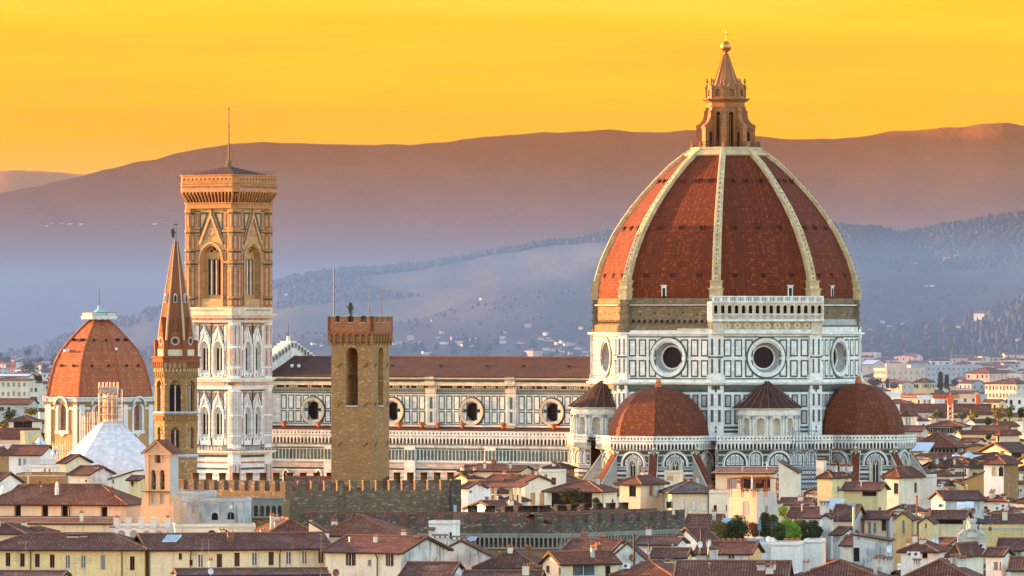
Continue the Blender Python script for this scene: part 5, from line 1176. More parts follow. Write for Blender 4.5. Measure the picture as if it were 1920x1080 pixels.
def roof_mesh(kind,w,d,ze,rise,ov,tile,y0=0,hipf=.9):
    o=MB(); T=M[tile]; E=M['eave']; x0,x1=-w/2-ov,w/2+ov; a,b=y0-ov,y0+d+ov; th=.22
    RG=M['ridge']
    def ridge(p,q): o.tube(Vector(p)+Vector((0,0,.03)),Vector(q)+Vector((0,0,.03)),.17,.17,6,RG)
    if kind=='gable':
        m=(a+b)/2; s=rise/((b-a)/2)*ov; e=ze-s*.6; zr=ze+rise
        o.face([(x0,a,e),(x1,a,e),(x1,m,zr),(x0,m,zr)],T); o.face([(x1,b,e),(x0,b,e),(x0,m,zr),(x1,m,zr)],T)
        o.face([(x0,a,e-th),(x1,a,e-th),(x1,a,e),(x0,a,e)],E)
        o.face([(x0,m,zr-th),(x1,m,zr-th),(x1,a,e-th),(x0,a,e-th)],E); o.face([(x0,b,e-th),(x1,b,e-th),(x1,m,zr-th),(x0,m,zr-th)],E)
        for x,sg in ((x0,-1),(x1,1)):
            for p,q in (((x,a),(x,m)),((x,m),(x,b))):
                zp,zq=(e if p[1]!=m else zr),(e if q[1]!=m else zr); f=[(x,p[1],zp-th),(x,q[1],zq-th),(x,q[1],zq),(x,p[1],zp)]
                o.face(f if sg>0 else f[::-1],E)
        ridge((x0,m,zr),(x1,m,zr))
        for x in (x0+.12,x1-.12): o.tube((x,a,e+.05),(x,m,zr+.05),.1,.1,5,RG); o.tube((x,m,zr+.05),(x,b,e+.05),.1,.1,5,RG)
    elif kind=='gablef':
        s=rise/(w/2+ov)*ov; e=ze-s*.6; zr=ze+rise
        o.face([(0,a,zr),(x1,a,e),(x1,b,e),(0,b,zr)][::-1][::-1] if False else [(x1,a,e),(x1,b,e),(0,b,zr),(0,a,zr)],T); o.face([(x0,b,e),(x0,a,e),(0,a,zr),(0,b,zr)],T)
        for p,q in (((x0,e),(0,zr)),((0,zr),(x1,e))): o.face([(p[0],a,p[1]-th),(q[0],a,q[1]-th),(q[0],a,q[1]),(p[0],a,p[1])],E)
        o.face([(x1,a,e-th),(x1,b,e-th),(x1,b,e),(x1,a,e)],E); o.face([(x0,b,e-th),(x0,a,e-th),(x0,a,e),(x0,b,e)],E)
        o.face([(0,a,zr-th),(0,b,zr-th),(x1,b,e-th),(x1,a,e-th)],E); o.face([(x0,a,e-th),(x0,b,e-th),(0,b,zr-th),(0,a,zr-th)],E)
        ridge((0,a,zr),(0,b,zr))
        for x in (x0,x1): o.tube((x*.98,a+.1,e+.07),(0,a+.1,zr+.05),.09,.09,5,RG)
    elif kind=='hip':
        zr=ze+rise; e=ze-.1; L=(x1-x0); Dd=(b-a); m=(a+b)/2; f=hipf
        if L>=Dd: h=Dd/2*f; r0,r1=(x0+h,m,zr),(x1-h,m,zr)
        else: h=L/2*f; r0,r1=(0,a+h,zr),(0,b-h,zr)
        A,B,C,D_=(x0,a,e),(x1,a,e),(x1,b,e),(x0,b,e)
        if L>=Dd:
            o.face([A,B,r1,r0],T); o.face([B,C,r1],T); o.face([C,D_,r0,r1],T); o.face([D_,A,r0],T); hips=((A,r0),(B,r1),(C,r1),(D_,r0))
        else:
            o.face([A,B,r0],T); o.face([B,C,r1,r0],T); o.face([C,D_,r1],T); o.face([D_,A,r0,r1],T); hips=((A,r0),(B,r0),(C,r1),(D_,r1))
        if (Vector(r0)-Vector(r1)).length>.3: ridge(r0,r1)
        for p,q in hips: o.tube(Vector(p)+Vector((0,0,.05)),Vector(q)+Vector((0,0,.05)),.13,.13,5,RG)
        for p,q in ((A,B),(B,C),(C,D_),(D_,A)): o.face([(p[0],p[1],e-th),(q[0],q[1],e-th),q,p],E)
        o.face([(x0,b,e-th),(x1,b,e-th),(x1,a,e-th),(x0,a,e-th)],E)
    elif kind=='shed':
        zr=ze+rise; e=ze-.1
        o.face([(x0,a,e),(x1,a,e),(x1,b,zr),(x0,b,zr)],T); o.face([(x0,a,e-th),(x1,a,e-th),(x1,a,e),(x0,a,e)],E)
        o.face([(x1,a,e-th),(x1,b,zr-th),(x1,b,zr),(x1,a,e)],E); o.face([(x0,b,zr-th),(x0,a,e-th),(x0,a,e),(x0,b,zr)],E); o.face([(x0,b,zr-th),(x1,b,zr-th),(x1,a,e-th),(x0,a,e-th)],E); o.face([(x1,b,zr-th),(x0,b,zr-th),(x0,b,zr),(x1,b,zr)],E); ridge((x0,b,zr),(x1,b,zr))
    elif kind in('shedr','shedl'):   # slopes across the front
        zl,zr_=(ze+rise,ze) if kind=='shedr' else (ze,ze+rise)
        o.face([(x0,a,zl),(x1,a,zr_),(x1,b,zr_),(x0,b,zl)],T); o.face([(x0,a,zl-th),(x1,a,zr_-th),(x1,a,zr_),(x0,a,zl)],E); o.face([(x1,a,zr_-th),(x1,b,zr_-th),(x1,b,zr_),(x1,a,zr_)],E); o.face([(x0,b,zl-th),(x0,a,zl-th),(x0,a,zl),(x0,b,zl)],E)
    elif kind=='flat':
        W_=M['sill']; x0,x1,a,b=-w/2-.1,w/2+.1,y0-.1,y0+d+.1; o.box(x0,x1,a,b,ze,ze+.18,W_); 
    return o
HOUSES={}
def house(label,L,Rr,pe,rise,d=9,rot=-25,roof='gable',wall='cream',tile='tile',Y=None,front=(),side=(),auto=None,chim=(),name='house',cat='house',base=0,over=.5,gut=True,sidewall=None,group=None,pipes=(),key=None,hipf=.9,dep=.22):
    """L,Rr: photo columns of the wall ends at the eaves, pe: eave row, rise: rows from eave to ridge"""
    Y=Y or Dp(pe); s=Y/F; r=R(rot); tot=(Rr-L)*s; w=max(1.2,(tot-d*abs(math.sin(r)))/math.cos(r)); ux,uy=math.cos(r),math.sin(r)
    if rot<=0: bx=PXX(L,Y)+w*ux; by=Y; ax,ay=bx-w*ux,by-w*uy          # nearest corner: front right
    else: ax=PXX(L,Y)+d*math.sin(r); ay=Y; bx,by=ax+w*ux,ay+w*uy
    cx,cy=(ax+bx)/2,(ay+by)/2; ze=ZZ(pe,Y); hr=rise*s
    root=thing(name,label,cat,(cx,cy,base),r,group); ze-=base
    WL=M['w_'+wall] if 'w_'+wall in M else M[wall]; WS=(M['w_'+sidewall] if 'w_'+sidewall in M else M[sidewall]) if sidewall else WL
    mb=MB(); ff=Fr(0,0,0); fr_=Fr(w/2,d/2,R(90)); fl=Fr(-w/2,d/2,R(-90)); fb=Fr(0,d,R(180))
    pA,pB=960+ax/ay*F,960+bx/by*F
    def conv(px,py,wp,hp):
        t=(px-pA)/(pB-pA); y=ay+(by-ay)*t; sc=y/F; z=CH-(py-HZ)*sc-base; ww=wp*sc/ux; hh=hp*sc; u=-w/2+t*w
        return (max(-w/2+.05,u-ww/2),min(w/2-.05,u+ww/2),z-hh/2,min(ze-.1,z+hh/2))
    sx=bx if rot<=0 else ax; sy=by if rot<=0 else ay
    ex,ey=(sx-d*math.sin(r),sy+d*math.cos(r)); pS,pE=960+sx/sy*F,960+ex/ey*F
    def convs(px,py,wp,hp):
        t=(px-pS)/((pE-pS) or 1); y=sy+(ey-sy)*t; sc=y/F; z=CH-(py-HZ)*sc-base; ww=wp*sc/max(.15,abs(math.sin(r))); hh=hp*sc
        u=(-d/2+t*d) if rot<=0 else (d/2-t*d); return (max(-d/2+.05,u-ww/2),min(d/2-.05,u+ww/2),z-hh/2,z+hh/2)
    wf=[(conv(*q[:4]),q[4] if len(q)>4 else 'dark') for q in front]; wsd=[(convs(*q[:4]),q[4] if len(q)>4 else 'dark') for q in side]
    if auto:
        nc,nr,kind=auto[:3]; ft=auto[3] if len(auto)>3 else 3.3
        for j in range(nr):
            for i in range(nc):
                u=-w/2+w*(i+.5)/nc; z=ze-1.9-j*ft
                if WR.random()<.12 and nc<6: continue
                u+=WR.uniform(-.25,.25) if nc<6 else 0; k2=WR.choice([kind,kind,'dark','glass','open','brown','sh','blue','green']) if nc<6 else kind; hh=WR.choice([.75,.75,.6,.9]); wf.append(((u-.5,u+.5,z-hh,z+.75),k2))
        ns=max(1,int(d/3.5))
        for j in range(nr):
            for i in range(ns):
                u=-d/2+d*(i+.5)/ns; z=ze-1.9-j*ft; wsd.append(((u-.45,u+.45,z-.75,z+.75),kind))
    arch=[q for q in wf if q[1].startswith('arch')]; wf=[q for q in wf if not q[1].startswith('arch')]
    wf=[q for q in wf if q[0][1]-q[0][0]>.15 and q[0][3]-q[0][2]>.2]; wsd=[q for q in wsd if q[0][1]-q[0][0]>.12 and q[0][3]-q[0][2]>.2]
    ff.rectwall(mb,-w/2,w/2,0,ze,[q[0] for q in wf],0,dep,WL); fv=fr_ if rot<=0 else fl; fo=fl if rot<=0 else fr_
    fv.rectwall(mb,-d/2,d/2,0,ze,[q[0] for q in wsd],0,dep,WS); fo.quad(mb,-d/2,d/2,0,ze,0,WL); fb.quad(mb,-w/2,w/2,0,ze,0,WL)
    if roof=='gable':
        for x,sg in ((-w/2,-1),(w/2,1)):
            q=[(x,0,ze),(x,d,ze),(x,d/2,ze+hr)]; mb.face(q if sg>0 else q[::-1],WS if (sg>0)==(rot<=0) else WL)
    elif roof=='gablef':
        mb.face([(-w/2,0,ze),(w/2,0,ze),(0,0,ze+hr)],WL); mb.face([(w/2,d,ze),(-w/2,d,ze),(0,d,ze+hr)],WL)
    elif roof=='shed':
        mb.face([(w/2,0,ze),(w/2,d,ze),(w/2,d,ze+hr)],WS); mb.face([(-w/2,d,ze),(-w/2,0,ze),(-w/2,d,ze+hr)],WL); mb.face([(w/2,d,ze),(-w/2,d,ze),(-w/2,d,ze+hr),(w/2,d,ze+hr)],WL)
    elif roof in('shedr','shedl'):
        zl,zr=(ze+hr,ze) if roof=='shedr' else (ze,ze+hr); mb.face([(-w/2,0,ze),(w/2,0,ze),(w/2,0,zr),(-w/2,0,zl)] ,WL); q=[(w/2,0,ze),(w/2,d,ze),(w/2,d,zr),(w/2,0,zr)]; 
        if zr>ze: mb.face(q,WS)
        else: mb.face([(-w/2,d,ze),(-w/2,0,ze),(-w/2,0,zl),(-w/2,d,zl)],WS)
    elif roof=='flat':
        pass
    for q,k in arch:
        ff.archpoly(mb,(q[0]+q[1])/2,q[1]-q[0],q[2],q[3]-(q[1]-q[0])/2,0,0,.03,M[WIN_D.get(k[4:],'dkwin')],10); ff.archband(mb,(q[0]+q[1])/2,q[1]-q[0],.1,q[2],q[3]-(q[1]-q[0])/2,0,0,.06,WL,10)
    mb.build('wall',root)
    for q,k in wf: window_part(root,ff,*q,dep,k)
    for q,k in wsd: window_part(root,fv,*q,dep,k)
    rf=roof_mesh(roof,w,d,ze,hr,over,tile).build('roof',root)
    if gut and roof!='flat':
        g=MB(); g.tube((-w/2-over,-over-.08,ze-.2),(w/2+over,-over-.08,ze-.2),.1,.1,6,M['eave'])
        for px in pipes:
            u=-w/2+(px-pA)/(pB-pA)*w; g.tube((u,-over,ze-.25),(u,-.1,ze-.8),.07,.07,5,M['eave']); g.tube((u,-.1,ze-.8),(u,-.1,2),.07,.07,5,M['eave'])
        g.build('gutter',root)
    elif roof=='flat':
        g=MB(); 
        for f,a in ((ff,w/2),(fv,d/2),(fo,d/2),(fb,w/2)): f.slab(g,-a,a,ze+.1,ze+.55,-.22,.03,WL)
        g.build('parapet',root)
    for q in chim:      # (px,py_top,width m,height px)
        px,pt,wm,hp=q[:4]; c=MB(); yy=Y+d*.45*math.cos(r); x=(px-960)*yy/F-cx; y=yy-cy
        if len(q)>4: yy=Y+q[4]; x=(px-960)*yy/F-cx; y=yy-cy
        lx,ly=x*ux+y*uy,-x*uy+y*ux; zt=CH-(pt-HZ)*yy/F-base; hh=hp*yy/F
        c.box(lx-wm/2,lx+wm/2,ly-wm*.35,ly+wm*.35,zt-hh,zt-.45,M['w_stain2']); c.box(lx-wm/2-.1,lx+wm/2+.1,ly-wm*.35-.1,ly+wm*.35+.1,zt-.5,zt-.38,M['sill'])
        for i in (-1,0,1): c.box(lx+i*wm*.36-.07,lx+i*wm*.36+.07,ly-wm*.3,ly+wm*.3,zt-.38,zt-.12,M['ridge'])
        c.face([(lx-wm/2-.12,ly-wm*.4,zt-.12),(lx+wm/2+.12,ly-wm*.4,zt-.12),(lx+wm/2+.12,ly,zt+.12),(lx-wm/2-.12,ly,zt+.12)],M['ridge']); c.face([(lx+wm/2+.12,ly+wm*.4,zt-.12),(lx-wm/2-.12,ly+wm*.4,zt-.12),(lx-wm/2-.12,ly,zt+.12),(lx+wm/2+.12,ly,zt+.12)],M['ridge'])
        c.build('chimney',rf)
    if Y<1400 and roof in('gable','hip','shed') and w>4:
        for i in range(WR.choice([1,1,2,2,3])):      # small stacks and vents on the roof
            lx=WR.uniform(-w*.38,w*.38); ly=d*WR.choice([.22,.3,.6]); t=ly/(d/2) if ly<d/2 else 2-ly/(d/2); zr=ze+(hr*t if roof!='shed' else hr*ly/d); c=MB(); q=WR.uniform(.2,.42); hh=WR.uniform(.5,1.3)
            if WR.random()<.3: c.tube((lx,ly,zr-.5),(lx,ly,zr+hh),.09,.09,6,M['metal' if WR.random()<.5 else 'ridge']); c.lathe([(.17,zr+hh),(.17,zr+hh+.08),(.02,zr+hh+.22)],8,M['metal'],(lx,ly))
            else:
                c.box(lx-q,lx+q,ly-q*.8,ly+q*.8,zr-.9,zr+hh,M[WR.choice(['w_stain2','w_stain','ridge','w_cream2'])]); c.box(lx-q-.08,lx+q+.08,ly-q*.8-.08,ly+q*.8+.08,zr+hh,zr+hh+.09,M['ridge'])
                for k in (-1,1): c.box(lx+k*q*.6-.09,lx+k*q*.6+.09,ly-.1,ly+.1,zr+hh+.09,zr+hh+.35,M['urn'])
            c.build('chimney',rf)
    if key: HOUSES[key]=dict(root=root,w=w,d=d,ze=ze,Y=Y,s=s,ff=ff,r=r,pA=pA,pB=pB,fv=fv,ax=ax,ay=ay,bx=bx,by=by,cx=cx,cy=cy,hr=hr)
    return root
# ---------------------------------------------------------------- foreground houses, left to right
H=house
# left: long yellow church with the bell gable, terrace, long yellow wings
H('long yellow church side with deep-set windows and tiled roof, left of the bell gable',-30,262,945,34,11,-12,'hip','peach','tile3',Y=962,front=[(33,957,13,21,'open'),(84,958,13,21,'open'),(121,959,13,21,'open'),(195,961,13,21,'open'),(243,962,13,21,'open')],chim=(),name='church',cat='church',dep=1.0,over=.7,pipes=(131,))
H('low lean-to aisle of the yellow church under a narrow strip of tiles',-30,214,980,8,4,-6,'shed','cream','tile3',Y=950,name='church_aisle',cat='church',over=.5)
H('small hipped brown roof in front of the pale wall at the far left edge',-40,62,999,16,8,-10,'hip','cream','tile2',Y=925)
H('low hipped roof with a stub chimney against the pale church wall',24,98,999,9,8,-10,'hip','cream2','tile2',Y=930,chim=((81,990,.6,12),))
H('long yellow building wing with tall dark windows at the lower left',-30,282,1029,26,11,-4,'hip','yellow2','tile',Y=868,front=[(15,1049,9,25),(42,1050,9,25),(70,1051,9,25),(98,1052,9,25),(127,1053,9,25,'glass'),(156,1053,9,25,'glass'),(193,1054,9,26,'blue'),(248,1056,9,26)],chim=((137,1000,1.4,11),(157,1000,.8,6)),pipes=(58,229),over=.8)
H('cream building wing that bends away right from the yellow one, eight windows',244,612,1029,25,11,14,'gable','cream','tile',Y=868,front=[(338,1043,6,12),(358,1055,6,11),(376,1052,10,25,'glass'),(411,1051,10,25,'brown'),(444,1049,10,25,'brown'),(477,1048,10,25,'glass'),(508,1047,10,25,'brown'),(541,1046,10,25,'glass'),(571,1045,10,25,'glass'),(602,1043,10,25,'brown')],pipes=(357,524),over=.8)
H('low foreground roof below the yellow wing at the bottom left edge',-30,120,1081,8,7,-4,'gable','cream2','tile2',Y=846,base=0)
H('low roof strip under the cream wing along the bottom edge',322,612,1077,8,7,8,'gable','cream2','tile2',Y=842)
H('hipped tiled roof behind the cream wing, sloping to its left',478,588,999,24,12,10,'hip','cream','tile',Y=905)
H('big orange hipped roof with a cream gable end left of it',582,772,1003,33,13,-8,'hip','cream2','tile3',Y=912)
H('cream gable triangle standing proud of the hipped roofs',579,616,997,21,3,-8,'shedr','cream2','tile3',Y=903,over=.15,gut=False)
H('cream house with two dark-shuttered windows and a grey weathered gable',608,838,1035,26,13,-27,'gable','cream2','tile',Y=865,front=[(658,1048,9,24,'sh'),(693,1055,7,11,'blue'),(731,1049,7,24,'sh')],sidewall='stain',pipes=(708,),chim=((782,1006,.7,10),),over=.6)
H('grey weathered gable wall with a small canopied white door',800,936,1046,33,7,-4,'gablef','stain','tile',Y=884,front=[(851,1046,9,18,'white')],chim=((825,1003,1.9,22,2),(857,1006,1.9,20,2)),over=.2,gut=False)
H('white rooftop hut with a small brown roof and dark doorway',804,862,984,3,4,-15,'flat','white','tile',Y=925,front=[(846,1004,7,12,'open')],chim=((810,990,.8,18,-1),))
H('tiled roof with pink edge before the grey weathered walls',752,872,1079,22,8,-14,'gable','pink','tile2',Y=842,over=.4,sidewall='white')
H('brown roof sloping down right of the weathered grey gables',893,1040,1064,32,10,-12,'hip','cream2','tile2',Y=872,chim=((1012,1062,.9,12,-1),))
H('row of brown roof tiles along the bottom edge, left of the orange gable',868,1020,1089,16,9,-5,'gable','cream','tile2',Y=838)
# the orange gable house and neighbours
H('orange-lit gable house with a glazed veranda at the bottom centre',1018,1158,1056,20,5,27,'gable','cream','tile3',Y=858,front=[(1095,1068,42,24,'glass'),(1140,1072,10,22,'open')],side=[(1027,1067,7,13,'brown'),(1051,1071,7,14,'brown')],sidewall='peach',over=.5,key='veranda')
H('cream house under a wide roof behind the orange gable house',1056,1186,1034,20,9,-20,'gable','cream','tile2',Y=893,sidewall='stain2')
H('white gable wall with a black flue pipe and grey stain',1140,1222,1050,33,6,-6,'gablef','stain2','tile2',Y=886,front=[(1203,1048,9,14,'blue')],over=.2,gut=False,key='flue')
H('brown roof with a hip at the bottom, right of the orange gable house',1152,1302,1078,24,10,-18,'hip','cream2','tile3',Y=846,chim=((1217,1053,.6,8),(1252,1048,.6,8)))
H('roof with a potted terrace below the small arches of the low wall',1222,1300,1044,14,7,-10,'gable','yellow2','tile2',Y=897)
H('pale house under brown tiles just below the end of the low wall',1192,1290,1020,12,9,-12,'gable','white','tile2',Y=925,chim=((1277,1000,.6,10),))
# row before the cathedral
H('long cream house with brown roof before the nave wall',862,1000,883,9,9,-18,'gable','cream','tile',Y=1345,front=[(927,897,5,20,'blue')],chim=((955,876,.9,6),(968,874,.6,6)))
H('small upper roof above the long cream house before the nave',890,952,876,5,6,-20,'gable','cream2','tile3',Y=1362)
H('white flat-topped house with one brown door before the tribune corner',1010,1062,886,3,7,-12,'flat','cream2','tile',Y=1300,front=[(1038,902,9,13,'brown'),(1023,893,6,8,'glass')],chim=((1005,880,.5,12,-1),))
H('cream loggia house with pillared porch and two ochre arches',962,1034,904,12,8,-38,'gable','cream2','tile3',Y=1238,front=(),side=[(999,935,9,22,'ochre'),(1016,935,9,22,'ochre')],sidewall='cream2',key='loggia')
H('hip-roofed house with a dark glazed veranda under green climbers',1026,1158,921,18,9,-20,'hip','cream2','tile',Y=1205,front=[(1072,938,76,27,'dkopen')],side=[(1149,941,4,10,'dark')],pipes=(1131,),over=.8,key='climber')
H('pale yellow tower house with a hip roof and three upper windows',1162,1247,907,14,8,-33,'hip','cream','tile',Y=1185,front=[(1186,921,13,20,'dark')],side=[(1221,920,8,18,'amber'),(1232,920,9,20,'white'),(1218,952,6,7,'white')],pipes=(),over=.75)
H('low yellow house with a greyed roof and two small arched windows',1244,1342,923,20,10,8,'hip','cream','tilegrey',Y=1180,front=[(1245,947,6,12,'archdark'),(1258,947,6,12,'archdark'),(1281,945,6,18,'white'),(1302,947,7,18,'white'),(1321,948,7,18,'white')],pipes=(1328,),over=.6)
H('cream hut with a flat dark roof beside the tribune buttress',1246,1282,888,3,5,-8,'flat','cream','tile',Y=1255,front=[(1256,896,12,8,'tan')])
H('peach roof-terrace house with one tall arched window',1368,1459,924,2,6,-35,'flat','peach','tile',Y=1075,front=[(1397,953,8,27,'archblue')],side=[(1437,954,5,12,'blue')],sidewall='grey',key='terrace',chim=((1462,940,.7,30,2),))
H('cream house under a dark tiled canopy behind the red vine pergola',1342,1462,886,6,11,-8,'shed','cream','tile3',Y=1130,front=[(1420,905,60,22,'dkopen'),(1372,910,18,28,'blue')],over=.8,key='pergola')
H('pale sloping-roofed white house right of the red pergola',1460,1506,886,24,9,-6,'shedr','cream2','tile',Y=1118,over=.2,gut=False)
H('cream balcony house squeezed between low yellow roof and peach house',1330,1372,926,3,7,-6,'flat','cream2','tile',Y=1110,front=[(1341,953,6,12),(1364,952,6,10)])
H('tall yellow house with an ochre chimney stack and three small windows',1533,1600,895,11,8,-28,'hip','yellow2','tile2',Y=1195,front=(),side=[(1572,894,5,9,'brown'),(1581,893,2,7,'brown'),(1588,894,3,11,'brown'),(1572,917,5,10,'brown')],over=.3,key='ochre',chim=((1540,859,1.5,36),(1563,869,1.2,16),(1580,870,.9,14),(1593,870,.9,14)))
H('brown roof with a dark loft opening beside the yellow house',1582,1668,918,12,8,-14,'gable','yellow2','tile2',Y=1140,front=[(1630,926,26,8,'dkopen')],over=.6)
H('white hip-roofed house with pink-lit corner and barred windows',1660,1732,894,18,8,-35,'hip','cream2','tile',Y=1222,front=[(1685,916,18,20,'brown')],side=[(1717,914,6,18,'brown')],over=.6,key='pinkcorner')
H('flat white house wall behind the hip-roofed white one',1728,1760,896,3,6,-10,'flat','white','tile',Y=1230)
H('brown roofs and grey wall below the white flat wall',1752,1846,936,14,9,12,'gable','stain','tile2',Y=1150)
H('white tower room with lattice arches and a tiled hip roof at the right',1846,1914,869,14,7,-27,'hip','white','tile',Y=1255,front=[(1864,884,9,18,'archtan'),(1878,884,10,18,'archdark')],sidewall='tower',over=.7,key='lattice')
H('orange-lit slope-roofed wall left of the lattice-arch tower',1808,1850,900,16,7,-6,'shedl','ochre','tile3',Y=1225,over=.2,gut=False)
# middle right
H('grey-roofed long house below the peach terrace house, left side',1283,1368,991,24,10,-12,'gable','yellow2','tile',Y=1005,over=.5)
H('roof beside the tall flue, left of the garden terrace',1270,1342,1013,22,9,20,'gable','yellow2','tile2',Y=945,sidewall='white')
H('white dormered house with a garden terrace and brown roof',1306,1432,1037,19,9,-12,'gable','white','tile',Y=905,front=[(1330,1043,10,9,'glass'),(1371,1044,12,9,'glass'),(1408,1044,10,9,'glass')],sidewall='yellow2',chim=((1338,1026,1.0,30,-2),),key='dormer')
H('long white blank wall building below the terrace bushes',1446,1512,1024,2,6,-10,'flat','white','tile',Y=900)
H('white blank-sided house with a bitten corner beside the bushes',1508,1552,1019,2,6,-8,'flat','white','tile',Y=905)
H('grey weathered chimney house with a small tiled cap, right of bushes',1541,1562,970,6,4,-10,'gablef','stain2','tile3',Y=990,over=.3,gut=False,chim=((1546,941,1.3,24,3),))
H('brown roof under the satellite dish, right of the pergola',1478,1562,969,16,8,-14,'gable','white','tile2',Y=1030)
H('red-brown roof strip behind the white blank house',1464,1530,945,10,7,-10,'gable','cream2','tile',Y=1085)
H('dark roof below the yellow house with an antenna',1560,1628,974,26,9,-16,'gable','cream2','tile2',Y=1035,sidewall='grey')
H('grey gable with a small dark window below the dark roofs',1562,1600,1001,12,6,-26,'gable','stain','tile2',Y=985,side=[(1587,1008,5,8,'dark')])
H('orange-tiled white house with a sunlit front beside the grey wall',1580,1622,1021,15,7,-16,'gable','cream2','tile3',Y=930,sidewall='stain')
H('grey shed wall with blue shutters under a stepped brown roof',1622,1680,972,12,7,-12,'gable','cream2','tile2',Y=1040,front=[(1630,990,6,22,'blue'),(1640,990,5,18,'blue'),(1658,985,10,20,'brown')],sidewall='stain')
H('yellow gable house with one blue-shuttered window',1677,1724,974,14,7,-10,'gablef','yellow','tile2',Y=1035,front=[(1694,988,5,24,'blue')],over=.25,gut=False)
H('deeper yellow gable house with one slit window',1723,1763,980,11,6,-10,'gablef','yellow2','tile2',Y=1030,front=[(1736,985,3,11,'dark')],over=.25,gut=False)
H('brown roof above the terrace with the black awning',1746,1826,972,13,8,-12,'gable','cream','tile2',Y=1065,front=[(1775,978,60,9,'dkopen')])
H('long yellow garden wall house at the right edge',1838,1935,992,5,5,-4,'flat','yellow','tile',Y=1005)
H('dark brown roof above the yellow garden wall',1860,1940,983,17,9,-8,'gable','cream','tile2',Y=1065,front=[(1905,982,16,6,'glass')])
H('grey slope-roofed house with a dark doorway at the lower right',1600,1678,1013,13,7,-6,'shedr','stain','tile3',Y=905,front=[(1606,1040,11,26,'open')],over=.4,gut=False)
H('white low house with two air conditioners under a curved brown roof',1690,1782,1033,16,8,-14,'hip','white','tile',Y=880,front=[(1734,1041,10,11,'open')],key='acs')
H('brown roof sloping towards the white shuttered house',1780,1852,1042,22,9,-24,'hip','cream2','tile2',Y=872)
H('white house with closed grey shutters and a fenced balcony, lower right',1849,1902,1041,12,6,-16,'gable','white','tile2',Y=850,front=[(1867,1061,8,15,'blue'),(1878,1061,8,15,'blue')],over=.5,key='shut')
H('grey-stained gable behind the white shuttered house',1872,1935,1030,18,8,-10,'gable','stain','tile2',Y=885)
H('wide foreground roof along the bottom right edge with pot chimneys',1470,1690,1092,38,13,-6,'hip','cream2','tile',Y=818,chim=((1650,1042,1.0,20,3),(1664,1045,1.1,24,1),(1719,1049,.8,12,4),(1790,1040,1.0,16,6),(1803,1043,1.0,20,5)))
H('long foreground roof along the bottom edge, below the white dormers',1268,1490,1090,34,13,-5,'gable','cream2','tile',Y=822,chim=((1427,1054,.9,16,4),(1443,1058,.9,18,2)))
H('foreground brown roof below the yellow gables, bottom right',1690,1850,1086,34,12,-8,'hip','cream2','tile',Y=828)
H('brown roof at the bottom right corner of the picture',1895,1980,1068,20,10,-8,'gable','cream2','tile3',Y=842)
# between palace and church
H('white house with a roof terrace railing left of the wrapped building',10,100,852,16,8,-18,'gable','white','tile',Y=1280,front=[(37,866,6,12,'blue'),(46,866,6,12,'blue')])
H('rubble stone wall house before the wrapped building',30,122,893,4,8,-6,'flat','tower','tile',Y=1165,front=[(75,904,3,5,'dark')])
H('pale house with small windows below the white parasol terrace',60,112,878,3,7,-8,'flat','white','tile',Y=1225,front=[(84,881,3,6),(93,881,3,6),(108,878,6,6,'white')])
H('cream gable beside the umbrella terrace',112,152,867,14,8,-30,'gable','cream','tile2',Y=1210,front=[(129,872,5,7)],sidewall='cream')
H('grey weathered gable with a red roof beside it, under the wrapped dome',130,206,889,14,9,-24,'gable','cream2','tile',Y=1150,sidewall='stain',chim=((182,872,.8,8),(190,875,.7,8)))
H('long pale sloping wall house below the white wrapped building',204,262,898,16,8,-8,'shedl','cream2','tile',Y=1140,front=[(212,902,4,8,'blue')],over=.2,gut=False)
H('small yellow rooftop room beside the bell gable',242,272,899,6,5,-14,'gable','yellow2','tile2',Y=1110,front=[(248,907,5,8,'open'),(260,905,7,8,'blue')])
H('brown-roofed stone corner at the far left edge',-25,10,852,12,9,-12,'hip','tower','tile2',Y=1240)
H('red roof and white wall at the left edge below the stone corner',-20,32,905,18,9,-24,'gable','white','tile',Y=1120)
H('little pediment roof with a stone cross near the left edge',20,82,926,15,6,-24,'gable','peach','tile2',Y=1010,over=.5)
H('grey streaked sheds with arches and roof tanks below the palace wall',372,468,941,3,7,-8,'flat','stain','tile',Y=965,front=[(374,967,11,13,'archtan'),(403,968,12,14,'archopen'),(433,967,13,14,'archopen')],key='sheds')
H('grey corrugated annex left of the streaked sheds',333,402,928,3,6,-8,'flat','stain','tile',Y=972)
H('pale peach courtyard wall right of the bell gable',322,340,952,4,5,-8,'flat','peach','tile',Y=962)
H('white arcaded terrace with short pillars below the bell gable',212,322,989,3,5,-7,'flat','white','tile',Y=935,front=[(228,1003,14,18,'archblue'),(251,1003,14,18,'archblue'),(275,1004,14,18,'archblue'),(299,1004,14,18,'archblue')],key='arcade')
H('pale wall with two dark arches right of the arcaded terrace',322,478,990,3,5,6,'flat','cream2','tile',Y=930,front=[(397,1003,17,18,'archdark'),(420,1001,16,18,'archdark')])
H('white gabled house with a red dish beside the palace corner pier',866,906,914,10,6,-30,'gable','white','tile',Y=1180,front=(),side=(),sidewall='white')
H('brown roof with two dark gable vents above the low wall',872,990,956,15,12,26,'gable','white','tile',Y=1105,side=[(886,957,14,9,'dkopen'),(915,957,14,9,'dkopen')],sidewall='white')

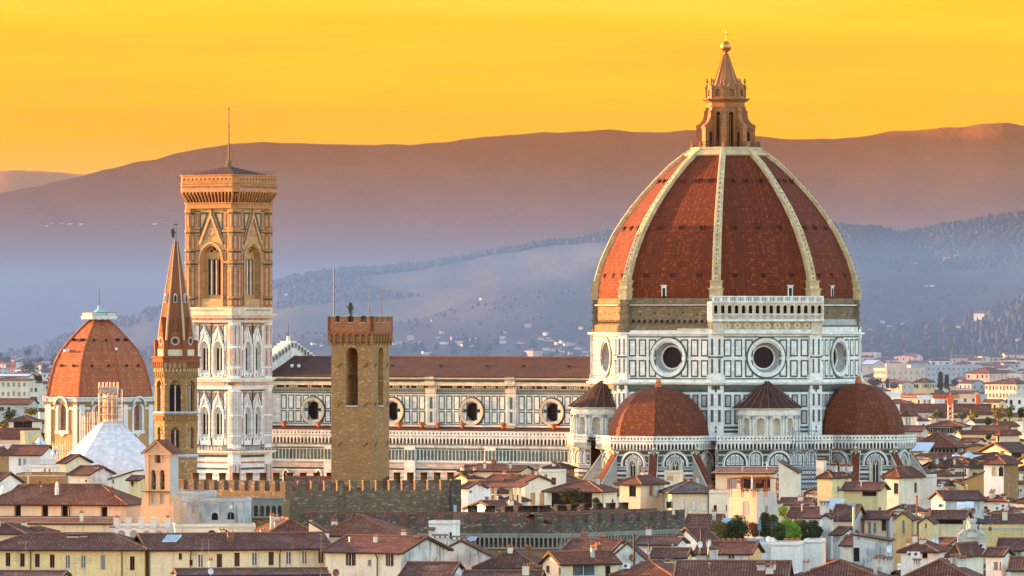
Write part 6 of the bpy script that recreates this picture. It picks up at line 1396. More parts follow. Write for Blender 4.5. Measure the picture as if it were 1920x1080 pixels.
def porch():
    Y=1228; s=Y/F; root=thing('pillared_porch','open porch with cream pillars and a thin tiled roof beside the loggia house','porch',P(948,946,Y),R(-20)); w=6.6; h=32*s
    m=MB(); m.loft([[(-w/2-.4,-1.0,h),(w/2+.3,-1.0,h),(w/2+.3,-1.0,h+.18),(-w/2-.4,-1.0,h+.18)],[(-w/2-.4,2.6,h+.6),(w/2+.3,2.6,h+.6),(w/2+.3,2.6,h+.78),(-w/2-.4,2.6,h+.78)]][::-1],M['tile3'],True); m.build('roof',root)
    for x,y in ((-w/2+.5,-.6),(-w/2+.5,2.2),(.2,2.2),(w/2-1.2,-.6),(w/2-.3,-.6)):
        c=MB(); c.box(x-.22,x+.22,y-.22,y+.22,-3,h+.2,M['w_cream']); c.build('pillar',root)
porch()
# ---------------------------------------------------------------- city beyond the cathedral
rc=random.Random(21)
H('orange-lit office block with rows of small windows, right of the dome',1640,1737,692,4,26,-58,'flat','peach','tile',Y=3700,auto=(9,5,'blue',3.4),side=(),name='office_block',cat='office block')
H('low orange top storey of the office block, right of the dome',1660,1702,683,3,14,-58,'flat','peach','tile',Y=3760,name='office_block',cat='office block')
H('white flat-roofed hall behind the orange office block',1612,1668,683,8,30,-20,'gable','peach','tent',Y=4100,name='hall',cat='hall')
H('grey-blue balcony apartment slab behind the two cypresses',1700,1842,686,3,14,10,'flat','grey','tile',Y=3900,auto=(14,5,'glass',3.2),name='apartment_block',cat='apartment block')
H('pale villa with a red hipped roof right of the balcony slab',1814,1893,699,10,18,-35,'hip','peach','tile3',Y=3400,auto=(5,3,'blue'))
H('long cream school building with rows of pink windows at the right edge',1850,1950,719,7,16,-40,'hip','cream2','tile',Y=2900,auto=(9,3,'amber'))
H('white block with dark square windows right of the crane head',1890,1960,744,3,12,-12,'flat','white','tile',Y=2400,auto=(4,2,'dark'))
H('yellow villa with blue shutters before the orange office block',1714,1755,716,6,12,-20,'hip','yellow2','tile',Y=3000,auto=(5,1,'sh'))
H('long red-roofed barracks behind the crane mast',1690,1862,772,14,14,-4,'gable','grey','tile',Y=2350,auto=(12,1,'blue'),name='barracks',cat='barracks')
H('grey house with five green-shuttered windows at the foot of the crane',1735,1826,799,10,12,-14,'hip','pale','tile',Y=1960,front=[(1749,807,8,10,'shg'),(1764,807,8,10,'shg'),(1780,807,8,10,'shg'),(1796,806,8,10,'shg'),(1811,806,8,10,'shg')])
H('cream tower room with three tall windows right of the right half dome',1690,1722,779,11,8,-16,'hip','cream2','tile2',Y=1900,front=[(1700,790,4,12,'blue'),(1706,790,4,12,'blue'),(1713,790,4,12,'blue')])
H('dark low roof at the foot of the right half dome',1690,1745,808,9,12,-12,'gable','grey','tile2',Y=1800)
H('long yellow house with grey-blue windows right of the crane foot',1822,1900,808,9,12,-12,'gable','yellow2','tile',Y=1900,auto=(6,2,'blue'))
H('orange-lit terrace house with a white roof terrace near the right edge',1862,1912,799,8,10,-40,'hip','peach','tile3',Y=1990,auto=(3,1,'dark'))
H('broad brown roof over a dark arched loggia right of the cathedral',1714,1813,838,27,16,-10,'hip','greystone','tile',Y=1560,front=[(1748+i*7.2,845,5,8,'archopen') for i in range(8)],over=1.0,hipf=1.2,key='loggiahouse')
H('white house with a glazed lean-to beside the last buttress',1709,1744,845,6,7,-14,'gable','cream2','tile3',Y=1490,front=[(1728,850,3,5)])
H('small house with brown roof and red dishes near the loggia',1800,1850,828,6,8,-20,'gable','peach','tile',Y=1660,front=[(1828,833,12,6,'dark')],chim=((1857,830,.8,6),))
H('bright orange wall under a red roof, right of the dark loggia',1806,1838,838,5,7,-50,'gable','ochre','tile3',Y=1560)
H('peach gabled house with a small hipped porch near the right edge',1868,1905,815,8,8,-44,'hip','peach','tile3',Y=1720,front=[(1872,823,4,10,'brown')])
H('cream house with shuttered loggia under a wide brown roof, right edge',1848,1935,847,16,14,24,'gable','cream','tile2',Y=1500,side=[(1860,852,10,9,'brown')],front=[(1880,853,22,12,'brown'),(1905,854,22,12,'brown')],over=.8)
H('brown roof with a round glazed cupola before the loggia house',1742,1868,868,17,14,-8,'gable','cream','tile2',Y=1440,key='cupola')
H('grey gabled shed with a white box unit among the right roofs',1745,1800,876,14,8,-20,'gable','stain','tile2',Y=1390,front=[(1749,879,5,9),(1758,881,10,8,'tan')])
# left edge
H('cream apartment block with balconies at the left edge',-20,60,712,4,14,-8,'hip','cream2','tile',Y=2650,auto=(7,3,'blue',3.6),name='apartment_block',cat='apartment block')
H('small cream wing of the left edge apartment block',57,77,722,2,10,-8,'flat','cream2','tile',Y=2620,auto=(3,3,'blue',3.4),name='apartment_block',cat='apartment block')
H('long white-topped roof behind the left edge apartment block',-20,62,705,4,14,-8,'gable','cream2','tent',Y=2760)
H('long red-roofed house below the left edge apartment block',-20,66,757,9,14,-8,'gable','grey','tile',Y=2250,auto=(5,1,'blue'))
H('dark-verandah house with a brown roof left of the red dome church',16,74,789,9,10,-12,'hip','cream2','tile2',Y=1950,front=[(47,796,44,12,'dark')])
H('brown roof below the dark verandah house at the left edge',-20,76,822,18,12,-10,'gable','cream2','tile',Y=1780)
H('yellow boxy house with one dark square window at the left',38,67,812,4,7,-30,'flat','yellow2','tile2',Y=1600,front=[(52,836,7,10)])
H('white terrace wall house at the left edge under the brown roof',-20,42,837,3,8,-6,'flat','white','tile',Y=1500,front=[(17,847,4,6),(28,848,5,7)])
# fill rows further out, generated
LABELS={}
def autolabel(base,root,px):
    LABELS.setdefault(base,[]).append((px,root))
COLS=[('cream','cream'),('cream2','pale cream'),('yellow2','yellow'),('white','white'),('pale','light grey'),('peach','peach'),('pink','pinkish'),('grey','grey')]
def rndhouse(px,py,Y,wpx,where,near=False,auto=None,dd=None,base=0):
    wl,cn=rc.choice(COLS); kind=rc.choices(['gable','hip','flat','gablef'],[5,5,2 if not near else 1,1.2])[0]; rot=rc.choice([-58,-52,-30,-22,-14,-8,12,24,-36])
    if near: rot=rc.choice([-30,-24,-16,-10,-34,22,30])
    s=Y/F; d=dd or max(5,min(13,wpx*s*rc.uniform(.4,.8))); w=wpx*s
    if abs(math.sin(R(rot)))*d>w*.7: d=w*.7/abs(math.sin(R(rot)))
    rise=(.34*d/2/s if kind!='flat' else 1); rise=max(2,rise)
    t=rc.choice(['tile','tile','tile2','tile3','tile2'])
    form={'gable':'gabled','hip':'hip-roofed','flat':'flat-roofed','gablef':'gable-fronted'}[kind]; size='small ' if w<11 else ('wide ' if w>22 else '')
    r=house('x',px-wpx/2,px+wpx/2,py,rise,d,rot,kind,wl,t,Y=Y,auto=auto,gut=near,base=base,over=.5 if near else .35,chim=(((px+rc.uniform(-.2,.2)*wpx),py-rise-rc.uniform(0,4),.8,12),) if near and rc.random()<.55 else ())
    autolabel(f'{size}{cn} {form} house {where}',r,px); return r
# right of the dome: rows of roofs running out to the hills
for Y,py,dens in ((1680,838,3),(1760,826,4),(1850,815,5),(2000,800,5),(2150,790,5),(2300,780,6),(2500,768,6),(2700,752,6),(2900,742,7),(3100,733,7),(3350,722,8),(3650,711,8),(3900,704,8),(4080,698,9),(4240,691,9),(4380,684,9),(4500,677,9),(4600,671,9),(4690,666,9)):
    x=1606+rc.uniform(-8,14)
    while x<1940:
        w=rc.uniform(9,19)*F/Y; w=min(w,60)
        ok=not (1640<x<1735 and 3000<Y<3680 and rc.random()<.6)
        if ok and rc.random()<.8: 
            where=('left of the crane' if x<1770 else 'right of the crane' if x<1850 else 'near the right edge')+(', nearest rows' if Y<2050 else ', middle rows' if Y<3000 else ', behind the office block' if Y<4200 else ', under the wooded hill')
            rndhouse(x+w/2,py+rc.uniform(-4,5),Y+rc.uniform(-40,40),w,where,auto=((max(2,int(w*Y/F/4)),2,rc.choice(['blue','dark','brown'])) if Y<4200 else (3,1,'dark')))
        x+=w*rc.uniform(.8,1.25)
# left of the red dome
for Y,py in ((1900,812),(2100,795),(2400,772),(2750,748),(3000,735),(3300,722),(3600,712),(4000,701),(4400,692),(4800,684),(5200,678),(5500,673)):
    x=-24+rc.uniform(-8,8); hi=110 if Y>2900 else 84
    while x<hi:
        w=min(46,rc.uniform(10,20)*F/Y); 
        if rc.random()<.85: rndhouse(x+w/2,py+rc.uniform(-3,4),Y,w,('at the left edge' if x<40 else 'beside the red dome church')+(', near rows' if Y<2700 else ', middle rows' if Y<4000 else ', farthest rows'),auto=(3,1,'dark'))
        x+=w*rc.uniform(.85,1.3)
# slope houses beyond the nave and on the hills
def slopehouse(hill,px,py,w,where,hpx=6,wl=None):
    y=hill.hit(px,py); z=hill.z(px,y); s=y/F; h=hpx
    rr=rndhouse(px,py-h,y,w,where,base=z-6,dd=min(14,w*s*.6)); return rr
for i in range(46):
    px=rc.uniform(730,1102); py=rc.uniform(636,672) if rc.random()<.8 else rc.uniform(612,640)
    slopehouse(hillC,px,py,rc.uniform(8,20),'beyond the nave roof'+(', left part' if px<860 else ', middle part' if px<990 else ', beside the dome'),rc.uniform(4,8))
slopehouse(hillC,1000,671,34,'standing largest just above the nave ridge',14)
for px,py,w in ((537,555,6),(548,526,9),(588,648,12),(604,650,9),(903,563,10),(810,603,5),(1715,497,12),(1745,495,16),(1775,489,12),(1792,482,8),(1748,538,8),(1738,538,6),(1655,606,10),(1668,613,12),(1688,609,14),(1632,620,8)): slopehouse(hillC if py<600 or px<1100 else hillC,px,py,w,'alone on the middle hill',rc.uniform(3,6))
for px,py,w,h in ((1800,618,16,8),(1878,632,14,9),(1905,600,10,7),(1850,601,46,14),(1683,638,6,7),(1700,644,8,4),(1912,642,20,7)): slopehouse(hillD,px,py,w,'among trees of the right slope',h)
for px,py,w in ((76,424,5),(87,426,7),(96,421,4),(132,421,9),(152,421,7),(311,419,11),(290,422,8),(116,420,6)): slopehouse(hillB,px,py,w,'tiny on the far mountain',3)
# filler roofs in the foreground
def near_ok(px,Y):
    if px<345: return Y<905 or (Y>1100 and px<105)
    if px<880: return Y<905
    if 1060<px<1720 and Y>1295: return False
    return True
for Y in (842,870,905,940,1020,1050,1085,1120,1155,1195,1235,1275,1310,1345,1385,1420):
    py0=1070-(Y-900)/2.35+13; x=-30+rc.uniform(0,50)
    while x<1950:
        w=rc.uniform(40,78); c=x+w/2
        if near_ok(c,Y) and not (880<c<1290 and 920<Y<1100) and not (Y<935 and 1020<c<1640) and not (1330<c<1545 and 935<Y<1075) and not (1340<c<1475 and Y<1150) and not (Y<880 and c<1250):
            if rc.random()<.9:
                where=('at far left' if c<330 else 'before the cathedral nave' if c<1100 else 'before the half dome' if c<1330 else 'below the buttresses' if c<1620 else 'at the right')+(', lowest row' if Y<950 else ', lower rows' if Y<1100 else ', middle rows' if Y<1240 else ', back rows')
                rndhouse(c,py0+rc.uniform(-3,6),Y+rc.uniform(-8,8),w,where,near=True,auto=(max(2,int(w*Y/F/2.6)),2,rc.choice(['brown','blue','dark','sh']),3.2))
        x+=w*rc.uniform(.85,1.15)
ORD=['first','second','third','fourth','fifth','sixth','seventh','eighth','ninth','tenth','eleventh','twelfth','thirteenth','fourteenth','fifteenth','sixteenth']
for base,lst in LABELS.items():
    lst.sort(key=lambda q:q[0])
    for i,(px,r) in enumerate(lst): 
        r['label']=base if len(lst)==1 else base+f', {ORD[min(i,15)]} from left'
        if len(lst)>1: r['group']='houses of the crowded city'
# ---------------------------------------------------------------- trees and bushes
def leafball(mb,c,rx,ry,rz,n,size,mt,rnd):
    for i in range(n):
        while True:
            p=Vector((rnd.uniform(-1,1),rnd.uniform(-1,1),rnd.uniform(-1,1)))
            if .35<p.length<1: break
        q=Vector((c[0]+p.x*rx,c[1]+p.y*ry,c[2]+p.z*rz)); nrm=(p+Vector((rnd.gauss(0,.6),rnd.gauss(0,.6),rnd.gauss(.3,.6)))).normalized()
        u=nrm.orthogonal().normalized(); v=nrm.cross(u); a=rnd.random()*6.28; u,v=u*math.cos(a)+v*math.sin(a),v*math.cos(a)-u*math.sin(a); s=size*rnd.uniform(.6,1.3)
        mb.face([q-u*s,q-v*s*.6,q+u*s,q+v*s*.6],mt)
def tree(label,px,pb,Y,hpx,wpx,mat,kind='round',name='tree',cat='tree',seed=0,leaf=None,n=420,group=None):
    rnd=random.Random(seed*31+int(px)); s=Y/F; h=hpx*s; w=wpx*s; b=P(px,pb,Y); root=thing(name,label,cat,b,0,group); mt=M[mat]; leaf=leaf or max(.2,2.0*s)
    t=MB(); t.tube((0,0,-3),(0,0,h*.5),max(.06,w*.045),max(.04,w*.025),6,M['bark'])
    for i in range(4): a=rnd.random()*6.28; t.tube((0,0,h*.3),(w*.28*math.cos(a),w*.28*math.sin(a),h*rnd.uniform(.55,.75)),w*.025,w*.012,4,M['bark'])
    t.build('trunk',root)
    lo=.08 if name=='bush' else .35
    mb=MB()
    if kind=='cypress':
        for i in range(7): z=h*(.1+.13*i); r=w*.5*(1-((i-1.5)/6.2)**2)**.5 if i<7 else .1; leafball(mb,(0,0,z),max(.2,r),max(.2,r),h*.12,n//6,leaf,mt,rnd)
        leafball(mb,(0,0,h*.93),w*.12,w*.12,h*.08,n//12,leaf*.8,mt,rnd)
    else:
        k=12 if name=='bush' else 7
        for i in range(k):
            a=rnd.random()*6.28; rr=w*.27*rnd.uniform(.3,1.1); c=(rr*math.cos(a),rr*math.sin(a),h*rnd.uniform(lo,.82)); q=w*rnd.uniform(.2,.32); leafball(mb,c,q,q,q*rnd.uniform(.7,1.0),n//k,leaf,mt,rnd)
    mb.build('crown',root); return root
for a in (('round pine right of the drum base, before the yellow wall',1640,728,3300,20,30,'leafdark'),('tall dark cypress in front of the balcony apartment slab',1763,730,3000,34,12,'leafdark','cypress'),('shorter dark cypress right of the tall one',1775,728,3050,26,10,'leafdark','cypress'),('pale round tree right of the two cypresses',1792,728,3050,18,18,'leafgrey'),
    ('yellowing tree right of the crane mast',1825,792,2200,27,24,'leafyellow'),('large yellow-green tree near the right edge',1872,793,2200,32,30,'leafyellow'),('dark green tree beside the large yellowing one',1893,792,2180,34,24,'leaf'),('dark tree at the right edge behind the roofs',1915,790,2180,28,22,'leafdark'),('low grey-green tree left of the crane mast',1757,786,2150,18,26,'leafgrey'),('olive-coloured tree behind the crane foot',1803,790,2150,16,24,'leafgrey'),('low dark tree right of the crane foot',1850,797,2100,14,28,'leafdark'),
    ('dark green trees clump at the left edge below the long house',20,790,2050,22,36,'leafdark'),('yellow-brown tree at the left edge',6,806,2000,22,22,'leafyellow'),('brownish tree beside the red dome church',58,782,2100,16,34,'leafyellow'),('blue-green round tree among the far left houses',55,702,3600,22,40,'leafdark'),('dark tree beside the left apartment block',72,716,2700,12,18,'leafdark'),
    ('slim cypress by the orange office block',1664,728,3300,18,6,'leafdark','cypress'),('bushy tree at the foot of the orange office block',1675,730,3280,14,18,'leafgrey'),('potted tree on the yellow house roof right of the loggia',1853,828,1700,14,12,'leafdark')):
    tree(*a)
# background trees between the far houses
for i in range(46):
    px=rc.uniform(1610,1930); Y=rc.uniform(3300,4650); py=CH*0+HZ+(CH-6)*F/Y
    tree('dark tree among the far rooftops below the wooded hill',px,py-6,Y,rc.uniform(10,20),rc.uniform(8,18),rc.choice(['leafdark','leafgrey','leafdark']),rc.choice(['round','round','cypress']),seed=i,n=200,group='trees among the far rooftops')
for i in range(34):
    px=rc.uniform(735,1100); py=rc.uniform(645,676); y=hillC.hit(px,py); tree('misty tree among the houses beyond the nave roof',px,py,y,rc.uniform(9,17),rc.uniform(9,18),'leafdark',rc.choice(['round','round','cypress']),seed=i,n=180,group='trees on the misty slope')
for i in range(16):
    px=rc.uniform(-5,115); py=rc.uniform(668,700); tree('misty tree among the far houses at the left edge',px,py,rc.uniform(4200,5200),rc.uniform(10,18),rc.uniform(10,20),'leafdark','round',seed=i,n=180,group='trees at the far left')
# roof garden
gt=1006; GY=985
for i,a in enumerate((('brownish clipped hedge at the left end of the roof garden',1355,1012,GY,34,34,'leafyellow'),('dark rounded bush beside the clipped hedge in the roof garden',1380,1014,GY-4,34,34,'leafdark'),('tall green bush under the peach wall in the roof garden',1392,1008,GY+5,40,36,'leaf'),('small reddish bush right of the tall green one',1414,1006,GY+3,26,18,'leafred'),('slim upright evergreen by the folded umbrella',1434,1006,GY+2,42,18,'leafdark','cypress'),('second slim evergreen under the rooftop antenna',1449,1006,GY+4,38,18,'leaf','cypress'),('bright lime-green bush in the roof garden',1476,1010,GY-4,36,34,'leafbright'),('lime-green drooping bush at the terrace edge',1487,1024,GY-10,42,26,'leafbright'),('low green bush between the dishes and the lime bush',1462,1012,GY-6,28,26,'leaf'),('rusty-topped bush right of the lime one',1498,1006,GY+4,32,26,'leafyellow'),('dark green hedge at the right end of the roof garden',1516,1013,GY-2,34,36,'leafdark'),('dark hedge behind the right garden corner',1530,1008,GY+2,30,20,'leafdark'),('pale shrub in a pot beside the peach house',1467,966,1045,14,16,'leafbright'),('leafy shrub on the veranda of the hip-roofed house',1119,948,1195,14,14,'leaf'))):
    a=list(a); a[5]*=1.35; a[4]*=1.08; tree(*a,name='bush',cat='bush',seed=i+60,n=2600,leaf=.15)
t=MB(); a=P(1336,1012,GY-14); b=P(1540,1012,GY-14); t.box(a.x,b.x,GY-16,GY+14,0,ZZ(1013,GY),M['w_stain2']); o=t.build('garden_terrace'); setp(o,'flat roof terrace block carrying the green roof garden','roof terrace')
for i in range(9):
    px=1345+i*10.5+(66 if i>5 else 0); t=MB(); t.lathe([(.28,0),(.36,.55),(.4,.6),(.3,.6)],8,M['urn']); o=t.build('plant_pot',loc=P(px,1017,GY-15)); setp(o,'terracotta planter along the front edge of the roof garden','planter','planters of the roof garden')
tree('dark climbing greenery hanging over the glazed veranda front',1072,946,1200,28,60,'leafdark',name='climbing_plant',cat='climbing plant',n=1400,leaf=.18)
# ---------------------------------------------------------------- rooftop things
def dish(label,px,py,rpx,mt,Y,yaw=25,stem=2.0):
    s=Y/F; r=rpx*s; root=thing('satellite_dish',label,'satellite dish',P(px,py,Y),R(yaw)); m=MB(); n=16
    rings=[[(q*r*math.cos(-2*math.pi*i/n),-.28*r*(q*q)+0,q*r*1.08*math.sin(-2*math.pi*i/n)) for i in range(n)] for q in (.02,.35,.7,1.0)]
    m.loft(rings,M[mt],False); m.loft([[(x,y+.03,z) for x,y,z in g] for g in rings][::-1],M['metal'],False); m.build('reflector',root)
    m=MB(); m.tube((0,.05,0),(0,.18,-stem),.035,.035,5,M['metal']); m.tube((0,-.1,-r*.95),(0,-r*1.05,-r*.25),.02,.02,4,M['metal']); m.box(-.06,.06,-r*1.15,-r*.98,-r*.32,-r*.16,M['metal']); m.build('mount',root)
for q in (('white dish on the long roof below the cream wing windows',395,1071,5.5,'whitemetal',840),('rusty-centred dish on a pole at the end of the cream wing',601,1069,5,'rust',840),('big red-brown dish beside the cream shuttered house',629,1074,7,'rust',838),('pale dish low on the grey streaked sheds',433,950,3.5,'whitemetal',960),
    ('white dish left of the twin dishes by the white dormers',1312,1021,6,'whitemetal',896),('white tilted dish under the brown dish',1329,1018,5,'whitemetal',897),('brown dish above the white tilted one',1327,1011,4.5,'rust',899),('large white left half of the twin dishes under the roof garden',1440,1011,5.5,'whitemetal',905),('smaller white right half of the twin dishes',1449,1012,4,'whitemetal',904),('white dish at the lower left of the dormer house',1301,1049,5,'whitemetal',868),
    ('large brown dish on the white gable near the orange gable house',1185,1046,6.5,'rust',884),('white dish on the dark roof below the yellow house',1574,943,5.5,'whitemetal',1045),('small white dish behind the first dark roof dish',1566,939,4,'whitemetal',1080),('white dish on the grey shed roof at lower right',1666,1029,7,'whitemetal',900),('large white dish between yellow gables and roof awning',1753,1014,7,'whitemetal',935),
    ('brown dish on the roof left of the yellow gables',1649,955,4,'rust',1055),('dark red dish above the black awning',1824,958,5,'rust',1060),('small brown dish over the long yellow wall',1856,992,4,'rust',1000),('red dish with white rim left of the small peach house',1807,827,3,'rust',1650),('orange-lit dish right of the red one',1819,827,2.5,'rust',1650),('white dish on the loggia roof edge',1755,851,3.5,'whitemetal',1530),('white dish left of the lattice-arch tower',1850,853,4,'whitemetal',1450),('red-brown dish beside the white gabled house at the palace corner',899,907,4.5,'rust',1165),('white dish over the hut before the cathedral buttress',1013,881,4,'whitemetal',1290),('round red dish on the roofs left of the bell gable',161,902,2.6,'rust',1120),('small white dish on the white house behind',1278,1003,3,'whitemetal',930)): dish(*q,yaw=rc.uniform(5,45))
def antenna(px,py,hpx,Y,label='thin metal television antenna on a rooftop mast',grp='rooftop television antennas',nb=3):
    s=Y/F; h=hpx*s; root=thing('antenna',label,'antenna',P(px,py+hpx,Y),R(rc.uniform(-60,60)),grp); m=MB(); m.tube((0,0,-1.5),(0,0,h),.024,.018,5,M['mast'])
    for k in range(nb):
        z=h*(1-.13*k)-.1; L=rc.uniform(.6,1.1); m.tube((-L,0,z),(L,0,z),.015,.015,4,M['mast'])
        for j in range(5): x=-L+2*L*j/4; m.tube((x,-.28,z),(x,.28,z),.012,.012,3,M['mast'])
    m.build('mast',root)
for px,py,hp,Y in ((379,1011,56,862),(391,1011,58,862),(368,1028,40,850),(602,1000,66,850),(48,1013,16,862),(30,1040,36,842),(141,1046,32,842),(160,1046,32,842),(806,1060,24,840),(819,1060,24,840),(838,1058,26,842),(877,1040,34,850),(1108,1002,36,890),(1306,970,40,960),(1327,974,44,960),(1447,978,34,965),(1496,946,24,1040),(1523,936,26,1070),(1529,934,26,1075),(1570,915,30,1090),(1571,960,20,1010),(1707,936,84,950),(1676,960,60,930),(1803,990,40,960),(1822,1005,24,905),(1833,1005,22,905),(1884,990,40,900),(1909,990,36,900),(1858,960,40,960),(1266,985,30,935),(1260,1020,34,888),(902,872,14,1330),(956,874,12,1330),(1768,905,30,1150),(1782,850,24,1470),(1848,835,24,1540),(1891,905,34,1150),(1214,1010,34,890),(880,960,30,985),(861,962,34,950),(1754,1000,24,930),(1700,1010,40,925),(1915,1010,40,905),(1826,820,20,1640),(1600,1010,36,900)): antenna(px,py,hp,Y)
def acunit(label,px,py,Y,w=.85,yaw=-15,group=None):
    root=thing('air_conditioner',label,'air conditioner',P(px,py,Y),R(yaw),group); m=MB(); m.box(-w/2,w/2,-.18,.18,-.32,.32,M['whitemetal']); m.build('casing',root); m=MB(); f=Fr(-w*.12,-.18,0); f.ring(m,0,0,.2,.25,.03,.03,M['metal'],14); f.disc(m,0,0,.2,.015,M['dkopen'],14)
    for i in range(6): a=i*math.pi/6; m.tube(f.p(-.2*math.cos(a),-.2*math.sin(a),.03),f.p(.2*math.cos(a),.2*math.sin(a),.03),.008,.008,3,M['metal'])
    m.build('fan',root)
for q in (('left one of two air conditioners on the low white wall',1707,1039,878),('right one of two air conditioners on the low white wall',1719,1039,877),('air conditioner on the brown roof right of the orange gable house',1175,1061,845),('air conditioner on the yellow wall left of the grey skylight hoods',1765,948,1058),('white box unit on the grey gabled shed',1794,889,1384),('air conditioner under the white flat wall at right',1764,911,1222),('air conditioner on the sunny terrace right of the hoods',1882,948,1058),('air conditioner below the statue, on the brown roof',1841,1023,880),('second air conditioner beside the sunny terrace one',1871,953,1055),('air conditioner on the white gabled house by the palace corner',884,922,1172)): acunit(*q)
# yellow house hoods, awning, skylights: roof lights
def rooflight(label,px0,px1,py0,py1,Y,rise=.6,kind='hood'):
    s=Y/F; w=(px1-px0)*s; h=(py1-py0)*s; c=P((px0+px1)/2,py1,Y); root=thing('skylight',label,'skylight',c,R(-12)); m=MB()
    if kind=='hood': m.loft([[(-w/2,y,z) for y,z in ((0,0),(1.6,0),(1.6,h),(.9,h*1.02),(.25,h*.7))][::-1],[(w/2,y,z) for y,z in ((0,0),(1.6,0),(1.6,h),(.9,h*1.02),(.25,h*.7))][::-1]],M['skylight'],True)
    elif kind=='pyr':
        n=16; m.loft([ring3(w/2,0,n),ring3(w/2*.96,.15,n),ring3(.08,h,n)],M['skylight'],True)
        for i in range(n): a=i*2*math.pi/n; m.tube((w/2*.96*math.cos(a),w/2*.96*math.sin(a),.18),(.08*math.cos(a),.08*math.sin(a),h+.03),.05,.03,4,M['lead'])
    else:
        m.loft([[(-w/2,0,0),(w/2,0,0),(w/2,0,.1),(-w/2,0,.1)][::-1],[(-w/2+h*.3,h*2.4,h*.9),(w/2+h*.3,h*2.4,h*.9),(w/2+h*.3,h*2.4,h+.1),(-w/2+h*.3,h*2.4,h+.1)][::-1]],M['skylight'],True)
        for i in range(9): x=-w/2+w*i/8; m.tube((x,-.02,.13),(x+h*.3,h*2.4,h+.13),.04,.04,4,M['lead'])
    m.build('glazing',root)
for q in (('left pale metal hood on the right-hand roofs',1793,1808,942,953,1050),('right pale metal hood on the right-hand roofs',1808,1824,941,952,1050),('round ribbed glass cupola among the right roofs',1800,1832,846,858,1430,.6,'pyr'),('small pale pyramid skylight left of the glass cupola',1785,1801,849,855,1440,.6,'pyr'),('slanted glass roof right of the cupola',1817,1852,854,864,1425,.6,'pane'),('slanted glass roof beside the last cathedral buttress',1707,1742,831,846,1480,.6,'pane'),('striped pale glass roof behind the low battlements',944,1028,963,972,974,.6,'pane'),('pale glass skylight in the roof beside the peach house',1350,1368,973,984,1000,.6,'pane'),('bluish folded metal roof by the grey chimney',1538,1572,938,956,1040,.6,'pane'),('small white tilted roof window on the yellow wing',304,331,1005,1016,866,.6,'pane'),('pale boxy rooflight beside the loggia house',893,915,918,931,1210,.6,'hood'),('blue-grey glass canopy on the left part of the roofs under the arches',875,890,1008,1014,905,.6,'pane')): rooflight(*q)
# folded umbrellas and parasol
def parasol():
    Y=1290; s=F/Y; root=thing('parasol','striped grey and white open parasol on the left roof terrace','parasol',P(75,850,Y),0); m=MB(); n=16; h=27/s
    a=[(15.5/s,h-12/s),(12/s,h-8/s),(6/s,h-3/s),(2.5/s,h+2/s),(.08,h+3/s)]
    for i in range(n):
        mt=M['whitemetal'] if i%2 else M['lead']
        for (r,z),(q,y) in zip(a,a[1:]):
            t0,t1=2*math.pi*i/n,2*math.pi*(i+1)/n; m.face([(r*math.cos(t0),r*math.sin(t0),z),(r*math.cos(t1),r*math.sin(t1),z),(q*math.cos(t1),q*math.sin(t1),y),(q*math.cos(t0),q*math.sin(t0),y)],mt)
    m.build('canopy',root); m=MB(); m.tube((0,0,-1),(0,0,h),.06,.06,6,M['darkmetal']); m.build('pole',root)
    for px,lab in ((100,'folded white umbrella right of the open parasol'),(107,'second folded umbrella at the right terrace end')):
        r=thing('folded_umbrella',lab,'umbrella',P(px,866,1270),0); m=MB(); m.lathe([(.1,1.0),(.28,1.4),(.22,2.4),(.05,3.0)],8,M['tent']); m.build('canopy',r); m=MB(); m.tube((0,0,-.5),(0,0,1.2),.04,.04,5,M['metal']); m.build('pole',r)
    m=MB(); f=Fr(PXX(74,1268),1268,0)
    for i in range(34): u=-3+i*.2; f.slab(m,u-.03,u+.03,ZZ(872,1268),ZZ(863,1268),0,.04,M['metal'])
    f.slab(m,-3.1,3.8,ZZ(863,1268),ZZ(862,1268),0,.06,M['metal']); f.slab(m,-3.1,3.8,0,ZZ(872,1268),-3,.0,M['w_white']); setp(m.build('terrace_railing'),'grey metal terrace railing under the open parasol','railing')
parasol()
r=thing('folded_umbrella','folded blue-grey umbrella standing in the roof garden','umbrella',P(1424,1006,GY-6),0); m=MB(); m.lathe([(.08,.7),(.3,.9),(.26,1.6),(.1,2.5),(.03,2.7)],10,M['scafblue']); m.build('canopy',r); m=MB(); m.tube((0,0,0),(0,0,.8),.05,.05,5,M['metal']); m.build('pole',r)
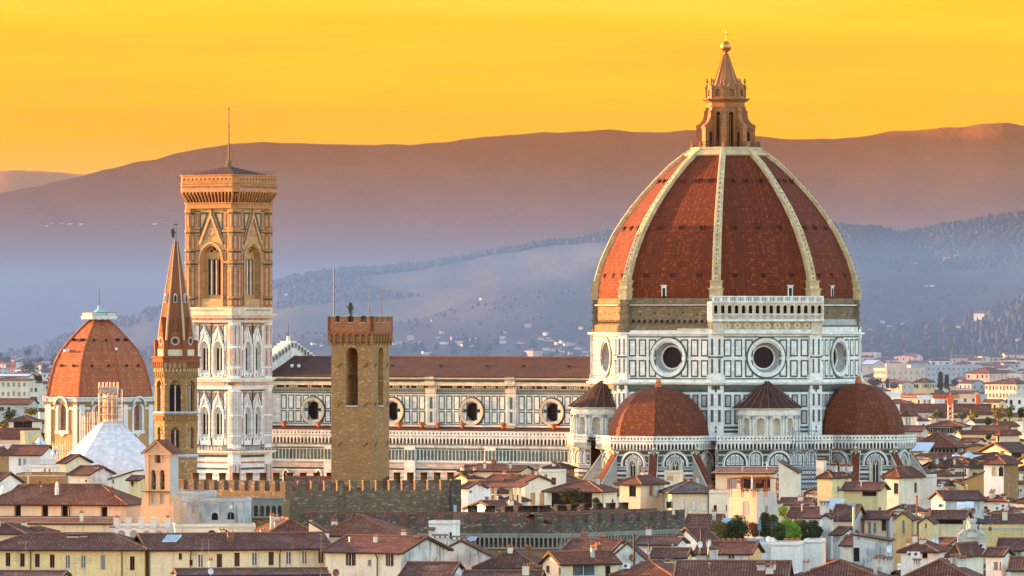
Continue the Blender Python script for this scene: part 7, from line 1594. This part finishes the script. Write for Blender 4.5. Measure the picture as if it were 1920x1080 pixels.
# red vine pergola on the peach house
def pergola():
    Y=1071; s=Y/F; root=thing('pergola','rust-coloured pergola overgrown with red vine on the peach house terrace','pergola',P(1412,921,Y),R(-8)); w=(1457-1368)*s; h=24*s; m=MB()
    xs=[-w/2+w*i/4 for i in range(5)]
    for x in xs:
        for y in (0,3): m.tube((x,y,-1),(x,y,h),.06,.06,5,M['rust'])
    for y in (0,1.5,3): m.tube((-w/2,y,h),(w/2,y,h),.06,.06,5,M['rust'])
    m.build('frame',root); m=MB(); rn=random.Random(5)
    for x in xs: leafball(m,(x,0,h*.5),.22,.22,h*.5,60,.13,M['leafred'],rn)
    leafball(m,(0,.5,h+.0),w*.5,.5,.2,260,.14,M['leafred'],rn)
    for x in (-w*.28,w*.12): leafball(m,(x,0,h*.75),.7,.3,.35,90,.13,M['leafred'],rn)
    m.build('vine',root)
    m=MB()
    for x in (-1.6,-.9,0,.8,1.8,2.4): leafball(m,(x,-.1,.25),.5,.3,.35,60,.13,M['leafyellow'] if x<1 else M['leafred'],rn)
    m.build('flower_boxes',root)
    t=thing('folded_umbrella','folded white umbrella under the red vine pergola','umbrella',P(1410,921,Y-.6),0); m=MB(); m.lathe([(.08,.3),(.18,.6),(.15,1.9),(.05,2.4)],8,M['tent']); m.build('canopy',t); m=MB(); m.tube((0,0,-.2),(0,0,.4),.04,.04,5,M['metal']); m.build('pole',t)
pergola()
# black awning on the roofs at right
r=thing('awning','black fabric awning over a roof terrace at right','awning',P(1840,978,1040),R(-12)); m=MB(); w=2.7
m.loft([[(-w/2,0,0),(w/2,0,-.5),(w/2,2.6,-.1),(-w/2,2.6,.5)],[(-w/2,0,.08),(w/2,0,-.42),(w/2,2.6,0),(-w/2,2.6,.58)]],M['canopy'],True); m.loft([[(-w/2,0,-.3),(w/2,0,-.8),(w/2,.05,-.8),(-w/2,.05,-.3)],[(-w/2,0,0),(w/2,0,-.5),(w/2,.05,-.5),(-w/2,.05,0)]],M['canopy'],True); m.build('fabric',r); m=MB()
for x in (-w/2,w/2):
    for y in (0,2.6): m.tube((x,y,-3),(x,y,.2 if x<0 else -.3),.04,.04,5,M['metal'])
m.build('frame',r)
# stove pipes
for lab,px,pt,hp,Y,rr,mt in (('black flue pipe in front of the white stained gable',1189,1005,46,880,.14,'darkmetal'),('second black flue right of the stained gable',1217,1018,32,884,.09,'darkmetal'),('shiny bent metal flue left of the grey sheds',1601,948,46,985,.2,'metal'),('red capped chimney pipe beside the yellow gabled house',1719,932,30,1050,.12,'rust'),('black flue beside the white dormer house',1315,994,26,905,.16,'darkmetal')):
    s=Y/F; r=thing('flue_pipe',lab,'flue pipe',P(px,pt+hp,Y),0); m=MB(); h=hp*s; m.tube((0,0,-1),(0,0,h),rr,rr,8,M[mt]); m.lathe([(rr*1.8,h),(rr*1.8,h+.1),(.02,h+.3)],8,M[mt])
    if 'bent' in lab: m.tube((0,0,h),(-.9,0,h+.15),rr,rr,8,M[mt])
    m.build('pipe',r)
# statue
def statue():
    Y=950; s=F/Y; root=thing('stone_bust','crowned white stone head with scrolls on the roofline at right','statue',P(1822,1010,Y),0); m=MB(); S=M['statue']
    m.box(-2.0,2.0,-.3,.3,-2,.35,S); 
    for sg in (-1,1):
        m.loft([[(sg*1.0+.22*math.cos(a*math.pi/4),y,.75+.5*math.sin(a*math.pi/4)) for a in range(8)] for y in (.3,-.3)][::1],S,True); m.tube((sg*1.8,0,.45),(sg*1.0,0,1.1),.22,.3,7,S); m.tube((sg*.5,0,1.5),(sg*.85,-.1,.3),.25,.2,7,S)
    m.lathe([(.95,.2),(.75,.7),(.42,1.0)],12,S); m.build('base',root)
    m=MB(); m.lathe([(.2,.9),(.36,1.15),(.52,1.5),(.56,1.85),(.5,2.15)],14,S); m.loft([[(-.07,-.5,1.45),(.07,-.5,1.45),(.07,-.4,1.45),(-.07,-.4,1.45)],[(-.03,-.55,1.85),(.03,-.55,1.85),(.03,-.45,1.85),(-.03,-.45,1.85)]],S)
    for x in (-.2,.2): m.sphere((x,-.47,1.8),.09,M['w_stain2'],8)
    m.box(-.16,.16,-.5,-.4,1.28,1.33,M['w_tan'])
    for sg in (-1,1):
        m.sphere((sg*.58,0,1.7),.13,S,8); m.tube((sg*.5,0,2.1),(sg*.72,.05,1.0),.2,.14,7,S)
    m.build('head',root,smooth=True)
    m=MB(); m.lathe([(.55,2.1),(.62,2.2),(.66,2.6),(.6,2.6),(.55,2.3)],14,S)
    for i in range(8): a=i*math.pi/4; m.box(.62*math.cos(a)-.12,.62*math.cos(a)+.12,.62*math.sin(a)-.1,.62*math.sin(a)+.1,2.5,2.85,S)
    m.build('crown',root)
statue()
for px,py,Y,lab in ((5,930,1000,'large white stone urn at the left edge roofline'),(107,915,966,'small white urn on the church roof ridge')):
    m=MB(); k=1.0 if px<50 else .6; m.lathe([(.5*k,-1),(.5*k,0),(.35*k,.1),(.55*k,.5*k),(.3*k,.8*k),(.4*k,1.0*k),(.1*k,1.5*k),(.02,1.7*k)],10,M['w_white']); setp(m.build('stone_urn',loc=P(px,py,Y)),lab,'urn')
m=MB(); m.box(-.35,.35,-.3,.3,-2.5,.6,M['w_peach']); m.box(-.12,.12,-.1,.1,.6,3.1,M['w_peach']); m.box(-.42,.42,-.1,.1,2.3,2.55,M['w_peach']); setp(m.build('stone_cross',loc=P(53,918,1008)),'stone cross on the little pediment roof at left','cross')
# terrace pillars of the white arcade
for i,px in enumerate((218,241,264,288,314)):
    m=MB(); m.box(-.36,.36,-.36,.36,-.4,1.05,M['w_stain2']); m.box(-.45,.45,-.45,.45,1.05,1.2,M['w_stain2']); 
    if i in (0,4): m.lathe([(.2,1.2),(.36,1.5),(.3,1.55)],8,M['urn'])
    setp(m.build('pillar',loc=P(px,987,933-i*.35)),'short pillar on the edge of the white arcaded terrace' if i not in (0,4) else ('short pillar with a red pot, left end of the white arcaded terrace' if i==0 else 'short pillar with a red pot, right end of the white arcaded terrace'),'pillar','pillars of the arcaded terrace')
# tower cranes
def lattice(m,p0,p1,w,mt,n,r=.07):
    p0,p1=Vector(p0),Vector(p1); d=(p1-p0).normalized(); a=Vector((0,1,0)) if abs(d.y)<.9 else Vector((1,0,0)); u=d.cross(a).normalized()*w/2; v=d.cross(u).normalized()*w/2; c=[u+v,u-v,-u-v,-u+v]
    for k in c: m.tube(p0+k,p1+k,r,r,4,mt)
    for i in range(n):
        a0,a1=p0.lerp(p1,i/n),p0.lerp(p1,(i+1)/n)
        for j in range(4): m.tube(a0+c[j],a1+c[(j+1)%4],r*.7,r*.7,3,mt)
def crane(label,px,ptop,pj0,pj1,pyj,Y,mw):
    s=Y/F; root=thing('tower_crane',label,'crane',(PXX(px,Y),Y,0),0); zt=ZZ(pyj,Y); m=MB(); lattice(m,(0,0,0),(0,0,zt),mw,M['crane'] if mw<1.2 else M['scafnet'],int(zt/mw/1.1),.15); m.build('mast',root)
    m=MB(); m.box(-mw*.7,mw*.7,-mw*.6,mw*.6,zt-1.2*mw,zt+.3,M['crane']); m.tube((0,0,zt),(0,0,ZZ(ptop,Y)),.35,.2,6,M['crane']); m.build('cab',root)
    m=MB(); lattice(m,(0,0,zt+.4),((pj0-px)*s,0,zt+1.0),mw*.7,M['crane'],24,.15); m.tube((0,0,ZZ(ptop,Y)),((pj0-px)*s*.6,0,zt+1.3),.04,.04,3,M['darkmetal']); m.build('jib',root)
    m=MB(); lattice(m,(0,0,zt+.4),((pj1-px)*s*.5,0,zt+.6),mw*.6,M['craney'],6,.09); m.box((pj1-px)*s-1.4,(pj1-px)*s,-.6,.6,zt-1.8,zt+1.2,M['crane']); m.tube(((pj1-px)*s*.5,0,zt+.6),((pj1-px)*s,0,zt+.6),.15,.15,5,M['craney']); m.build('counter_jib',root)
    if mw>1.2:
        m=MB(); f=Fr(0,-.8,0)
        f.slab(m,(1660-px)*s,(1689-px)*s,zt+.2,zt+1.9,0,.06,M['whitemetal']); f.slab(m,(1719-px)*s,(1748-px)*s,zt-.4,zt+1.0,0,.06,M['whitemetal']); m.build('banner',root)
crane('orange and red tower crane with a white bannered jib, right of the cathedral',1782,736,1655,1838,747,2080,1.45)
crane('tiny red tower crane among the far left houses',22,676,-20,30,683,3600,.9)
# scaffolding at the cathedral and left church
def scaffold(label,px0,px1,py0,py1,Y,n,mt,yaw=0,net=None,loc=None):
    a,b=P(px0,py1,Y),P(px1,py1,Y); w=b.x-a.x; h=(py1-py0)*Y/F; root=thing('scaffolding',label,'scaffolding',(a.x,Y,a.z),R(yaw)); m=MB(); rn=random.Random(int(px0))
    for i in range(n+1):
        x=w*i/n
        for y in (0,1.4): m.tube((x,y,-4),(x,y,h*rn.uniform(.8,1.05)),.06,.06,4,M[mt])
    k=int(h/2)
    for j in range(k+1):
        z=h*.92*j/k
        for y in (0,1.4): m.tube((0,y,z),(w,y,z),.05,.05,4,M[mt])
        if j%2: m.box(0,w,0,1.4,z-.05,z+.03,M['wood'])
    for i in range(n): m.tube((w*i/n,0,h*.9*((i*3)%5)/6),(w*(i+1)/n,0,h*.9*((i*3)%5+1)/6),.04,.04,4,M[mt])
    m.build('frame',root)
    if net: m=MB(); Fr(0,.2,0).slab(m,0,w,h*net[0],h*net[1],0,.03,M['scafblue']); m.build('net',root)
scaffold('blue-grey scaffolding between the chapel block and right tribune',1486,1536,800,905,1346,8,'scafblue',20)
scaffold('pipe scaffolding on the red dome church wall behind the white roof',150,182,772,840,1738,7,'scaf')
scaffold('low pink-lit scaffolding left of the wrapped white roof',94,140,826,860,1560,10,'scaf')
# ---------------------------------------------------------------- houses the photo shows nothing of are left out; the smallest far ones become one mass
def thin_houses(keep=296):
    bpy.context.view_layer.update()
    from mathutils.bvhtree import BVHTree
    V=[];T=[];own=[];tops=[]
    for o in col.objects:
        if o.type!='MESH' or o.name.startswith('haze'): continue
        t=o
        while t.parent: t=t.parent
        n=len(o.data.vertices); co=np.empty(n*3,dtype=np.float32); o.data.vertices.foreach_get('co',co); co=co.reshape(-1,3); mw=np.array(o.matrix_world,dtype=np.float64); co=co@mw[:3,:3].T+mw[:3,3]
        b=len(V); V.extend(co.tolist()); k=len(tops); tops.append(t.name)
        for p in o.data.polygons: T.append([b+i for i in p.vertices]); own.append(k)
    bvh=BVHTree.FromPolygons(V,T); cnt={}; W_,H_=768,432; org=Vector((0,0,CH))
    for j in range(120,H_):
        for i in range(W_):
            px,py=(i+.5)*2.5,(j+.5)*2.5; d=Vector(((px-960)/F,1,-(py-HZ)/F)).normalized()
            loc,nor,idx,dist=bvh.ray_cast(org,d)
            if idx is not None: t=tops[own[idx]]; cnt[t]=cnt.get(t,0)+1
    del V,T,bvh
    hs=[o for o in col.objects if o.get('category')=='house']; auto=[o for o in hs if o.get('group')=='houses of the crowded city' or any(o is r for l in LABELS.values() for _,r in l)]
    hs.sort(key=lambda o:-cnt.get(o.name,0)); far=MBX=[]; drop=[]
    for k,o in enumerate(hs):
        c=cnt.get(o.name,0)
        if o in auto and c==0: drop.append(o)
        elif o in auto and k>=keep: far.append(o)
    def allch(o):
        r=[o]
        for c in o.children: r+=allch(c)
        return r
    import bmesh
    bm=bmesh.new(); mats=[]
    for o in far:
        for c in allch(o):
            if c.type!='MESH': continue
            me=c.data.copy(); me.transform(c.matrix_world); mp=[]
            for m in me.materials:
                if m not in mats: mats.append(m)
                mp.append(mats.index(m))
            for p in me.polygons: p.material_index=mp[p.material_index]
            bm.from_mesh(me); bpy.data.meshes.remove(me)
    if far:
        me=bpy.data.meshes.new('distant_houses'); bm.to_mesh(me)
        for m in mats: me.materials.append(m)
        o=bpy.data.objects.new('distant_houses',me); col.objects.link(o); setp(o,'tiny pale houses scattered too small to tell apart in the distance','houses',None,'stuff')
    bm.free()
    for o in drop+far:
        for c in allch(o): bpy.data.objects.remove(c)
    gone=None
thin_houses()
def name_houses():
    seen={}
    for base,lst in LABELS.items():
        live=[]
        for px,r in lst:
            try: r.name; live.append((px,r))
            except ReferenceError: pass
        live.sort(key=lambda q:q[0])
        for i,(px,r) in enumerate(live):
            r['label']=base if len(live)==1 else base+f', {ORD[min(i,15)]} from left'
            if len(live)>1: r['group']='houses of the crowded city'
name_houses()
for q in bpy.data.objects:
    l=q.get('label')
    if l and len(l.split())>16: print('LONG',l)
